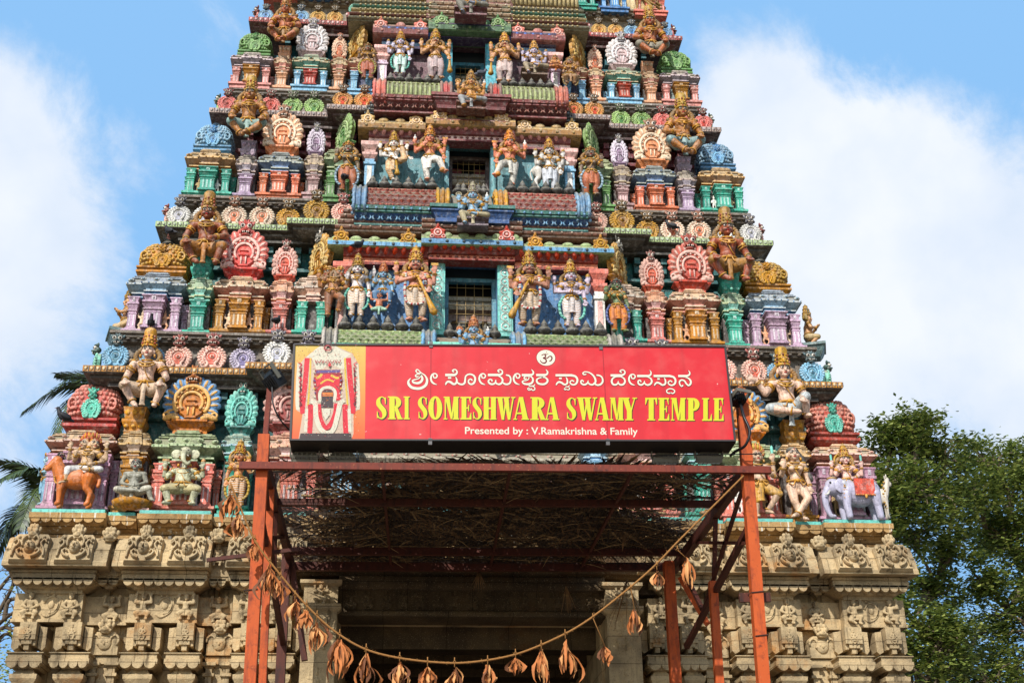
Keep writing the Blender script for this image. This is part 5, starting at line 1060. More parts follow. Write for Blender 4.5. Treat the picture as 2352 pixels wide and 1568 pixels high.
    for n, m in T2: obj(n,m,[P(c[1]),P(WHITE),P(c[2]),P(COAL)],root,off,None,sc)
    obj('eyes',E,[PUP],root,off,None,sc)
    return root
beast('orange brown ram carrying the two headed rider, at the left end of the stone ledge',100,233,1166,1050,L0-.12,'ram',(C(202,112,48),C(206,150,60),C(200,60,50)))
beast('white elephant with a red saddle cloth under the crowned rider',1886,2024,1198,1100,L0-.14,'elephant',(C(186,182,204),C(206,150,60),C(206,84,60)))
beast('small striped lion behind the elephant at the right end of the stone ledge',1996,2050,1192,1090,L0+.35,'lion',(C(206,196,180),C(200,150,50),C(190,60,50)),False)
beast('white bull with golden trimmings standing behind the white god',1216,1308,441,366,n3+.05,'bull',(C(238,230,220),C(200,130,50),C(226,200,170)),False)
# ---- pigeons
PG = 'pigeons perched on the tower'
def pigeon(label, px, py, plane, s, yaw, c):
    B = MB(); B.ell((0,0,.5),(.3,.2,.24),0,12,8,Euler((0,R(-25),0))); B.cap((.2,0,.62),(.3,0,.85),.15,.1); B.ell((.33,0,.92),(.11,.1,.1),0,10,8); B.cap((-.2,0,.42),(-.55,0,.3),.14,.06)
    D = MB(); D.tube([(.42,0,.92),(.52,0,.9)],[.03,.006],0,5)
    for sx in (-1,1): D.tube([(.02,sx*.07,.3),(.04,sx*.07,.02)],.02,0,5); D.tube([(-.04,sx*.07,.02),(.12,sx*.07,.02)],.018,0,5); D.ell((.38,sx*.08,.94),.02,1,6,4)
    W = MB()
    for sx in (-1,1): W.ell((-.08,sx*.19,.5),(.33,.05,.15),0,10,6,Euler((0,R(-18),0)))
    x, z = U(px,py,plane); r = tag(empty('pigeon',(x,plane,z),(0,0,R(yaw))),label,'pigeon',PG)
    me = remesh(B,.03,2,'body'); me.materials.clear(); me.materials.append(plain('feathers',c,.6)); put('body',me,r,(0,0,0),None,s)
    put('wings',W.mesh('wings',[plain('wing_feathers',tuple(v*.7 for v in c),.6)]),r,(0,0,0),None,s); put('beak_and_feet',D.mesh('beak_and_feet',[plain('beak',C(150,90,80),.5),PUP]),r,(0,0,0),None,s)
gr_, dk_ = C(92,96,108), C(40,40,46)
pigeon('dark pigeon on the pink roof above the ram rider',143,976,YP[1]-.03,.34,200,dk_)
pigeon('dark pigeon in front of the lilac pillars on the left',345,757,YP[2]-.12,.3,-80,dk_)
pigeon('dark pigeon facing away on the foot of the slim pink shrine',634,752,YP[2]-.1,.3,70,dk_)
pigeon('grey pigeon beside the crown of the golden seated god',1105,184,n4-.02,.34,20,gr_)
pigeon('black pigeon under the green cornice near the golden domed roof',388,548,YP[2]+.3,.34,150,dk_)
pigeon('dark pigeon under the golden cornice above the orange gable',412,872,YP[1]+.35,.34,160,dk_)
pigeon('black pigeon perched on the skirt of the left green faced woman',790,420,YP[3]-.42,.3,110,dk_)
pigeon('dark pigeon on the green cornice in front of the right ochre ornaments',1543,533,YK[2]+.0,.3,170,dk_)
pigeon('dark pigeon beside the blue window frame niche, above the crowned white god',822,578,n2-.5,.3,30,dk_)
# ================================================================ stone gateway under the tower
def stone_mat(name='carved_granite', c1=C(202,178,138), c2=C(148,130,102), stain=C(182,122,58), drips=False):
    m = bpy.data.materials.new(name); m.use_nodes = True; nt = m.node_tree; N = nt.nodes; L = nt.links; b = N['Principled BSDF']
    geo = N.new('ShaderNodeNewGeometry')
    def noise(s, d, vec=None, r=.6):
        n = N.new('ShaderNodeTexNoise'); n.inputs['Scale'].default_value = s; n.inputs['Detail'].default_value = d; n.inputs['Roughness'].default_value = r; L.new(vec or geo.outputs['Position'], n.inputs['Vector']); return n.outputs['Fac']
    def ramp(x, lo, hi, k=1.):
        n = N.new('ShaderNodeMapRange'); n.interpolation_type = 'SMOOTHSTEP'; L.new(x, n.inputs[0]); n.inputs[1].default_value = lo; n.inputs[2].default_value = hi; n.inputs[4].default_value = k; return n.outputs[0]
    def mixc(f, a, bb):
        n = N.new('ShaderNodeMix'); n.data_type = 'RGBA'; L.new(f, n.inputs[0])
        for i, x in ((6,a),(7,bb)):
            if hasattr(x,'is_output'): L.new(x, n.inputs[i])
            else: n.inputs[i].default_value = (*x,1)
        return n.outputs[2]
    col = mixc(ramp(noise(1.7,8),.38,.66), c1, c2)
    col = mixc(ramp(noise(1.1,7,None,.7),.52,.7,.75), col, stain)
    mp = N.new('ShaderNodeMapping'); mp.inputs['Scale'].default_value = (5,5,.7); L.new(geo.outputs['Position'], mp.inputs['Vector'])
    col = mixc(ramp(noise(1.5,6,mp.outputs[0]),.54,.72,.75), col, C(66,54,40))
    col = mixc(ramp(noise(45,3),.58,.68,.55), col, C(84,74,60)); col = mixc(ramp(noise(60,2),.62,.7,.5), col, C(222,204,170))
    sx = N.new('ShaderNodeSeparateXYZ'); L.new(geo.outputs['Position'], sx.inputs[0]); cb = N.new('ShaderNodeCombineXYZ'); L.new(sx.outputs[0], cb.inputs[0]); L.new(sx.outputs[2], cb.inputs[1])
    br = N.new('ShaderNodeTexBrick'); br.offset = .37; br.inputs['Scale'].default_value = 1.0; br.inputs['Mortar Size'].default_value = .007; br.inputs['Mortar Smooth'].default_value = .3; br.inputs['Brick Width'].default_value = 1.13; br.inputs['Row Height'].default_value = .47
    br.inputs['Color1'].default_value = (.86,.86,.86,1); br.inputs['Color2'].default_value = (1.12,1.1,1.05,1); br.inputs['Mortar'].default_value = (.3,.27,.23,1); L.new(cb.outputs[0], br.inputs['Vector'])
    bm = N.new('ShaderNodeMix'); bm.data_type = 'RGBA'; bm.blend_type = 'MULTIPLY'; bm.inputs[0].default_value = .85; L.new(col, bm.inputs[6]); L.new(br.outputs['Color'], bm.inputs[7]); col = bm.outputs[2]
    if drips:
        m2 = N.new('ShaderNodeMapping'); m2.inputs['Scale'].default_value = (13,13,.8); L.new(geo.outputs['Position'], m2.inputs['Vector'])
        col = mixc(ramp(noise(1.0,5,m2.outputs[0]),.60,.66,.8), col, C(232,228,214))
    L.new(col, b.inputs['Base Color']); b.inputs['Roughness'].default_value = .88; b.inputs['Specular IOR Level'].default_value = .2
    bp = N.new('ShaderNodeBump'); bp.inputs['Strength'].default_value = .55; bp.inputs['Distance'].default_value = .05; L.new(noise(14,8,None,.7), bp.inputs['Height']); L.new(bp.outputs[0], b.inputs['Normal'])
    return m
ST = stone_mat(); STD = stone_mat('stained_granite', C(186,150,100), C(140,112,76), C(170,108,44), True); STK = stone_mat('shade_darkened_granite', C(96,80,58), C(70,58,44), C(90,62,34))  # STK: shade under the thatch is put into its darker stone colours
gate = tag(empty('stone_gateway',(0,0,0)), 'weathered carved granite gateway base with dwarf friezes and a dark doorway under the painted tower', 'stone gateway')
def gp(name, mb, mats=None, parent=None, loc=(0,0,0)): return obj(name, mb, mats or [ST], parent or gate, loc)
def zc(py, y): return UZ(240, py, y)
def relief(arms, legs, fat):
    sh = person_shape(dict(arms=arms, legs=legs, fat=fat, dz=-.2, crown='small', hair='cap', jewel=False, dhoti=False, armk=1.75, legk=1.5, hk=1.5))
    mb = MB(); [mb.join(s) for s in [sh[0],sh[2]]+[m for _,m in sh[4]]]
    mb.box(-.24,.24,-.1,.1,.13,.2)
    z = [v[2] for v in mb.v]; m2 = MB(); m2.join(mb,(0,0,-min(z)/(max(z)-min(z))),1/(max(z)-min(z)))
    me = remesh(m2,.014,2,'dwarf_relief'); me.materials.clear(); me.materials.append(ST); return me
SQ = [((-.07,0,.47),(-.21,-.1,.4),(-.12,-.05,.23),(-.16,-.12,.21)),((.07,0,.47),(.21,-.1,.4),(.12,-.05,.23),(.16,-.12,.21))]
SQ2 = [((-.07,0,.47),(-.21,-.1,.45),(-.14,-.05,.25),(-.2,-.1,.21)),((.07,0,.47),(.19,-.1,.33),(.05,-.08,.25),(.02,-.14,.22))]
RA = ((-.13,0,.775),(-.25,-.02,.77),(-.23,-.03,.95),(0,0,1)); RB = ((-.13,0,.775),(-.23,-.02,.64),(-.12,-.1,.56),(.4,-.2,-.5))
DWARF = [relief([RA,mx(RA)],SQ,1.25), relief([RA,mx(RB)],SQ2,1.3), relief([RB,mx(RB)],SQ,1.3)]
def small_head():
    mb = MB(); mb.ell((0,.02,.1),(.3,.16,.22),0,14,9); mb.ell((0,-.14,-.02),(.2,.14,.11),0,12,8); mb.ell((0,-.25,.04),(.07,.06,.06),0,8,6); mb.ell((0,-.06,-.14),(.22,.12,.06),0,10,6)
    for sx in (-1,1): mb.ell((sx*.15,-.14,.14),.1,0,10,7); mb.ell((sx*.13,-.06,.32),(.11,.1,.12),0,10,7); mb.ell((sx*.2,-.12,-.06),(.08,.08,.07),0,8,6); mb.ell((sx*.29,.02,.22),(.08,.08,.12),0,8,6)
    mb.ell((0,-.06,.36),(.07,.09,.13),0,8,6)
    me = remesh(mb,.022,1,'lion_mask'); me.materials.clear(); me.materials.append(ST); return me
LMASK = small_head()
def plaque():
    """carved plaque of the cornice: foliage scrolls round a small face"""
    mb = MB(); mb.extr([(-.5,0),(.5,0),(.5,.75),(.42,.86),(-.42,.86),(-.5,.75)],-.05,.1,0,.06)
    for sx in (-1,1):
        mb.tube(spline([(sx*.1,-.07,.08),(sx*.22,-.08,.12),(sx*.3,-.075,.24),(sx*.24,-.07,.34),(sx*.18,-.07,.27)],5),[.04]*12+[.028]*9,0,5)
        mb.tube(spline([(sx*.42,-.06,.1),(sx*.4,-.07,.3),(sx*.3,-.08,.48),(sx*.36,-.075,.62),(sx*.44,-.07,.54)],5),[.035]*12+[.028]*9,0,5)
        mb.tube(spline([(sx*.2,-.07,.42),(sx*.22,-.08,.6),(sx*.12,-.075,.74),(sx*.05,-.07,.66)],5),.032,0,5)
        for i in range(4): mb.ell((sx*(.15+.09*i),-.06,.72-.06*(i%2)),(.05,.035,.04),0,6,5)
    mb.ell((0,-.06,.40),(.15,.09,.19),0,12,8); mb.cap((0,-.14,.43),(0,-.16,.36),.02,.03); mb.ell((0,-.13,.29),(.05,.03,.02),0,8,5)
    for sx in (-1,1): mb.ell((sx*.055,-.135,.44),(.03,.02,.02),0,7,5)
    return mb.mesh('carved_plaque',[ST])
PLAQ = plaque()
def scallops(mb, x0, x1, y, z, h, pitch=.17, m=0):
    n = max(2,int((x1-x0)/pitch)); w = (x1-x0)/n
    r = w*.5
    for i in range(n):
        c = x0+w*(i+.5); mb.extr([(c+r*math.cos(R(180+180*k/8)),z+.01+h*1.7*math.sin(R(180+180*k/8))) for k in range(9)]+[(c+r,z+.05),(c-r,z+.05)],y-.045,y+.05,m,.08)
def both_sides(o):
    c = tree_copy(o, o.parent); c.location.x = -c.location.x
    return c
HX = 7.95
yS, yK, yL, yF, yB, yA = .1, .0, .22, .5, .3, .2
def seg(name, px0, px1, yp, f, mats=None, clampx=None):
    """one block of a course between two pixel columns on plane yp, built left, copied right"""
    a, b = UX(px0,1300,yp), UX(px1,1300,yp); c = (a+b)/2
    mb = MB(); f(mb,a-c,b-c); o = gp(name,mb,mats,gate,(c,0,0)); both_sides(o); return o, c, a, b
# teal topped ledge and stained slab
ZT = ZK[0]; z_s1, z_s0 = zc(1177,yS), zc(1212,yS)
def ledge(px0,px1,yf):
    def f(mb,a,b):
        mb.box(a+.03,b-.03,yf+.02,yf+1.6,z_s1+.004,ZT+.002,1)
        mb.mould(a,b,[(yf+1.6,z_s0-.02),(yf+.3,z_s0-.02),(yf+.27,z_s0+.03),(yf+.14,z_s0+.1),(yf+.05,z_s0+.17),(yf+.04,z_s0+.18),(yf,z_s0+.18),(yf,z_s1),(yf+1.6,z_s1)],0)
        scallops(mb,a+.02,b-.02,yf+.06,z_s0+.165,.045)
    seg('ledge_slab',px0,px1,yf,f,[STD,P(C(110,205,190),.5,.3,.35,.45)])
ledge(48,228,yS); ledge(229,300,yS+.14); ledge(301,476,yS); ledge(477,535,yS+.14); ledge(536,700,yS)
mb = MB(); mb.box(UX(701,1190,yS),-UX(701,1190,yS),yS+.1,1.6,z_s0-.02,ZT-.02,0); gp('ledge_slab',mb,[STD])
# body of the gateway: walls, passage
body = MB(); XD = 2.30; zk0 = zc(1299,yK); ztop = z_s0
for s in (-1,1):
    a, b = sorted((s*XD,s*7.3)); body.box(a,b,.85,9,0,ztop-.03,0)
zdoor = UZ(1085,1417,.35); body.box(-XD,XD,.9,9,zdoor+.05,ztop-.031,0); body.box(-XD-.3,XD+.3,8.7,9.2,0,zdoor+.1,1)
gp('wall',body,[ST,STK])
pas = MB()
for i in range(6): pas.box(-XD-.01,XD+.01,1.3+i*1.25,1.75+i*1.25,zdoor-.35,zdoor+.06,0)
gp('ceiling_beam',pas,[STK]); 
# recess band under the slab with small blocks
mb = MB(); zb1, zb0 = z_s0-.02, zc(1240,.45); mb.box(-7.45,7.45,.5,1.2,zb0-.3,zb1,0)
for i in range(26):
    x = -7.3+14.6*i/25; mb.box(x-.16,x+.16,.42,.5,zb0-.1,zb1-.04,0)
mb.mould(-7.5,7.5,[(.6,zb1-.12),(.36,zb1-.12),(.36,zb1-.03),(.6,zb1-.03)],0)
gp('recess_band',mb,[STD])
# big drooping cornice with plaques and lion masks
zk1 = zc(1233,yK+.3)
def kap(px0,px1,yf,plaques):
    def f(mb,a,b):
        mb.mould(a,b,[(yf+.9,zk0+.02),(yf+.1,zk0),(yf,zk0),(yf,zk0+.07),(yf+.03,zk0+.1),(yf+.07,zk0+.26),(yf+.10,zk0+.27),(yf+.1,zk0+.32),(yf+.14,zk0+.34),(yf+.24,zk0+.53),(yf+.36,zk1),(yf+.9,zk1)],0)
        n = 4
        for i in range(1,n): x = a+(b-a)*i/n; mb.box(x-.006,x+.006,yf+.06,yf+.09,zk0+.06,zk0+.24,0)
    o,c,a,b = seg('cornice_block',px0,px1,yf,f)
    for px in plaques:
        x = UX(px,1265,yf+.03)
        for s in (1,-1):
            w = .62; put('carved_plaque',PLAQ,gate,(s*x,yf-.035,zk0+.04),(R(-22),0,0),(w,1.25,.66)); put('lion_mask',LMASK,gate,(s*x,yf+.12,zk1-.02),None,(.34,.36,.42))
kap(2,243,yK,(68,172)); kap(256,479,yK,(330,430)); kap(517,700,yK,(565,655))
for px in (249,498):
    x = UX(px,1270,.2)
    for s in (1,-1): put('lion_mask',LMASK,gate,(s*x,.2,zk1-.04),None,.42); put('dwarf_relief',DWARF[2],gate,(s*x,.33,zk0+.1),None,(.34,.3,.42))
mb = MB(); mb.box(-7.5,7.5,.42,1.2,zk0-.05,zk1-.1,0); gp('recess_band',mb)
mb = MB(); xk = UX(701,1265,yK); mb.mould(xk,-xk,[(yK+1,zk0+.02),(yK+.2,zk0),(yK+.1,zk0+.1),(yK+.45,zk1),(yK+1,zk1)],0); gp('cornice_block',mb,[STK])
# lotus capitals
def lotus(px0,px1,yf,scal=True):
    z1, zs, z0, zf1, zf0 = zc(1309,yf), zc(1331,yf), zc(1349,yf), zc(1353,yf+.2), zc(1362,yf+.2)
    def f(mb,a,b):
        mb.stack((a+b)/2,yf+.6,(b-a)/2,.6,[(-.30,zf0),(-.24,zf0+.005),(-.24,zf1),(-.31,zf1+.005),(-.30,z0),(-.2,z0+.03),(-.08,z0+.12),(-.035,zs-.0),(-.0,zs+.005),(0,zs+.1),(-.02,zs+.105),(-.02,z1-.05),(.01,z1-.045),(.01,z1),(0,z1+.01)],0)
        scallops(mb,a+.03,b-.03,yf+.045,zs-.01,.055,.16)
        n = 5
        for i in range(n): x = a+.15+(b-a-.3)*(i+.5)/n; mb.ell((x,yf+.17,z0+.08),((b-a)/n*.4,.05,.06),0,8,5)
    return seg('lotus_capital',px0,px1,yf,f)
lotus(29,222,yL); lotus(223,281,yL+.22); lotus(282,478,yL); lotus(479,526,yL+.22); lotus(527,668,yL)
# frieze of dwarfs
zf1, zf0 = zc(1363,yF), zc(1429,yF)
def frz(px0,px1,yf,dw,pads=True):
    def f(mb,a,b):
        mb.box(a,b,yf,yf+.5,zf0,zf1,0)
        mb.box(a-.015,b+.015,yf-.03,yf+.3,zf0-.0,zf0+.05,0)
    seg('frieze_panel',px0,px1,yf,f)
    for i,px in enumerate(dw):
        x = UX(px,1400,yf)
        for s in (1,-1):
            o = put('dwarf_relief',DWARF[(i+(s>0)+int(px))%3],gate,(s*x,yf-.05,zf0+.03),(0,0,R(((px*7+s*13)%9)-4)),((zf1-zf0)*1.0*s,(zf1-zf0)*.8,(zf1-zf0)*.98))
frz(46,201,yF,(70,162)); frz(202,304,yF+.2,(257,)); frz(305,462,yF,(329,427)); frz(463,541,yF+.2,(503,)); frz(542,676,yF,(570,640))
mb = MB()
for px,y_ in ((116,yF),(378,yF)):   # scroll creatures between the dwarfs
    x = UX(px,1400,y_)
    for s in (1,-1):
        mb = MB(); mb.ring((0,-.0,.3),.12,.14,.022,0,14,5,-100,170); mb.ell((.0,0,.3),(.06,.03,.07),0,8,6); mb.tube(spline([(-.14,-.0,.15),(-.05,-.0,.1),(.1,-.0,.2),(.15,-.0,.42)],4),.022,0,5)
        for i in range(5): mb.ell((-.12+.05*i,-.0,.5-.03*(i%2)),(.04,.025,.03),0,6,5)
        gp('scroll_relief',mb,[ST],gate,(s*x,y_,zf0))
# corbels with carved faces and side plates
zb1, zb0 = zc(1428,yB), zc(1490,yB)
def corbel(px0,px1):
    a, b = UX(px0,1460,yB), UX(px1,1460,yB); c, w = (a+b)/2, b-a; h = zb1-zb0
    for s in (1,-1):
        mb = MB(); hw = w*.5
        mb.box(-hw,hw,yB,.9,h*.36,h,0); mb.box(-hw*.62,hw*.62,yB+.02,.9,h*.2,h*.36,0); mb.box(-hw*.3,hw*.3,yB+.05,.9,.0,h*.2,0); mb.box(-hw,-hw*.64,yB+.06,.9,h*.16,h*.359,0); mb.box(hw*.64,hw,yB+.06,.9,h*.16,h*.359,0)
        for sx in (-1,1):
            pl = [(sx*hw*1.12,h*.1),(sx*hw*1.7,h*.0),(sx*hw*2.05,h*.12),(sx*hw*2.05,h*.9),(sx*hw*1.12,h*.94)]
            mb.extr(pl if sx > 0 else pl[::-1],.46,.9,0,.05)
        o = gp('corbel',mb,[ST],gate,(s*c,0,zb0)); put('dwarf_relief',DWARF[2],o,(0,yB-.0,h*.36),None,(h*.48,h*.35,h*.58))
for p in ((42,81),(142,185),(306,345),(404,444),(552,590),(632,668)): corbel(*p)
for px,w in ((243,66),(506,60)):
    x = UX(px,1455,.55); W = UX(px+w/2,1455,.55)-UX(px-w/2,1455,.55)
    for s in (1,-1):
        mb = MB(); h = zb1-zb0; mb.extr([(-W/2,-.05),(W/2,-.05),(W/2,h*.62),(W*.32,h*.78),(-W*.32,h*.78),(-W/2,h*.62)],.55,.9,0,.05); mb.ell((0,.55,h*.35),(.12,.05,.13),0,10,7); mb.ell((0,.5,h*.33),(.02,.02,.035),0,6,4)
        for sx in (-1,1): mb.ell((sx*.045,.51,h*.38),(.02,.014,.014),0,6,4); mb.ring((sx*W*.33,.54,h*.45),.07,.09,.022,0,10,5,-60,200)
        o = gp('false_niche',mb,[ST],gate,(s*x,0,zb0)); put('lion_mask',LMASK,o,(0,.52,h*.84),None,.4)
        pm = MB()
        zt, zl = zb0-.06, 0
        pm.box(-W*.5,W*.5,.6,.9,zt-.12,zt,0); 
        for sx in (-1,1): pm.stack(sx*W*.33,.68,W*.12,.1,[(.04,zl),(.04,zt-.55),(.0,zt-.54),(0,zt-.34),(.04,zt-.33),(.04,zt-.28),(.0,zt-.27),(0,zt-.2),(.06,zt-.15),(.06,zt-.1)],0)
        pm.box(-W*.2,W*.2,.66,.9,zl,zt-.1,0); gp('niche_pilaster',pm,[ST],gate,(s*x,0,0))
# capitals and pilasters down to the ground
def pil(px0,px1):
    a, b = UX(px0,1510,yA), UX(px1,1510,yA); c, hw = (a+b)/2, (b-a)/2
    z1, z2, z3, z4, z5 = zc(1497,yA), zc(1522,yA), zc(1533,yA+.15), zc(1546,yA+.1), zc(1556,yA+.15)
    for s in (1,-1):
        mb = MB(); k = hw*.9
        mb.stack(0,.85,hw,.65,[(-k*.55,0),(-k*.55,.5),(-k*.62,.52),(-k*.62,z5-.5),(-k*.5,z5-.48),(-k*.5,z5-.40),(-k*.66,z5-.38),(-k*.66,z5-.16),(-k*.55,z5-.14),(-k*.28,z5-.02),(-k*.26,z5+.05),(-k*.42,z4),(-k*.62,z3-.03),(-k*.62,z3),(-k*.35,z2-.07),(-.06,z2-.03),(0,z2),(0,z2+.08),(-.02,z2+.085),(-.02,z1-.02),(.01,z1-.015),(.01,z1),(-.02,z1+.005)],0)
        scallops(mb,-hw+.02,hw-.02,yA+.03,z2-.01,.05,.15); gp('pilaster',mb,[ST],gate,(s*c,0,0))
for p in ((13,97),(112,205),(273,362),(377,460),(528,596),(610,676)): pil(*p)
# doorway: jambs with carved lion panels, lintel frieze
zj = UZ(720,1335,.25)
for s in (-1,1):
    mb = MB(); mb.box(-.29,.29,.15,.95,0,zj-.55,0); mb.stack(0,.5,.31,.36,[(0,zj-.55),(.05,zj-.5),(.05,zj-.42),(-.02,zj-.4),(-.02,zj-.1),(.05,zj-.06),(.05,zj),(0,zj)],0)
    o = gp('door_jamb',mb,[ST],gate,(s*2.62,0,0))
    for i in range(4): put('dwarf_relief',DWARF[(i+(s>0))%3],o,(0,.17,zj-1.2-.85*i),None,(.5,.35,.6)); 
    put('dwarf_relief',DWARF[0],o,(0,.14,zj-.42),None,(.42,.3,.36))
mb = MB(); mb.box(-2.33,2.33,.35,.95,zdoor,zj-.02,0); mb.mould(-2.33,2.33,[(.5,zj-.14),(.22,zj-.12),(.2,zj-.04),(.22,zj+.1),(.5,zj+.12)],0); mb.mould(-2.33,2.33,[(.5,zdoor-.001),(.28,zdoor-.001),(.28,zdoor+.07),(.5,zdoor+.07)],0)
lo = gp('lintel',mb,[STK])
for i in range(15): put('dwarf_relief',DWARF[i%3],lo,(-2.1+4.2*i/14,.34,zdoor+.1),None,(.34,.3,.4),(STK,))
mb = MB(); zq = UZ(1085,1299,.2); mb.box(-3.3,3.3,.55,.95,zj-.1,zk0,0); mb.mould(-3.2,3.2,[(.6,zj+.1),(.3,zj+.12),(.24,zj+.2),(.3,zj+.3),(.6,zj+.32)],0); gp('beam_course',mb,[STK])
# ground
g = MB(); g.box(-400,400,-400,400,-.5,0,0)
tag(obj('ground',g,[plain('dusty_paving',C(110,100,88),.9,0,.3,.7)]),kind='structure')
# ================================================================ rusty steel canopy
def rusty(name, c, dark, amt):
    m = plain(name, c, .5, 0, .12, 3); nt = m.node_tree; N = nt.nodes; L = nt.links; b = N['Principled BSDF']; col = b.inputs['Base Color'].links[0].from_socket; geo = N.new('ShaderNodeNewGeometry')
    mp = N.new('ShaderNodeMapping'); mp.inputs['Scale'].default_value = (6,6,1.1); L.new(geo.outputs['Position'], mp.inputs['Vector'])
    for sc, vec, lo, hi, cc in ((2.2,mp.outputs[0],.48,.66,dark),(9,geo.outputs['Position'],.55,.68,tuple(v*.55 for v in dark)),(28,geo.outputs['Position'],.62,.7,C(210,140,90))):
        n = N.new('ShaderNodeTexNoise'); n.inputs['Scale'].default_value = sc; n.inputs['Detail'].default_value = 7; n.inputs['Roughness'].default_value = .7; L.new(vec, n.inputs['Vector'])
        r = N.new('ShaderNodeMapRange'); L.new(n.outputs['Fac'], r.inputs[0]); r.inputs[1].default_value = lo; r.inputs[2].default_value = hi; r.inputs[4].default_value = amt
        x = N.new('ShaderNodeMix'); x.data_type = 'RGBA'; L.new(r.outputs[0], x.inputs[0]); L.new(col, x.inputs[6]); x.inputs[7].default_value = (*cc,1); col = x.outputs[2]
    L.new(col, b.inputs['Base Color']); b.inputs['Roughness'].default_value = .68; return m
RUST = rusty('red_oxide_steel', C(194,84,28), C(126,50,26), .75); RUSTD = rusty('rusted_steel', C(84,36,22), C(46,24,18), .8); RUSTM = rusty('dark_oxide_steel', C(120,46,28), C(76,32,24), .8)

YF = -5.5; ZC = 7.58; XL, XR = -3.16, 3.46
can = tag(empty('steel_canopy',(0.15,YF,0)), 'rusty red steel canopy frame with wire netting standing before the temple doorway', 'canopy'); CO = Vector((-.15,-YF,0))
def cp(name, mb, m): return obj(name, mb, [m], can, CO)
def bar(a, b, w, h=None):
    mb = MB(); a, b = Vector(a), Vector(b); d = (b-a).normalized(); up = Vector((0,0,1)) if abs(d.z) < .95 else Vector((0,1,0)); e1 = d.cross(up).normalized(); e2 = e1.cross(d); h = h or w
    vs = []
    for p in (a,b):
        for sx, sy in ((-1,-1),(1,-1),(1,1),(-1,1)): vs.append(p+e1*sx*w/2+e2*sy*h/2)
    mb.add(vs,[(3,2,1,0),(4,5,6,7),(0,1,5,4),(1,2,6,5),(2,3,7,6),(3,0,4,7)]); return mb
# posts: joist sections leaning very slightly
lt = U(607,1000,YF); rt_ = U(1703,907,YF); lb = U(574,1568,YF); rb_ = U(1753,1568,YF)
def post(t, b, w):
    dx = (t[0]-b[0])/(t[1]-b[1]); x0 = b[0]-dx*b[1]
    mb = MB(); vs = []
    for (x,z) in ((x0,0),(t[0],t[1])):
        for sx, sy in ((-1,-1),(1,-1),(1,1),(-1,1)): vs.append((x+sx*w/2,YF+sy*.07,z))
    mb.add(vs,[(3,2,1,0),(4,5,6,7),(0,1,5,4),(1,2,6,5),(2,3,7,6),(3,0,4,7)]); mb.box(x0-.2,x0+.2,YF-.2,YF+.2,0,.03); return mb
cp('post',post(lt,lb,.15),RUST); cp('post',post(rt_,rb_,.15),RUST)
(xq,zq),(xr,zr) = U(609,1005,YF),U(620,880,YF); cp('lamp_pole',bar((xq,YF+.02,zq),(xr,YF+.02,zr),.07),RUSTM)
def thin(px_t,py_t,px_b,py_b,y,w,m=RUSTD):
    (xa,za),(xb,zb) = U(px_t,py_t,y),U(px_b,py_b,y); k = (xa-xb)/(za-zb); cp('post',bar((xb-k*zb,y,0),(xa,y,za),w),m)
thin(622,1120,603,1568,-4.6,.1,RUST); thin(660,1250,643,1568,-1.0,.15,RUSTD); thin(1535,1290,1552,1568,-1.0,.17,RUST); thin(1637,1335,1652,1568,-3.2,.12,RUST)
# beams of the roof
yb2 = -3.9; yb3 = -1.35; yb4 = -.45
cp('beam',bar((XL-.25,YF-.13,ZC-.1),(XR+.28,YF-.13,ZC-.04),.07,.095),RUSTM)
for (pxx,pyy,ww) in ((1738,1368,.42),(575,1357,.0)):
    if ww: cp('bracket_plate',bar((UX(pxx,pyy,YF)-ww/2,YF+.1,UZ(pxx,pyy,YF)),(UX(pxx,pyy,YF)+ww/2,YF+.1,UZ(pxx,pyy,YF)+.01),.05,.12),RUSTD)
for (pxx,pyy) in ((1736,1362),(1747,1461),(577,1357),(600,1080)):
    tm_ = MB(); xx_,zz_ = U(pxx,pyy,YF); tm_.tube([(xx_-.085,YF-.08,zz_-.01),(xx_+.085,YF-.08,zz_+.01),(xx_+.085,YF+.08,zz_),(xx_-.085,YF+.08,zz_)],.008,0,4,closed=True); cp('wire_tie',tm_,plain('tie_wire',C(60,40,34),.7))
cp('beam',bar((XL,yb2,ZC-.02),(XR,yb2,ZC+.05),.07,.1),RUSTD); cp('beam',bar((XL+.02,yb3,ZC-.0),(XR,yb3,ZC+.06),.08,.12),RUSTD); cp('beam',bar((XL+.02,yb4,ZC),(XR,yb4,ZC+.06),.1,.14),RUSTD)
for x in (XL+.06,XR-.02): cp('beam',bar((x,YF+.02,ZC),(x,yb4,ZC+.02),.1,.16),RUSTD)
for x in (-1.55,0.2,1.9): cp('beam',bar((x,YF+.02,ZC+.03),(x+.12*math.sin(x*3),yb4+.02,ZC+.05),.04,.05),RUSTD)
# side trusses
for s,x in ((-1,XL+.06),(1,XR-.02)):
    lo = 6.15
    for (a,b,w) in (((x,YF+.1,ZC-.75),(x,-1.0,lo),.08),((x,YF+.1,ZC-.1),(x,-2.2,lo+.2),.05),((x,-3.6,ZC-.08),(x,-3.2,lo+.55),.06),((x,-2.3,ZC-.06),(x,YF+.1,ZC-1.0),.05),((x,-1.0,ZC-.06),(x,-2.3,lo+.3),.06)): cp('brace',bar(a,b,w),RUSTD)
cp('brace',bar((-3.05,-1.0,ZC-.1),(-2.75,-1.0,5.9),.1),RUSTD); cp('brace',bar((3.4,-1.1,ZC-.3),(3.75,-1.3,6.45),.09),RUST)
cp('brace',bar((XL-.75,-4.4,6.55),(XL+.5,-4.4,6.72),.05),RUSTD)
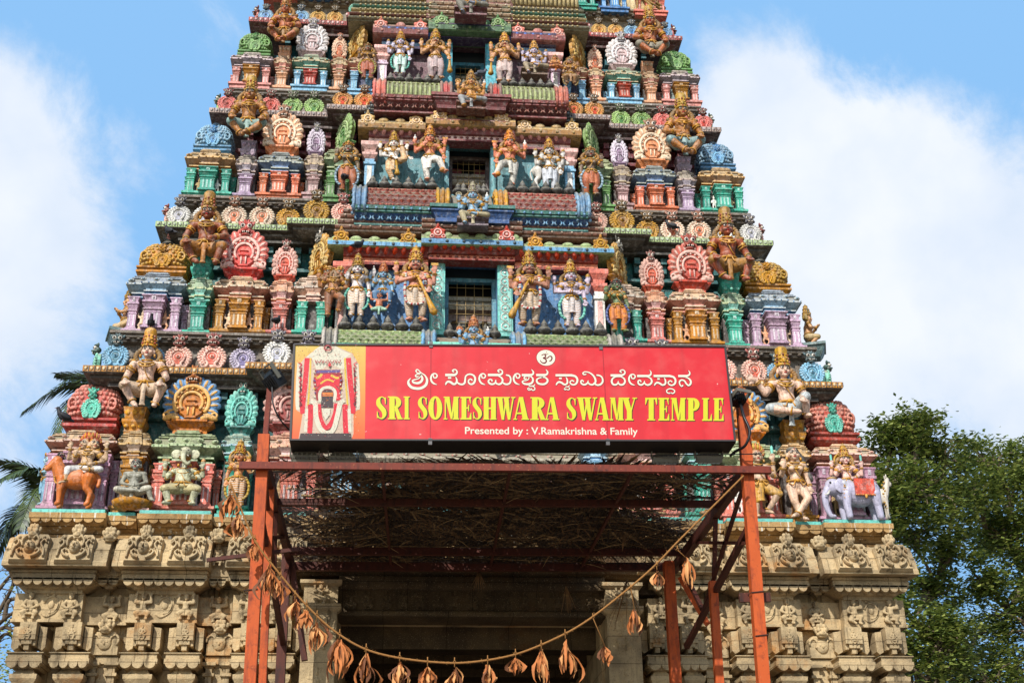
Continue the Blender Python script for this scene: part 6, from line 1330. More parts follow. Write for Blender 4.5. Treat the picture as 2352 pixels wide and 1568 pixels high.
# wire netting
net = MB(); x0, x1, y0, y1 = XL+.05, XR-.02, YF, yb4; z = ZC+.09
for i in range(111): x = x0+(x1-x0)*i/110; net.tube([(x,y0,z+.01*math.sin(x*3)),(x,(y0+y1)/2,z-.015),(x,y1,z+.01*math.sin(x*2))],.0035,0,3,caps=False)
for i in range(85): y = y0+(y1-y0)*i/84; net.tube([(x0,y,z),((x0+x1)/2,y,z-.02),(x1,y,z+.02)],.0035,0,3,caps=False)
cp('wire_netting',net,plain('netting_wire',C(70,62,58),.6))
# dry palm thatch lying on the netting
TH = [plain('dry_palm',C(132,100,64),.8,0,.4,6), plain('dry_palm_dark',C(66,50,36),.85,0,.4,6), plain('dry_palm_pale',C(182,150,104),.75,0,.4,6)]
rnd = random.Random(5)
def frond(L_, k):
    mb = MB(); S = spline([(0,0,0),(L_*.35,.02*k,.05),(L_*.7,-.03*k,.05),(L_,.05*k,.0)],8); mb.tube(S,[.022-.017*i/len(S) for i in range(len(S))],k%3,5)
    n = 46
    for i in range(n):
        t = .1+.88*i/n; p = S[min(len(S)-1,int(t*(len(S)-1)))]
        for sx in (-1,1):
            l = (.75*math.sin(PI*min(1,t*.9+.12)))*rnd.uniform(.7,1.1); a = R(rnd.uniform(28,62)); w = rnd.uniform(.016,.03)
            d = Vector((math.cos(a),sx*math.sin(a),rnd.uniform(-.06,.1))); q = p+d*l*.5+Vector((0,0,rnd.uniform(-.01,.05))); e = p+d*l+Vector((0,0,rnd.uniform(-.07,.03))); n_ = Vector((-d.y,d.x,0)).normalized()*w
            mb.add([p-n_*.5,p+n_*.5,q+n_,q-n_,e],[(0,1,2,3),(3,2,4)],rnd.choice((0,0,1,1,2)))
    return mb.mesh('palm_frond',TH)
FR = [frond(2.3,1),frond(2.7,-1),frond(2.0,2)]
k = 0
for i in range(128):
    x = rnd.uniform(XL+.5,XR-.5); y = rnd.uniform(YF+.65,yb4-.4); 
    dens = 1 if abs(x-.2) < 2.1 else .3
    if rnd.random() > dens: continue
    a = rnd.choice((0,180))+max(-24,min(24,rnd.gauss(0,14))); Lf = 2.3; sx = math.cos(R(a))
    x -= sx*1.1
    if y < YF+1.2: a = (a+90)%180-90 if abs((a+90)%180-90) < 9 else rnd.uniform(-8,8); a += 0 if sx > 0 else 180
    o = put('dry_palm_frond',FR[i%3],None,(min(max(x,XL-.1 if sx>0 else XL+1.9),XR+.1 if sx<0 else XR-1.9),y,ZC+.13+.012*(i%9)),(R(rnd.uniform(-5,5)),R(rnd.uniform(-2,2)),R(a)),rnd.uniform(.85,1.05))
    tag(o,'dry brown palm frond lying in the thatch on the canopy netting','palm frond','dry palm fronds on the canopy')
for i in range(26):
    a = rnd.choice((0,180))+rnd.uniform(-12,12); x = rnd.uniform(-2.6,1.9); sx = math.cos(R(a))
    o = put('dry_palm_frond',FR[i%3],None,(min(max(x-sx*1.1,XL-.1 if sx>0 else XL+1.9),XR if sx<0 else XR-2.6),rnd.uniform(-.55,.0),ZC+.16+.015*(i%7)),(R(rnd.uniform(-8,8)),R(rnd.uniform(-2,3)),R(a)),rnd.uniform(.8,1.0))
    tag(o,'dry brown palm frond lying in the thatch on the canopy netting','palm frond','dry palm fronds on the canopy')
sd_ = MB()
for i in range(150):
    x, y = rnd.uniform(XL+.3,XR-.3), rnd.uniform(YF+.5,yb4); l = rnd.uniform(.2,.6); a = rnd.uniform(0,6.3); d = Vector((math.cos(a)*l,math.sin(a)*l*.5,-rnd.uniform(.02,.16))); p = Vector((x,y,ZC+.1)); sd_.tube([p,p+d*.5+Vector((0,0,.02)),p+d],[.007,.006,.002],rnd.choice((0,0,1)),4)
tag(obj('straw_strands',sd_,[TH[0],TH[2]]),'loose brown straw strands poking down through the canopy netting','straw',None,'stuff')
# loose strips hanging from the rear edge
for i,(px,py,l) in enumerate(((1440,1330,.9),(1300,1345,.5),(1100,1310,.35))):
    x, z = U(px,py,-.3); mb = MB()
    for j in range(9): a = rnd.uniform(-.5,.5); mb.tube([(0,0,0),(a*.35*l,-.05,-.4*l),(a*.8*l,-.02,-l*rnd.uniform(.7,1.1))],[.008,.007,.002],0,4)
    tag(obj('hanging_frond',mb,[TH[0]],None,(x,-.3,z)),['tuft of dry palm strips hanging over the lintel right of the middle','short tuft of dry palm strips hanging below the back beam','shortest tuft of dry palm strips at the middle of the back beam'][i],'palm frond')
# ================================================================ sign board
YS = -5.8
sg = tag(empty('temple_sign',(UX(1176,1010,YS),YS,UZ(1176,1010,YS))), 'long red temple sign board with yellow lettering and a deity picture, on the canopy', 'sign'); SO = -sg.location
def sp(name, mb, mats): return obj(name, mb, mats, sg, SO)
def quad(mb, p, y, yb, m=0):
    q = [U(a,b,YS) for a,b in p]; mb.extr(q, y, yb, m)
cor = [(667,1010),(1688,1012),(1665,796),(676,791)]
bx = MB(); quad(bx,[(665,1013),(1691,1015),(1667,793),(674,788)],YS+.012,YS+.44); 
sp('sign_box',bx,[plain('black_sheet_metal',C(30,28,28),.5)])
tr = MB()
for a,b in ((0,1),(1,2),(2,3),(3,0)):
    (xa,za),(xb,zb) = U(*cor[a],YS),U(*cor[b],YS); tr.join(bar((xa,YS-.004,za),(xb,YS-.004,zb),.028,.022))
sp('frame',tr,[plain('frame_metal',C(60,54,54),.45)])
RED_S = plain('printed_red_vinyl',C(208,35,44),.42,0,.1,1.0)
def dusty(m):
    nt = m.node_tree; N = nt.nodes; L = nt.links; b = N['Principled BSDF']; col = b.inputs['Base Color'].links[0].from_socket; geo = N.new('ShaderNodeNewGeometry')
    mp = N.new('ShaderNodeMapping'); mp.inputs['Scale'].default_value = (4,4,.5); L.new(geo.outputs['Position'], mp.inputs['Vector'])
    for sc, vec, lo, hi, cc, amt in ((1.5,mp.outputs[0],.5,.75,C(150,40,40),.35),(3,geo.outputs['Position'],.5,.8,C(226,120,110),.28),(11,geo.outputs['Position'],.735,.76,C(240,210,200),.8)):
        n = N.new('ShaderNodeTexNoise'); n.inputs['Scale'].default_value = sc; n.inputs['Detail'].default_value = 6; L.new(vec, n.inputs['Vector']); r = N.new('ShaderNodeMapRange'); L.new(n.outputs['Fac'], r.inputs[0]); r.inputs[1].default_value = lo; r.inputs[2].default_value = hi; r.inputs[4].default_value = amt
        x = N.new('ShaderNodeMix'); x.data_type = 'RGBA'; L.new(r.outputs[0], x.inputs[0]); L.new(col, x.inputs[6]); x.inputs[7].default_value = (*cc,1); col = x.outputs[2]
    L.new(col, b.inputs['Base Color']); n = N.new('ShaderNodeTexNoise'); n.inputs['Scale'].default_value = 1.6; L.new(geo.outputs['Position'], n.inputs['Vector']); bp = N.new('ShaderNodeBump'); bp.inputs['Strength'].default_value = .25; bp.inputs['Distance'].default_value = .05; L.new(n.outputs['Fac'], bp.inputs['Height']); L.new(bp.outputs[0], b.inputs['Normal'])
dusty(RED_S)
pn = MB(); quad(pn,[(838,1010.3),(1688,1012),(1665,796),(840,792)],YS,YS+.011); sp('front_panel',pn,[RED_S])
sm_ = MB(); 
for (p,q) in (((990,796),(988,1011)),((1384,797),(1396,1011))):
    (xa,za),(xb,zb) = U(*p,YS),U(*q,YS); sm_.join(bar((xa,YS-.001,za),(xb,YS-.001,zb),.012,.004))
sp('panel_seam',sm_,[plain('seam_red',C(168,28,38),.45,0,.1)])
cl = MB()
for px,py in ((988,1013),(1396,1014),(755,790),(990,791),(1380,796)):
    x,z = U(px,py,YS); cl.box(x-.025,x+.025,YS-.012,YS+.02,z-.05,z+.04)
for i,(x0,x1,y0,y1,z0,z1) in enumerate([]): pass
sp('clip',cl,[plain('clip_metal',C(110,106,104),.4,.5)])
def gradmat():
    m = bpy.data.materials.new('printed_backdrop'); m.use_nodes = True; nt = m.node_tree; N = nt.nodes; L = nt.links
    g = N.new('ShaderNodeNewGeometry'); s = N.new('ShaderNodeSeparateXYZ'); L.new(g.outputs['Position'],s.inputs[0]); mr = N.new('ShaderNodeMapRange'); L.new(s.outputs[2],mr.inputs[0])
    mr.inputs[1].default_value = UZ(750,1000,YS); mr.inputs[2].default_value = UZ(750,800,YS); x = N.new('ShaderNodeMix'); x.data_type = 'RGBA'; L.new(mr.outputs[0],x.inputs[0]); x.inputs[6].default_value = (*C(222,84,20),1); x.inputs[7].default_value = (*C(206,172,70),1); L.new(x.outputs[2],N['Principled BSDF'].inputs['Base Color']); N['Principled BSDF'].inputs['Roughness'].default_value = .42; return m
pc = MB(); quad(pc,[(667,1010),(838.2,1010.3),(840,792),(676,791)],YS-.001,YS+.011,0); dep = [0]
pm = [gradmat()]+[plain('print_ink',c,.42,0,.12,30) for c in (C(206,200,178),C(206,24,44),C(210,176,60),C(60,44,44),C(196,172,150),C(90,70,130),C(240,130,30),C(150,30,36))]
QP = lambda zx, zy: U(660.1+zx*.15191, 782.6+zy*.15191, YS)
def lay():
    dep[0] += 1; return YS-.0012-.00035*dep[0]
def ppoly(pts, m): 
    y = lay(); q = [QP(*p) for p in pts]
    ar = sum(q[i][0]*q[(i+1)%len(q)][1]-q[(i+1)%len(q)][0]*q[i][1] for i in range(len(q)))
    if ar < 0: q = q[::-1]
    pc.add([(a,y,b) for a,b in q],[tuple(range(len(q)))],m)
def ribbon(mb, pts, w, y, m, f, n=6):
    q = [Vector((f(*p)[0],0,f(*p)[1])) for p in pts]; S = spline(q,n) if len(q) > 2 else q
    ws = w if hasattr(w,'__len__') else [w]*len(pts); vs = []
    for i,p in enumerate(S):
        t = (S[min(i+1,len(S)-1)]-S[max(i-1,0)]).normalized(); nn = Vector((-t.z,0,t.x)); u = i/(len(S)-1)*(len(ws)-1); a = int(min(u,len(ws)-2)) if len(ws) > 1 else 0
        ww = ws[a]*(1-(u-a))+ws[min(a+1,len(ws)-1)]*(u-a); vs += [(p.x+nn.x*ww,y,p.z+nn.z*ww),(p.x-nn.x*ww,y,p.z-nn.z*ww)]
    mb.add(vs,[(2*i,2*i+1,2*i+3,2*i+2) for i in range(len(S)-1)],m)
KP = QP(100,0)[0]-QP(0,0)[0]
pr_ = lambda pts, w, m: ribbon(pc, pts, w*KP/100, lay(), m, QP)
ppoly([(170,1480),(230,1100),(140,1050),(130,850),(160,560),(170,370),(260,260),(450,110),(520,60),(700,60),(800,110),(980,190),(1080,360),(1090,900),(1060,1050),(1000,1080),(1000,1400),(970,1480)],5)
ppoly([(280,250),(450,110),(520,70),(560,150),(640,170),(700,130),(720,70),(800,130),(960,200),(890,250),(890,430),(800,420),(640,340),(520,430),(440,430),(370,260)],1)
for sx in (0,1):
    f = (lambda x: x) if not sx else (lambda x: 1222-x)
    pr_([(f(180),340),(f(160),600),(f(150),900),(f(160),1040)],28,1); pr_([(f(215),400),(f(200),640),(f(190),1000)],10,8)
    pr_([(f(300),260),(f(270),620),(f(230),1000),(f(240),1100)],38,2); pr_([(f(352),260),(f(340),620),(f(310),980)],13,3)
    pr_([(f(350),960),(f(345),1200),(f(330),1440)],40,2); pr_([(f(290),1030),(f(275),1380)],24,1)
ppoly([(420,440),(800,440),(840,600),(780,900),(440,900),(390,620)],8); ppoly([(440,450),(800,440),(790,480),(430,490)],6); ppoly([(410,530),(620,500),(800,540),(780,700),(620,610),(450,700)],2)
pr_([(440,570),(500,530),(520,500)],20,3); pr_([(660,520),(730,560),(780,560)],18,3); pr_([(500,650),(600,590),(700,620)],14,3); pr_([(480,760),(610,650),(740,760),(770,900)],40,2)
pr_([(495,930),(490,800),(530,730),(610,705),(690,730),(725,800),(705,930)],24,1)
ppoly([(530,780),(560,745),(660,745),(690,780),(690,1010),(500,1010)],4)
for z in (790,810,832): pr_([(530,z),(692,z)],7,7)
pr_([(600,900),(601,902),(602,904)],20,7)
pr_([(470,960),(490,1150),(550,1290),(610,1310),(680,1220),(730,1080),(740,950)],36,2); ppoly([(520,1020),(650,1030),(640,1130),(580,1200),(540,1130)],1)
pr_([(350,910),(420,960),(435,1150),(500,1330),(610,1400),(700,1330),(760,1120),(800,950),(860,900)],36,1)
ppoly([(180,1480),(200,1400),(960,1400),(970,1480)],4)
for sx in (0,1):
    f = (lambda x: x) if not sx else (lambda x: 1222-x)
    for k in range(9): pr_([(f(165+10*(k%3)),330+75*k),(f(215),360+75*k),(f(180),395+75*k)],7,(2,8,4)[k%3])
    for k in range(7): pr_([(f(395+18*(k%2)),470+62*k),(f(425),490+62*k)],9,(1,3,6)[k%3])
for k in range(8): pr_([(420+50*k,300+22*(k%2)),(440+50*k,345),(455+50*k,300)],6,8)
for k in range(6): pr_([(470+60*k,180+30*(k%2)),(490+60*k,215)],5,5)
pr_([(560,110),(610,80),(660,110),(640,150),(580,150),(560,110)],10,8); ppoly([(610,350),(665,350),(650,400),(625,400)],2)
rp = random.Random(3)
for i in range(900):
    x, z = rp.uniform(150,1080), rp.uniform(80,1460); s = rp.uniform(3,8)
    if x < 250 and z > 1050: continue
    m = rp.choice((1,1,2,2,8,4)); y = lay() if i % 12 == 0 else YS-.0012-.00035*dep[0]
    a, b = QP(x,z); k = KP/100*s; pc.add([(a-k,y-.00002*(i%12),b),(a,y-.00002*(i%12),b-k*.8),(a+k,y-.00002*(i%12),b),(a,y-.00002*(i%12),b+k*.8)],[(0,1,2,3)],m)
sp('deity_picture',pc,pm)
# ---- lettering
CREAM_S = plain('cream_print',C(226,218,196),.42,0,.04); MAR = plain('maroon_print',C(104,16,22),.45,0,.05); YEL = plain('yellow_print',C(206,202,40),.42,0,.06); YEL2 = plain('pale_yellow_print',C(244,240,130),.42,0,.04); INK = plain('dark_green_print',C(52,48,24),.45,0,.05)
F2 = lambda zx, zy: U(911.95+zx*.16204, 830.3+zy*.16204, YS); F3 = lambda zx, zy: U(1265.8+zx*.16204, 830.3+zy*.16204, YS)
K2 = F2(100,0)[0]-F2(0,0)[0]
ee = [(515,195),(520,225),(548,232),(568,207),(558,180),(528,170),(498,187),(480,230),(488,275),(516,308),(562,326)]
E_ = lambda dx, dy=0: ([(x+dx,y+dy) for x,y in ee],[8,9,10,10,9,10,12,13,13,13,4])
T = 15
kn2 = [([(330,152),(295,165),(268,135),(285,112),(312,130),(345,162),(398,200),(425,262),(408,330),(350,372),(285,382),(210,366),(166,322),(162,275),(192,238)],[6,7,9,9,7,7,10,16,19,20,20,20,18,13,5]),
 ([(300,212),(278,218),(262,202),(278,182),(318,178),(348,205),(358,252),(330,292),(282,306),(232,294),(222,268),(262,254),(308,238),(334,205),(328,160)],[9,10,10,8,8,12,16,18,17,15,10,9,8,7,5]),
 E_(0), ([(683,190),(820,190)],[19,19]), ([(812,192),(842,172),(850,142),(834,118),(805,114),(786,130),(800,146)],[18,14,10,9,9,10,11]), ([(722,231),(768,231)],[14,14]),
 ([(688,326),(702,298),(728,284),(762,294),(792,316),(820,318),(842,296),(846,258),(832,220)],[8,13,16,17,16,14,14,12,5]), ([(846,290),(886,318),(930,322),(958,300),(966,250),(972,212),(1000,186),(1042,180),(1090,202),(1107,250),(1090,302),(1050,322),(1016,302),(1014,266),(1042,248),(1062,264)],[10,13,14,14,12,11,11,12,13,14,15,13,11,9,9,11]),
 E_(685,2), ([(1288,190),(1450,190)],[19,19]), ([(1444,192),(1484,174),(1494,145),(1478,120),(1450,115),(1430,131),(1444,148)],[18,14,10,9,9,10,11]),
 ([(1346,280),(1340,258),(1312,254),(1294,282),(1318,314),(1360,320),(1392,298),(1400,262)],[9,10,10,12,14,14,11,7]), ([(1398,288),(1410,312),(1448,322),(1484,302),(1496,262),(1476,226),(1440,206)],[9,12,14,14,13,12,8]), ([(1490,292),(1528,318),(1572,320),(1604,294),(1610,242),(1590,204),(1552,192)],[9,13,14,13,11,12,12]),
 E_(1172,2), ([(1768,192),(1900,192)],[18,18]), ([(1892,196),(1924,178),(1932,150),(1918,128),(1906,116)],[17,14,11,8,4]),
 ([(1832,244),(1812,248),(1800,230),(1820,212),(1866,208),(1908,222),(1926,256),(1912,300),(1866,320),(1806,316),(1776,292),(1790,274),(1832,268),(1866,246),(1868,212)],[9,10,9,8,8,10,13,15,16,14,10,9,8,7,5]),
 ([(1872,345),(1912,348),(1944,340),(1952,322)],[9,9,8,4]), ([(1882,390),(1868,374),(1852,386),(1866,406),(1892,400),(1902,380)],[6,7,7,7,7,5]), ([(1902,390),(1924,408),(1950,398),(1950,370),(1922,352)],[6,8,8,7,6]),
 ([(1972,192),(2100,192)],[18,18]), ([(2092,196),(2124,178),(2134,150),(2122,128),(2110,116)],[17,14,11,8,4]), ([(2056,222),(2096,226),(2128,252),(2130,286),(2098,316),(2052,322),(2006,312),(1980,282),(1990,246),(2056,222)],[9,11,13,14,15,15,15,13,11,9])]
kn3 = [([(62,195),(298,195)],[18,18]), ([(290,197),(345,212),(372,258),(358,308),(320,330),(284,320),(268,290),(296,268),(320,282)],[18,16,14,14,12,11,9,9,10]), ([(112,239),(150,239)],[14,14]), ([(72,330),(88,304),(114,290),(150,302),(180,324),(208,324),(230,300),(226,254),(210,224)],[8,12,15,15,14,13,13,11,5]),
 ([(205,360),(240,356),(262,338)],[8,8,4]), ([(206,390),(192,378),(186,394),(204,402),(222,388)],[5,6,6,6,5]), ([(220,392),(238,402),(260,392),(256,370),(232,362)],[6,7,7,6,5]),
 ([(492,182),(464,186),(450,166),(478,148),(540,158),(598,202),(628,262),(620,306),(578,330),(540,318)],[9,10,10,9,10,13,14,13,13,9]), ([(458,286),(440,266),(420,284),(436,318),(478,328),(514,304),(524,272)],[9,10,11,13,14,11,6]), ([(520,292),(545,322),(580,330)],[8,12,12]), ([(606,306),(650,334),(700,324),(730,284),(722,230),(690,202),(650,194)],[9,13,14,13,11,12,12]),
 ([(842,197),(1000,197)],[18,18]), ([(994,199),(1034,180),(1046,150),(1028,124),(998,121),(976,138),(992,154)],[17,13,10,9,9,10,11]), ([(986,216),(918,216),(872,242),(858,286),(878,324),(916,330),(944,308),(950,280)],[8,10,12,14,14,13,10,6]), ([(948,290),(958,314),(990,332),(1026,320),(1046,284),(1030,240),(984,216)],[8,11,14,14,13,12,8]),
 E_(622,12), ([(1218,206),(1372,206)],[18,18]), ([(1364,209),(1404,192),(1416,162),(1408,140),(1398,126)],[17,13,10,7,4]), ([(1272,288),(1258,266),(1232,282),(1242,320),(1280,332),(1314,308),(1322,278)],[9,10,11,13,14,11,6]), ([(1322,296),(1334,320),(1366,334),(1404,320),(1426,284),(1408,240),(1360,216)],[8,11,14,14,13,12,8]),
 ([(1452,206),(1690,206)],[18,18]), ([(1682,208),(1736,224),(1762,270),(1748,318),(1708,338),(1672,326),(1658,296),(1686,274),(1710,288)],[18,16,14,14,12,11,9,9,10]), ([(1504,248),(1538,248)],[14,14]), ([(1464,338),(1480,312),(1506,300),(1540,312),(1570,332),(1600,330),(1620,306),(1616,262),(1602,234)],[8,12,15,15,14,13,13,11,5]),
 ([(1694,438),(1672,452),(1642,438),(1640,406),(1690,386),(1742,406),(1746,436),(1718,454),(1694,438)],[8,9,9,8,9,9,9,9,7]),
 ([(1800,207),(1912,207)],[18,18]), ([(1904,210),(1952,192),(1964,164),(1956,144),(1944,130)],[17,13,10,7,4]), ([(1864,340),(1848,352),(1824,328),(1818,288),(1846,264),(1888,276),(1912,312),(1944,340),(1974,318),(1976,276),(1944,238),(1898,222)],[10,11,10,11,12,12,12,12,14,14,12,8])]
d_ = 0
for kn, f in ((kn2[:3],F2),(kn2[3:],F2),(kn3[:12],F3),(kn3[12:],F3)):
    km, ko = MB(), MB()
    for pts, ws in kn:
        d_ += 1; ribbon(km, pts, [w*K2/100 for w in ws], YS-.004-.0001*d_, 0, f); ribbon(ko, pts, [(w+5)*K2/100 for w in ws], YS-.0006-.00002*d_, 0, f)
        for e in (0,-1):
            for mb_, ex, y in ((km,0,YS-.0041-.0001*d_),(ko,5,YS-.00061-.00002*d_)):
                c = f(*pts[e]); r = (ws[e]+ex)*K2/100*.98
                if len(pts) > 2: mb_.add([(c[0]+r*math.cos(2*PI*i/10),y,c[1]+r*math.sin(2*PI*i/10)) for i in range(10)],[tuple(range(10))])
    sp('script_word',km,[CREAM_S]); sp('word_outline',ko,[MAR])
# om roundel
F1 = lambda zx, zy: U(911.95+zx*.32408, 782.6+zy*.32408, YS); K1 = F1(100,0)[0]-F1(0,0)[0]
om = MB(); c = F1(1055,120)
for r, m, y in ((.70,1,-.0006),(.665,0,-.0016)): om.add([(c[0]+r*K1*math.cos(2*PI*i/32),YS+y,c[1]+r*K1*.93*math.sin(2*PI*i/32)) for i in range(32)],[tuple(range(32))],m)
for i,(pts,w) in enumerate((([(1024,104),(1038,96),(1052,102),(1050,116),(1036,122),(1052,130),(1058,146),(1044,158),(1024,152),(1014,136)],[3,4,5,5,4,5,5,6,4,2]),([(1050,124),(1066,122),(1076,112),(1092,110),(1098,124),(1090,140),(1078,144)],[3,4,4,5,5,5,3]),([(1046,88),(1058,96),(1074,90)],[1,3,1]),([(1058,80),(1059,80),(1062,81)],[4,4,4]))):
    ribbon(om,pts,[v*K1/100 for v in w],YS-.002-.0002*i,1,F1)
sp('om_roundel',om,[CREAM_S,MAR])
# yellow display capitals, drawn from polygons and strips in a unit box
def arcs(cx_, cz_, rxo, rzo, rxi, rzi, a0, a1, n=14):
    out = []
    for i in range(n):
        a, b = R(a0+(a1-a0)*i/n), R(a0+(a1-a0)*(i+1)/n)
        out.append([(cx_+rxo*math.cos(a),cz_+rzo*math.sin(a)),(cx_+rxo*math.cos(b),cz_+rzo*math.sin(b)),(cx_+rxi*math.cos(b),cz_+rzi*math.sin(b)),(cx_+rxi*math.cos(a),cz_+rzi*math.sin(a))])
    return out
rc = lambda a,b,c_,d: [(a,c_),(b,c_),(b,d),(a,d)]
sf = .055
PB = arcs(.48,.715,.5,.285,.12,.2,-90,90)
GL = {
 'I':[rc(.2,.8,0,1),rc(.02,.98,0,sf),rc(.02,.98,1-sf,1)],
 'L':[rc(.14,.58,0,1),rc(.02,.7,1-sf,1),rc(.02,.98,0,.07),[(.74,0),(1,0),(.97,.3),(.93,.3)]],
 'E':[rc(.12,.54,0,1),rc(.02,.96,1-.07,1),[(.9,1),(.72,1),(.9,.7),(.94,.7)],rc(.5,.76,.475,.535),[(.78,.36),(.78,.65),(.72,.65),(.66,.5),(.72,.36)],rc(.02,.98,0,.07),[(.74,0),(1,0),(.97,.3),(.93,.3)]],
 'T':[rc(.3,.7,0,1),rc(.02,.98,.93,1),[(.02,1),(.02,.7),(.07,.7),(.25,1)],[(.98,1),(.75,1),(.93,.7),(.98,.7)],rc(.18,.82,0,sf)],
 'H':[rc(.05,.41,0,1),rc(.59,.95,0,1),rc(.3,.7,.46,.54),rc(0,.46,0,sf),rc(.54,1,0,sf),rc(0,.46,1-sf,1),rc(.54,1,1-sf,1)],
 'M':[rc(.07,.15,0,1),rc(.64,.94,0,1),[(.07,1),(.38,1),(.56,.02),(.46,.02)],[(.46,.02),(.56,.02),(.76,1),(.66,1)],rc(0,.24,0,sf),rc(.58,1,0,sf),rc(0,.36,1-sf,1),rc(.66,1,1-sf,1)],
 'W':[[(.04,1),(.3,1),(.41,0),(.27,0)],[(.31,0),(.39,0),(.55,.92),(.47,.92)],[(.37,1),(.63,1),(.74,0),(.6,0)],[(.64,0),(.72,0),(.93,1),(.86,1)],rc(0,.36,1-sf,1),rc(.33,.7,1-sf,1),rc(.78,1,1-sf,1)],
 'A':[[(.06,0),(.14,0),(.46,1),(.36,1)],[(.36,1),(.62,1),(.95,0),(.6,0)],rc(.2,.7,.25,.32),rc(0,.24,0,sf),rc(.52,1,0,sf)],
 'Y':[[(.05,1),(.42,1),(.66,.42),(.34,.42)],[(.82,1),(.9,1),(.66,.42),(.56,.42)],rc(.34,.66,0,.45),rc(.24,.76,0,sf),rc(0,.5,1-sf,1),rc(.7,1,1-sf,1)],
 'P':[rc(.1,.5,0,1),rc(0,.6,0,sf),rc(0,.5,1-sf,1)]+PB,
 'R':[rc(.1,.46,0,1),rc(0,.54,0,sf),rc(0,.5,1-sf,1)]+arcs(.44,.735,.46,.265,.12,.18,-90,90)+[[(.42,.5),(.66,.5),(.97,0),(.66,0)],rc(.66,1,0,sf)],
 'O':arcs(.5,.5,.5,.515,.13,.42,0,360,28)}
SS = ([(.88,.66),(.86,.86),(.66,.955),(.4,.95),(.22,.82),(.24,.66),(.46,.52),(.72,.37),(.78,.2),(.62,.05),(.36,.045),(.14,.14),(.12,.34)],[.02,.07,.05,.07,.18,.22,.23,.23,.19,.08,.05,.07,.02])
text = [('S',-148,-74),('R',-65,40),('I',46,90),('S',148,215),('O',222,320),('M',330,440),('E',448,528),('S',535,602),('H',610,705),('W',706,838),('A',824,935),('R',945,1056),('A',1048,1150),('S',1200,1270),('W',1275,1418),('A',1402,1505),('M',1508,1606),('Y',1592,1700),('T',1757,1845),('E',1850,1930),('M',1940,2046),('P',2055,2145),('L',2160,2232),('E',2240,2315)]
ym, yo = MB(), MB(); q = 0
for ch, a, b in text:
    zt_, zb_ = 393+.0055*(a+150), 555+.0050*(a+150); fl = lambda x, z: F1(a+x*(b-a), zb_+(zt_-zb_)*z)
    sh = lambda x, z: F1(a+x*(b-a)+6, zb_+(zt_-zb_)*z+5)
    if ch == 'S':
        ribbon(ym,SS[0],[w*(b-a)*K1/100 for w in SS[1]],YS-.004,0,fl); ribbon(yo,SS[0],[w*(b-a)*K1/100+.006 for w in SS[1]],YS-.0007,0,sh)
        for sgn,(x,z) in ((1,(.86,.8)),(-1,(.14,.2))):
            for mb_, f, y in ((ym,fl,YS-.0045),(yo,sh,YS-.0009)): mb_.add([(f(*p)[0],y,f(*p)[1]) for p in ([(x-.02,z+.14),(x+.07,z+.16),(x+.07,z-.14),(x+.02,z-.14)] if sgn > 0 else [(x-.07,z+.14),(x-.02,z+.14),(x+.02,z-.14),(x-.07,z-.16)])],[(0,1,2,3)])
        continue
    for poly in GL[ch]:
        q += 1; y = YS-.004-.00012*(q % 17)
        ym.add([(fl(*p)[0],y,fl(*p)[1]) for p in poly],[tuple(range(len(poly)))],0); yo.add([(sh(*p)[0],YS-.0007-.00005*(q%17),sh(*p)[1]) for p in poly],[tuple(range(len(poly)))],0)
sp('yellow_lettering',ym,[YEL]); sp('lettering_shadow_print',yo,[INK])
cu = bpy.data.curves.new('txt','FONT'); cu.body = 'Presented by : V.Ramakrishna & Family'; cu.size = 1; cu.offset = .012; to = bpy.data.objects.new('txt',cu); COL.objects.link(to)
dg = bpy.context.evaluated_depsgraph_get(); tm = bpy.data.meshes.new_from_object(to.evaluated_get(dg)); bpy.data.objects.remove(to)
xs = [v.co.x for v in tm.vertices]; (xa,za),(xb,zb) = U(1068,996,YS),U(1465,998,YS); k = (xb-xa)/(max(xs)-min(xs)); sl = (zb-za)/(xb-xa); ztx = U(1068,996,YS)[1]
hx = [v.co.y for v in tm.vertices]; kz = (UZ(1068,978.5,YS)-UZ(1068,995,YS))/.72
for v in tm.vertices: X_, Z_ = v.co.x, v.co.y; v.co = Vector((xa+(X_-min(xs))*k, YS-.003, za+Z_*kz+sl*(X_-min(xs))*k))
tm.materials.clear(); tm.materials.append(CREAM_S); put('small_lettering',tm,sg,SO)
# ================================================================ flood lamps, cables
BLK = plain('black_paint',C(24,24,26),.4); GLS = plain('lamp_glass',C(170,176,176),.15); ALU = plain('grey_metal',C(120,116,104),.45,.3)
def flood(label, px, py, y, w, h, rz, tilt, body):
    x, z = U(px,py,y); r = tag(empty('flood_lamp',(x,y,z),(R(tilt),0,R(rz))),label,'flood lamp','flood lamps on the canopy')
    mb = MB(); mb.stack(0,0,w/2,h*.3,[(0,-h/2),(0,h*.1),(-.03,h*.3),(-.06,h*.5)],0)
    for i in range(6): mb.box(-w/2+.02+i*(w-.04)/5-.006,-w/2+.02+i*(w-.04)/5+.006,-h*.34,h*.34,-h*.3,h*.3,0)
    obj('lamp_housing',mb,[body],r); g = MB(); g.box(-w/2+.03,w/2-.03,-h*.25,h*.25,-h/2-.012,-h/2+.005,0); obj('lamp_glass',g,[GLS],r)
    b = MB()
    for s in (-1,1): b.box(s*(w/2+.012)-.008,s*(w/2+.012)+.008,-.03,.03,-h*.1,h*.75,0)
    b.box(-w/2-.02,w/2+.02,-.03,.03,h*.75,h*.8,0); obj('bracket',b,[ALU],r)
flood('black flood lamp with a pale reflector on the left post top',628,872,YF-.1,.3,.26,-60,40,BLK)
flood('black flood lamp on the right post beside the sign',1695,915,YF-.16,.2,.22,20,70,BLK)
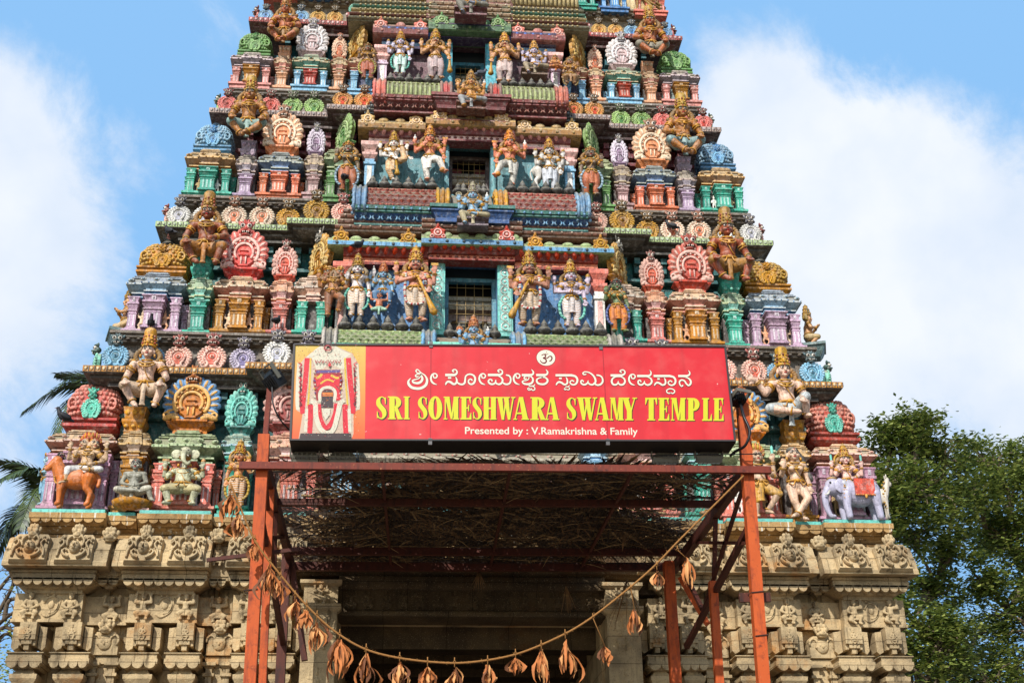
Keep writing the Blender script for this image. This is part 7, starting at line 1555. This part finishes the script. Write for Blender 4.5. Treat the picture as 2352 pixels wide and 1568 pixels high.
flood('grey flood lamp under the sign, leftmost of four',700,1048,YF+.1,.36,.15,0,15,ALU); flood('grey flood lamp under the sign, second from the left',787,1050,YF+.1,.36,.15,0,15,ALU)
flood('grey flood lamp under the sign, second from the right',1528,1052,YF+.1,.36,.15,0,15,ALU); flood('grey flood lamp under the sign, rightmost of four',1628,1050,YF+.1,.36,.15,0,15,ALU)
def cable(name, label, pts, r, m, cat, sag=True):
    q = [Vector((U(a,b,c)[0],c,U(a,b,c)[1])) for a,b,c in pts]; o = Vector(q[0]); mb = MB(); mb.tube([p-o for p in spline(q,6)],r,0,6); return tag(obj(name,mb,[m],None,o),label,cat)
cable('power_cable','black power cable looping from the right flood lamp under the sign',[(1700,925,YF-.16),(1708,955,YF-.3),(1722,990,YF-.35),(1712,1022,YF-.3),(1690,1036,YF-.1),(1678,1046,YF+.1)],.02,BLK,'cable')
cable('power_cable','thin black cable drooping from the left flood lamp to the sign',[(625,885,YF-.1),(628,930,YF-.15),(645,965,YF-.1),(668,990,YF)],.012,BLK,'cable')
cable('wire','thin steel wire tied across the right post above the beam',[(1480,1046,YF+.05),(1600,1044,YF-.1),(1745,1042,YF-.16)],.008,BLK,'wire')
# ================================================================ string of dried mango leaves
YG = YF-.3; ROPE = plain('coir_rope',C(150,104,54),.9,0,.3,40)
rp_ = [(530,1110),(556,1175),(590,1248),(643,1318),(700,1385),(760,1442),(830,1486),(905,1508),(1000,1520),(1080,1520),(1180,1503),(1270,1468),(1345,1427),(1430,1362),(1500,1302),(1560,1240),(1640,1160),(1708,1092)]
rq = [Vector((U(a,b,YG)[0],YG,U(a,b,YG)[1])) for a,b in rp_]; ro = rq[0].copy(); S = spline(rq,7); mb = MB(); mb.tube([p-ro for p in S],.014,0,6)
rr = random.Random(11)
for p in S:
    for j in range(4): d = Vector((rr.uniform(-1,1),rr.uniform(-.6,.6),rr.uniform(-1,1)))*.035; mb.tube([p-ro,p-ro+d],[.004,.001],0,3)
tag(obj('coir_rope',mb,[ROPE],None,ro),'brown coir rope sagging between the canopy posts, strung with dried leaf bunches','rope')
DL = [plain('dried_leaf',C(186,112,58),.75,0,.35,14),plain('dried_leaf_dark',C(112,66,36),.75,0,.35,14),plain('dried_leaf_pale',C(212,150,92),.7,0,.3,14)]
def bunch(label, px, py, ln, n, drop=0, lean=0):
    x, z = U(px,py,YG); L_ = .82*ln*(U(px+50,py,YG)[0]-U(px-50,py,YG)[0])/100
    root = tag(empty('dried_leaf_bunch',(x,YG,z)),label,'leaf bunch','dried mango leaf bunches on the rope')
    st = MB(); st.tube([(0,0,.06),(0,0,0),(lean*.3,-.01,-.06-drop)],.007,0,5); st.tube([(-.02,0,.0),(.0,-.02,.02),(.02,0,0),(0,.02,-.01)],.008,0,4,closed=True); obj('stalk',st,[ROPE],root)
    lf = MB()
    n = int(n*1.9)
    for i in range(n):
        a = 2*PI*i/n+rr.uniform(-.4,.4); sp_ = rr.uniform(.04,.42); l = L_*rr.uniform(.6,1.05); w = rr.uniform(.016,.03); p = Vector((lean*.3+rr.uniform(-.02,.02),rr.uniform(-.02,.02),-.05-drop-rr.uniform(0,L_*.3)))
        out = Vector((math.cos(a),math.sin(a)*.7,0)); m = rr.choice((0,0,1,2)); cv = rr.uniform(-.5,.6); tw = rr.uniform(-2.6,2.6); rows = []
        for k in range(8):
            t = k/7; c = p+out*(sp_*l*math.sin(t*(2.2+1.2*cv))*(1+cv*t))+Vector((rr.uniform(-.006,.006),0,-l*t*(1-.12*t))); wd = w*math.sin(PI*(t*.92+.06))**.8; ang = a+PI/2+tw*t; d = Vector((math.cos(ang),math.sin(ang),.25*math.sin(3*t+i)))
            f = out*(.55*wd*(1+.3*math.sin(5*t)))
            j_ = lambda: Vector((rr.uniform(-1,1),rr.uniform(-1,1),rr.uniform(-1,1)))*wd*.35
            rows.append((c-d*wd+f+j_(),c-d*wd*.45+f*.25,c,c+d*wd*.45+f*.25,c+d*wd+f+j_()))
        lf.add([v for r_ in rows for v in r_],[(k*5+j,k*5+j+1,(k+1)*5+j+1,(k+1)*5+j) for k in range(7) for j in range(4)],m,True)
    obj('dried_leaves',lf,DL,root)
for args in (('dried leaf bunch hanging highest, left of the left post by the golden goddess',530,1125,75,14),('dried leaf bunch left of the left post, just under the highest one',548,1170,70,12),
 ('small dried leaf bunch hanging in front of the left orange post',585,1238,52,9),('long full dried leaf bunch just right of the left post',620,1288,92,16),('dried leaf bunch in front of the dark left inner post',645,1322,62,9),
 ('narrow dried leaf bunch before the left door jamb, beside the inner post',678,1366,62,8),('dried leaf bunch at the top left corner of the doorway',704,1388,62,10),('large shaggy dried leaf bunch overlapping the left door jamb edge',728,1412,82,14),
 ('longest dried leaf bunch on the left half of the dark doorway',780,1455,108,14),('spreading dried leaf bunch second from left inside the doorway',841,1488,92,12),('rounded curled dried leaf bunch left of the lowest part of the rope',918,1508,68,13),
 ('wide splayed dried leaf bunch just left of the rope low point',982,1519,70,9),('smooth tapering dried leaf bunch at the lowest point of the rope',1044,1520,72,9),('compact dried leaf bunch just right of the rope low point',1120,1515,60,10),
 ('short bushy dried leaf bunch turned up to the right',1184,1500,52,11),('ragged dried leaf bunch hanging far below the rope, right of middle',1243,1480,95,11),('thin long dried leaf bunch on the right of the doorway',1298,1455,105,7),
 ('tiny dried leaf bunch dangling on a long stalk near the right jamb',1362,1418,52,7,.3,.45),('slim dried leaf bunch hanging in front of the right door jamb',1449,1350,68,8,.22,.1),('pair of broad dried leaves hanging left of the right inner post',1508,1298,54,6),('dried leaf cluster lying along the brace right of the inner post',1556,1262,82,8,.05,.35)):
    bunch(*args)
# ================================================================ trees behind the tower
BARK = plain('pale_bark',C(112,98,80),.85,0,.4,3); BARKD = plain('dark_bark',C(92,78,62),.9,0,.4,3)
def leafmat(c):
    m = plain('leaf',c,.45,0,.3,1.3,.5); nt = m.node_tree; N = nt.nodes; L = nt.links
    if not N.get('Translucent BSDF'):
        b = N['Principled BSDF']; t = N.new('ShaderNodeBsdfTranslucent'); src = b.inputs['Base Color'].links[0].from_socket; L.new(src,t.inputs[0]); x = N.new('ShaderNodeMixShader'); x.inputs[0].default_value = .3
        L.new(b.outputs[0],x.inputs[1]); L.new(t.outputs[0],x.inputs[2]); L.new(x.outputs[0],N['Material Output'].inputs[0])
    return m
LV = [leafmat(C(132,146,70)),leafmat(C(86,104,50)),leafmat(C(170,176,90))]
def broadleaf(label, yd, lobes, base_px, seed, leaf=.17, dens=1.0, name='broadleaf_tree', gaps=.0):
    """lobes: (px, py, radius px, depth offset) of the crown's clumps of foliage"""
    rn = random.Random(seed); bx = UX(base_px,1500,yd); root = tag(empty(name,(bx,yd,0)),label,'tree'); O = Vector((bx,yd,0))
    W, Lf = MB(), MB(); Z0 = 2.2
    fork = Vector((bx,yd,UZ(base_px,1560,yd)-3.5))-O
    W.tube(spline([(0,0,0),(.1,0,fork.z*.5),tuple(fork)],4),[.42]*4+[.36]*4+[.3],0,9)
    cs = []
    for (px,py,rp,dy) in lobes:
        yy = yd+dy; x,z = U(px,py,yy); q = Vector((x,yy,z)); cs.append((q-O, rp*(q-CAMC).length/CAMF))
    cs.sort(key=lambda c_: (c_[0]-fork).length); grown = [(fork,.26)]
    for c, r in cs:
        st, rad = min(grown, key=lambda g_: (g_[0]-c).length+.35*(g_[0]-fork).length)
        d_ = (c-st).length; mid = st.lerp(c,.5)+Vector((rn.uniform(-.25,.25)*d_,rn.uniform(-.2,.2)*d_,rn.uniform(-.22,.12)*d_)); rad = max(.06,rad*.8)
        S = spline([st,st.lerp(mid,.5)+Vector((rn.uniform(-.1,.1),0,rn.uniform(-.1,.1)))*d_,mid,c],4); W.tube(S,[rad-(rad*.4)*i/(len(S)-1) for i in range(len(S))],0,7); grown.append((c,rad*.6))
        tips = []
        for i in range(int(30*dens)):
            d = Vector((rn.gauss(0,1),rn.gauss(0,1),rn.gauss(0,1))).normalized(); e = c+Vector((d.x*r,d.y*r*.9,d.z*r*.85))*rn.uniform(.45,1.02); tips.append(e)
            if i % 2 == 0:
                m = c.lerp(e,.5)+Vector((rn.uniform(-.15,.15),rn.uniform(-.15,.15),rn.uniform(-.1,.2))); W.tube(spline([S[rn.randrange(7,len(S))],m,e],3),[.07,.055,.045,.035,.025,.018,.01],0,5)
        for e in tips:
            cr = r*rn.uniform(.24,.42)
            for k in range(int(rn.uniform(42,70))):
                p = e+Vector((rn.gauss(0,1)*cr*.55,rn.gauss(0,1)*cr*.55,rn.gauss(0,1)*cr*.42)); l = leaf*rn.uniform(.7,1.3); a = rn.uniform(0,2*PI)
                d = Vector((math.cos(a),math.sin(a),rn.uniform(-.7,.35))).normalized(); s = d.cross(Vector((rn.uniform(-.5,.5),rn.uniform(-.5,.5),1))).normalized()*l*.27; u = d.cross(s).normalized()*l*.06
                Lf.add([p,p+d*l*.45+s+u,p+d*l,p+d*l*.45-s+u],[(0,1,2),(0,2,3)],rn.choice((0,0,1,1,2)),False)
    obj('trunk',W,[BARK],root); obj('crown',Lf,LV,root); return root
broadleaf('tall dense green tree rising right behind the tower, rounded top against the sky',17,[(2105,985,75,0),(2040,1010,62,1),(2165,1040,78,1),(2060,1110,85,0),(2010,1180,72,0),(2120,1130,90,-1),(2190,1150,70,1.5),(2080,1220,82,1),(2035,1330,78,0),(2110,1440,92,0),(2060,1530,90,1),(2150,1350,60,2),(2180,1260,60,2),(2030,1440,85,-1),(2120,1560,90,-1),(2000,1100,50,1),(2190,1480,80,-1)],2150,3,.2)
broadleaf('broad green tree at the right edge of the picture with pale twisting limbs showing',21,[(2262,1060,80,0),(2335,1075,72,1),(2240,1130,70,-1),(2320,1160,90,0),(2380,1120,80,0),(2260,1230,62,2),(2340,1270,74,0),(2390,1330,80,0),(2310,1400,88,0),(2230,1490,95,0),(2340,1520,100,1),(2200,1560,90,0),(2420,1220,80,0),(2250,1330,60,-1),(2300,1230,55,0),(2360,1420,90,-1),(2270,1580,100,-1),(2370,1590,90,-1)],2290,8,.2)
# pale crooked limbs seen through the gaps
# palm
PL = [plain('palm_leaf',C(70,86,40),.4,0,.3,2,.5),plain('palm_leaf_dark',C(40,54,26),.45,0,.3,2,.5)]
def palm_frond_mesh(L_, droop, seed):
    rn = random.Random(seed); mb = MB(); S = spline([(0,0,0),(L_*.3,0,L_*.16),(L_*.65,0,L_*.14),(L_,0,-droop*L_)],9); mb.tube(S,[.045-.038*i/len(S) for i in range(len(S))],0,5)
    n = 64
    for i in range(n):
        t = .12+.87*i/n; u = t*(len(S)-1); a_ = int(min(u,len(S)-2)); p = S[a_].lerp(S[a_+1],u-a_); ax = (S[a_+1]-S[a_]).normalized()
        for sx in (-1,1):
            l = L_*.30*math.sin(PI*min(1,.18+.8*t))*rn.uniform(.85,1.1)+.08; w = .028
            d = (ax*.62+Vector((0,sx*.8,-.1+rn.uniform(-.2,.1)))).normalized(); q = p+d*l*.5; e = p+d*l+Vector((0,0,-l*rn.uniform(.1,.45))); s = ax.cross(d).normalized().cross(d).normalized()*w
            mb.add([p-s*.4,p+s*.4,q+s,q-s,e],[(0,1,2,3),(3,2,4)],rn.choice((0,0,1)))
    return mb.mesh('frond',PL)
def palm(label, px, py, yd, L_, seed, n, s0=0):
    rn = random.Random(seed); x,z = U(px,py,yd); root = tag(empty('palm_tree',(x,yd,0)),label,'palm tree'); tk = MB(); tk.tube(spline([(.6,0,0),(.3,0,z*.5),(0,0,z)],8),[.2]*8+[.17]*8+[.2],0,9); obj('trunk',tk,[BARKD],root)
    ms = [palm_frond_mesh(L_,.05,seed),palm_frond_mesh(L_,.35,seed+1),palm_frond_mesh(L_*.95,.7,seed+2)]
    for i in range(n):
        az = 360*i/n*1.0+rn.uniform(-9,9)+s0; el = (38,12,-14,-36)[i%4]+rn.uniform(-6,6); put('frond',ms[(0,1,1,2)[i%4]],root,(0,0,z),(0,R(-el),R(az)))
palm('coconut palm with drooping fronds showing left of the tower behind the ram rider',275,945,9,2.2,4,10,20)
palm('lower coconut palm whose dark fronds spread at the left edge behind the stone base',140,1170,8,2.0,9,14,0)
# bare tree at the lower left
def bare():
    rn = random.Random(2); yd = 7; bx = UX(-60,1500,yd); root = tag(empty('bare_tree',(bx,yd,0)),'nearly leafless tree with grey twigs at the lower left edge of the picture','tree'); W, Lf = MB(), MB(); O = Vector((bx,yd,0))
    def P3(px,py,dy=0): x,z = U(px,py,yd+dy); return Vector((x,yd+dy,z))-O
    W.tube([(0,0,0),P3(-55,1560),P3(-50,1480)],[.2,.16,.12],0,8)
    for br in ([(-50,1490),(-10,1440),(22,1412),(40,1400),(62,1395)],[(-50,1490),(0,1400),(30,1340),(22,1310),(30,1290)],[(-55,1560),(-10,1480),(15,1455),(45,1475),(60,1480)],[(10,1425),(20,1380),(55,1375),(75,1380)],[(-30,1380),(0,1350),(25,1320),(60,1300)],[(-20,1460),(10,1440),(35,1448),(70,1430)]):
        S = spline([P3(a,b,rn.uniform(-.3,.3)) for a,b in br],5); W.tube(S,[.06-.05*i/(len(S)-1) for i in range(len(S))],0,6)
        for p in S[3::2]:
            for j in range(2): e = p+Vector((rn.uniform(-.35,.5),rn.uniform(-.2,.2),rn.uniform(-.2,.35))); W.tube([p,p.lerp(e,.5)+Vector((0,0,.05)),e],[.016,.011,.004],0,4)
    for (px,py,n,sp) in ((10,1520,170,.35),(-5,1420,40,.3),(30,1350,26,.25),(15,1560,170,.3),(45,1300,14,.2)):
        c = P3(px,py)
        for k in range(n):
            p = c+Vector((rn.gauss(0,sp*.7),rn.gauss(0,sp),rn.gauss(0,sp))); l = rn.uniform(.06,.12); a = rn.uniform(0,6.3); d = Vector((math.cos(a),math.sin(a),rn.uniform(-.6,.4))).normalized(); s = d.orthogonal().normalized()*l*.3
            Lf.add([p,p+d*l*.5+s,p+d*l,p+d*l*.5-s],[(0,1,2,3)],rn.choice((0,2)))
    obj('trunk',W,[BARKD],root); obj('crown',Lf,LV,root)
bare()
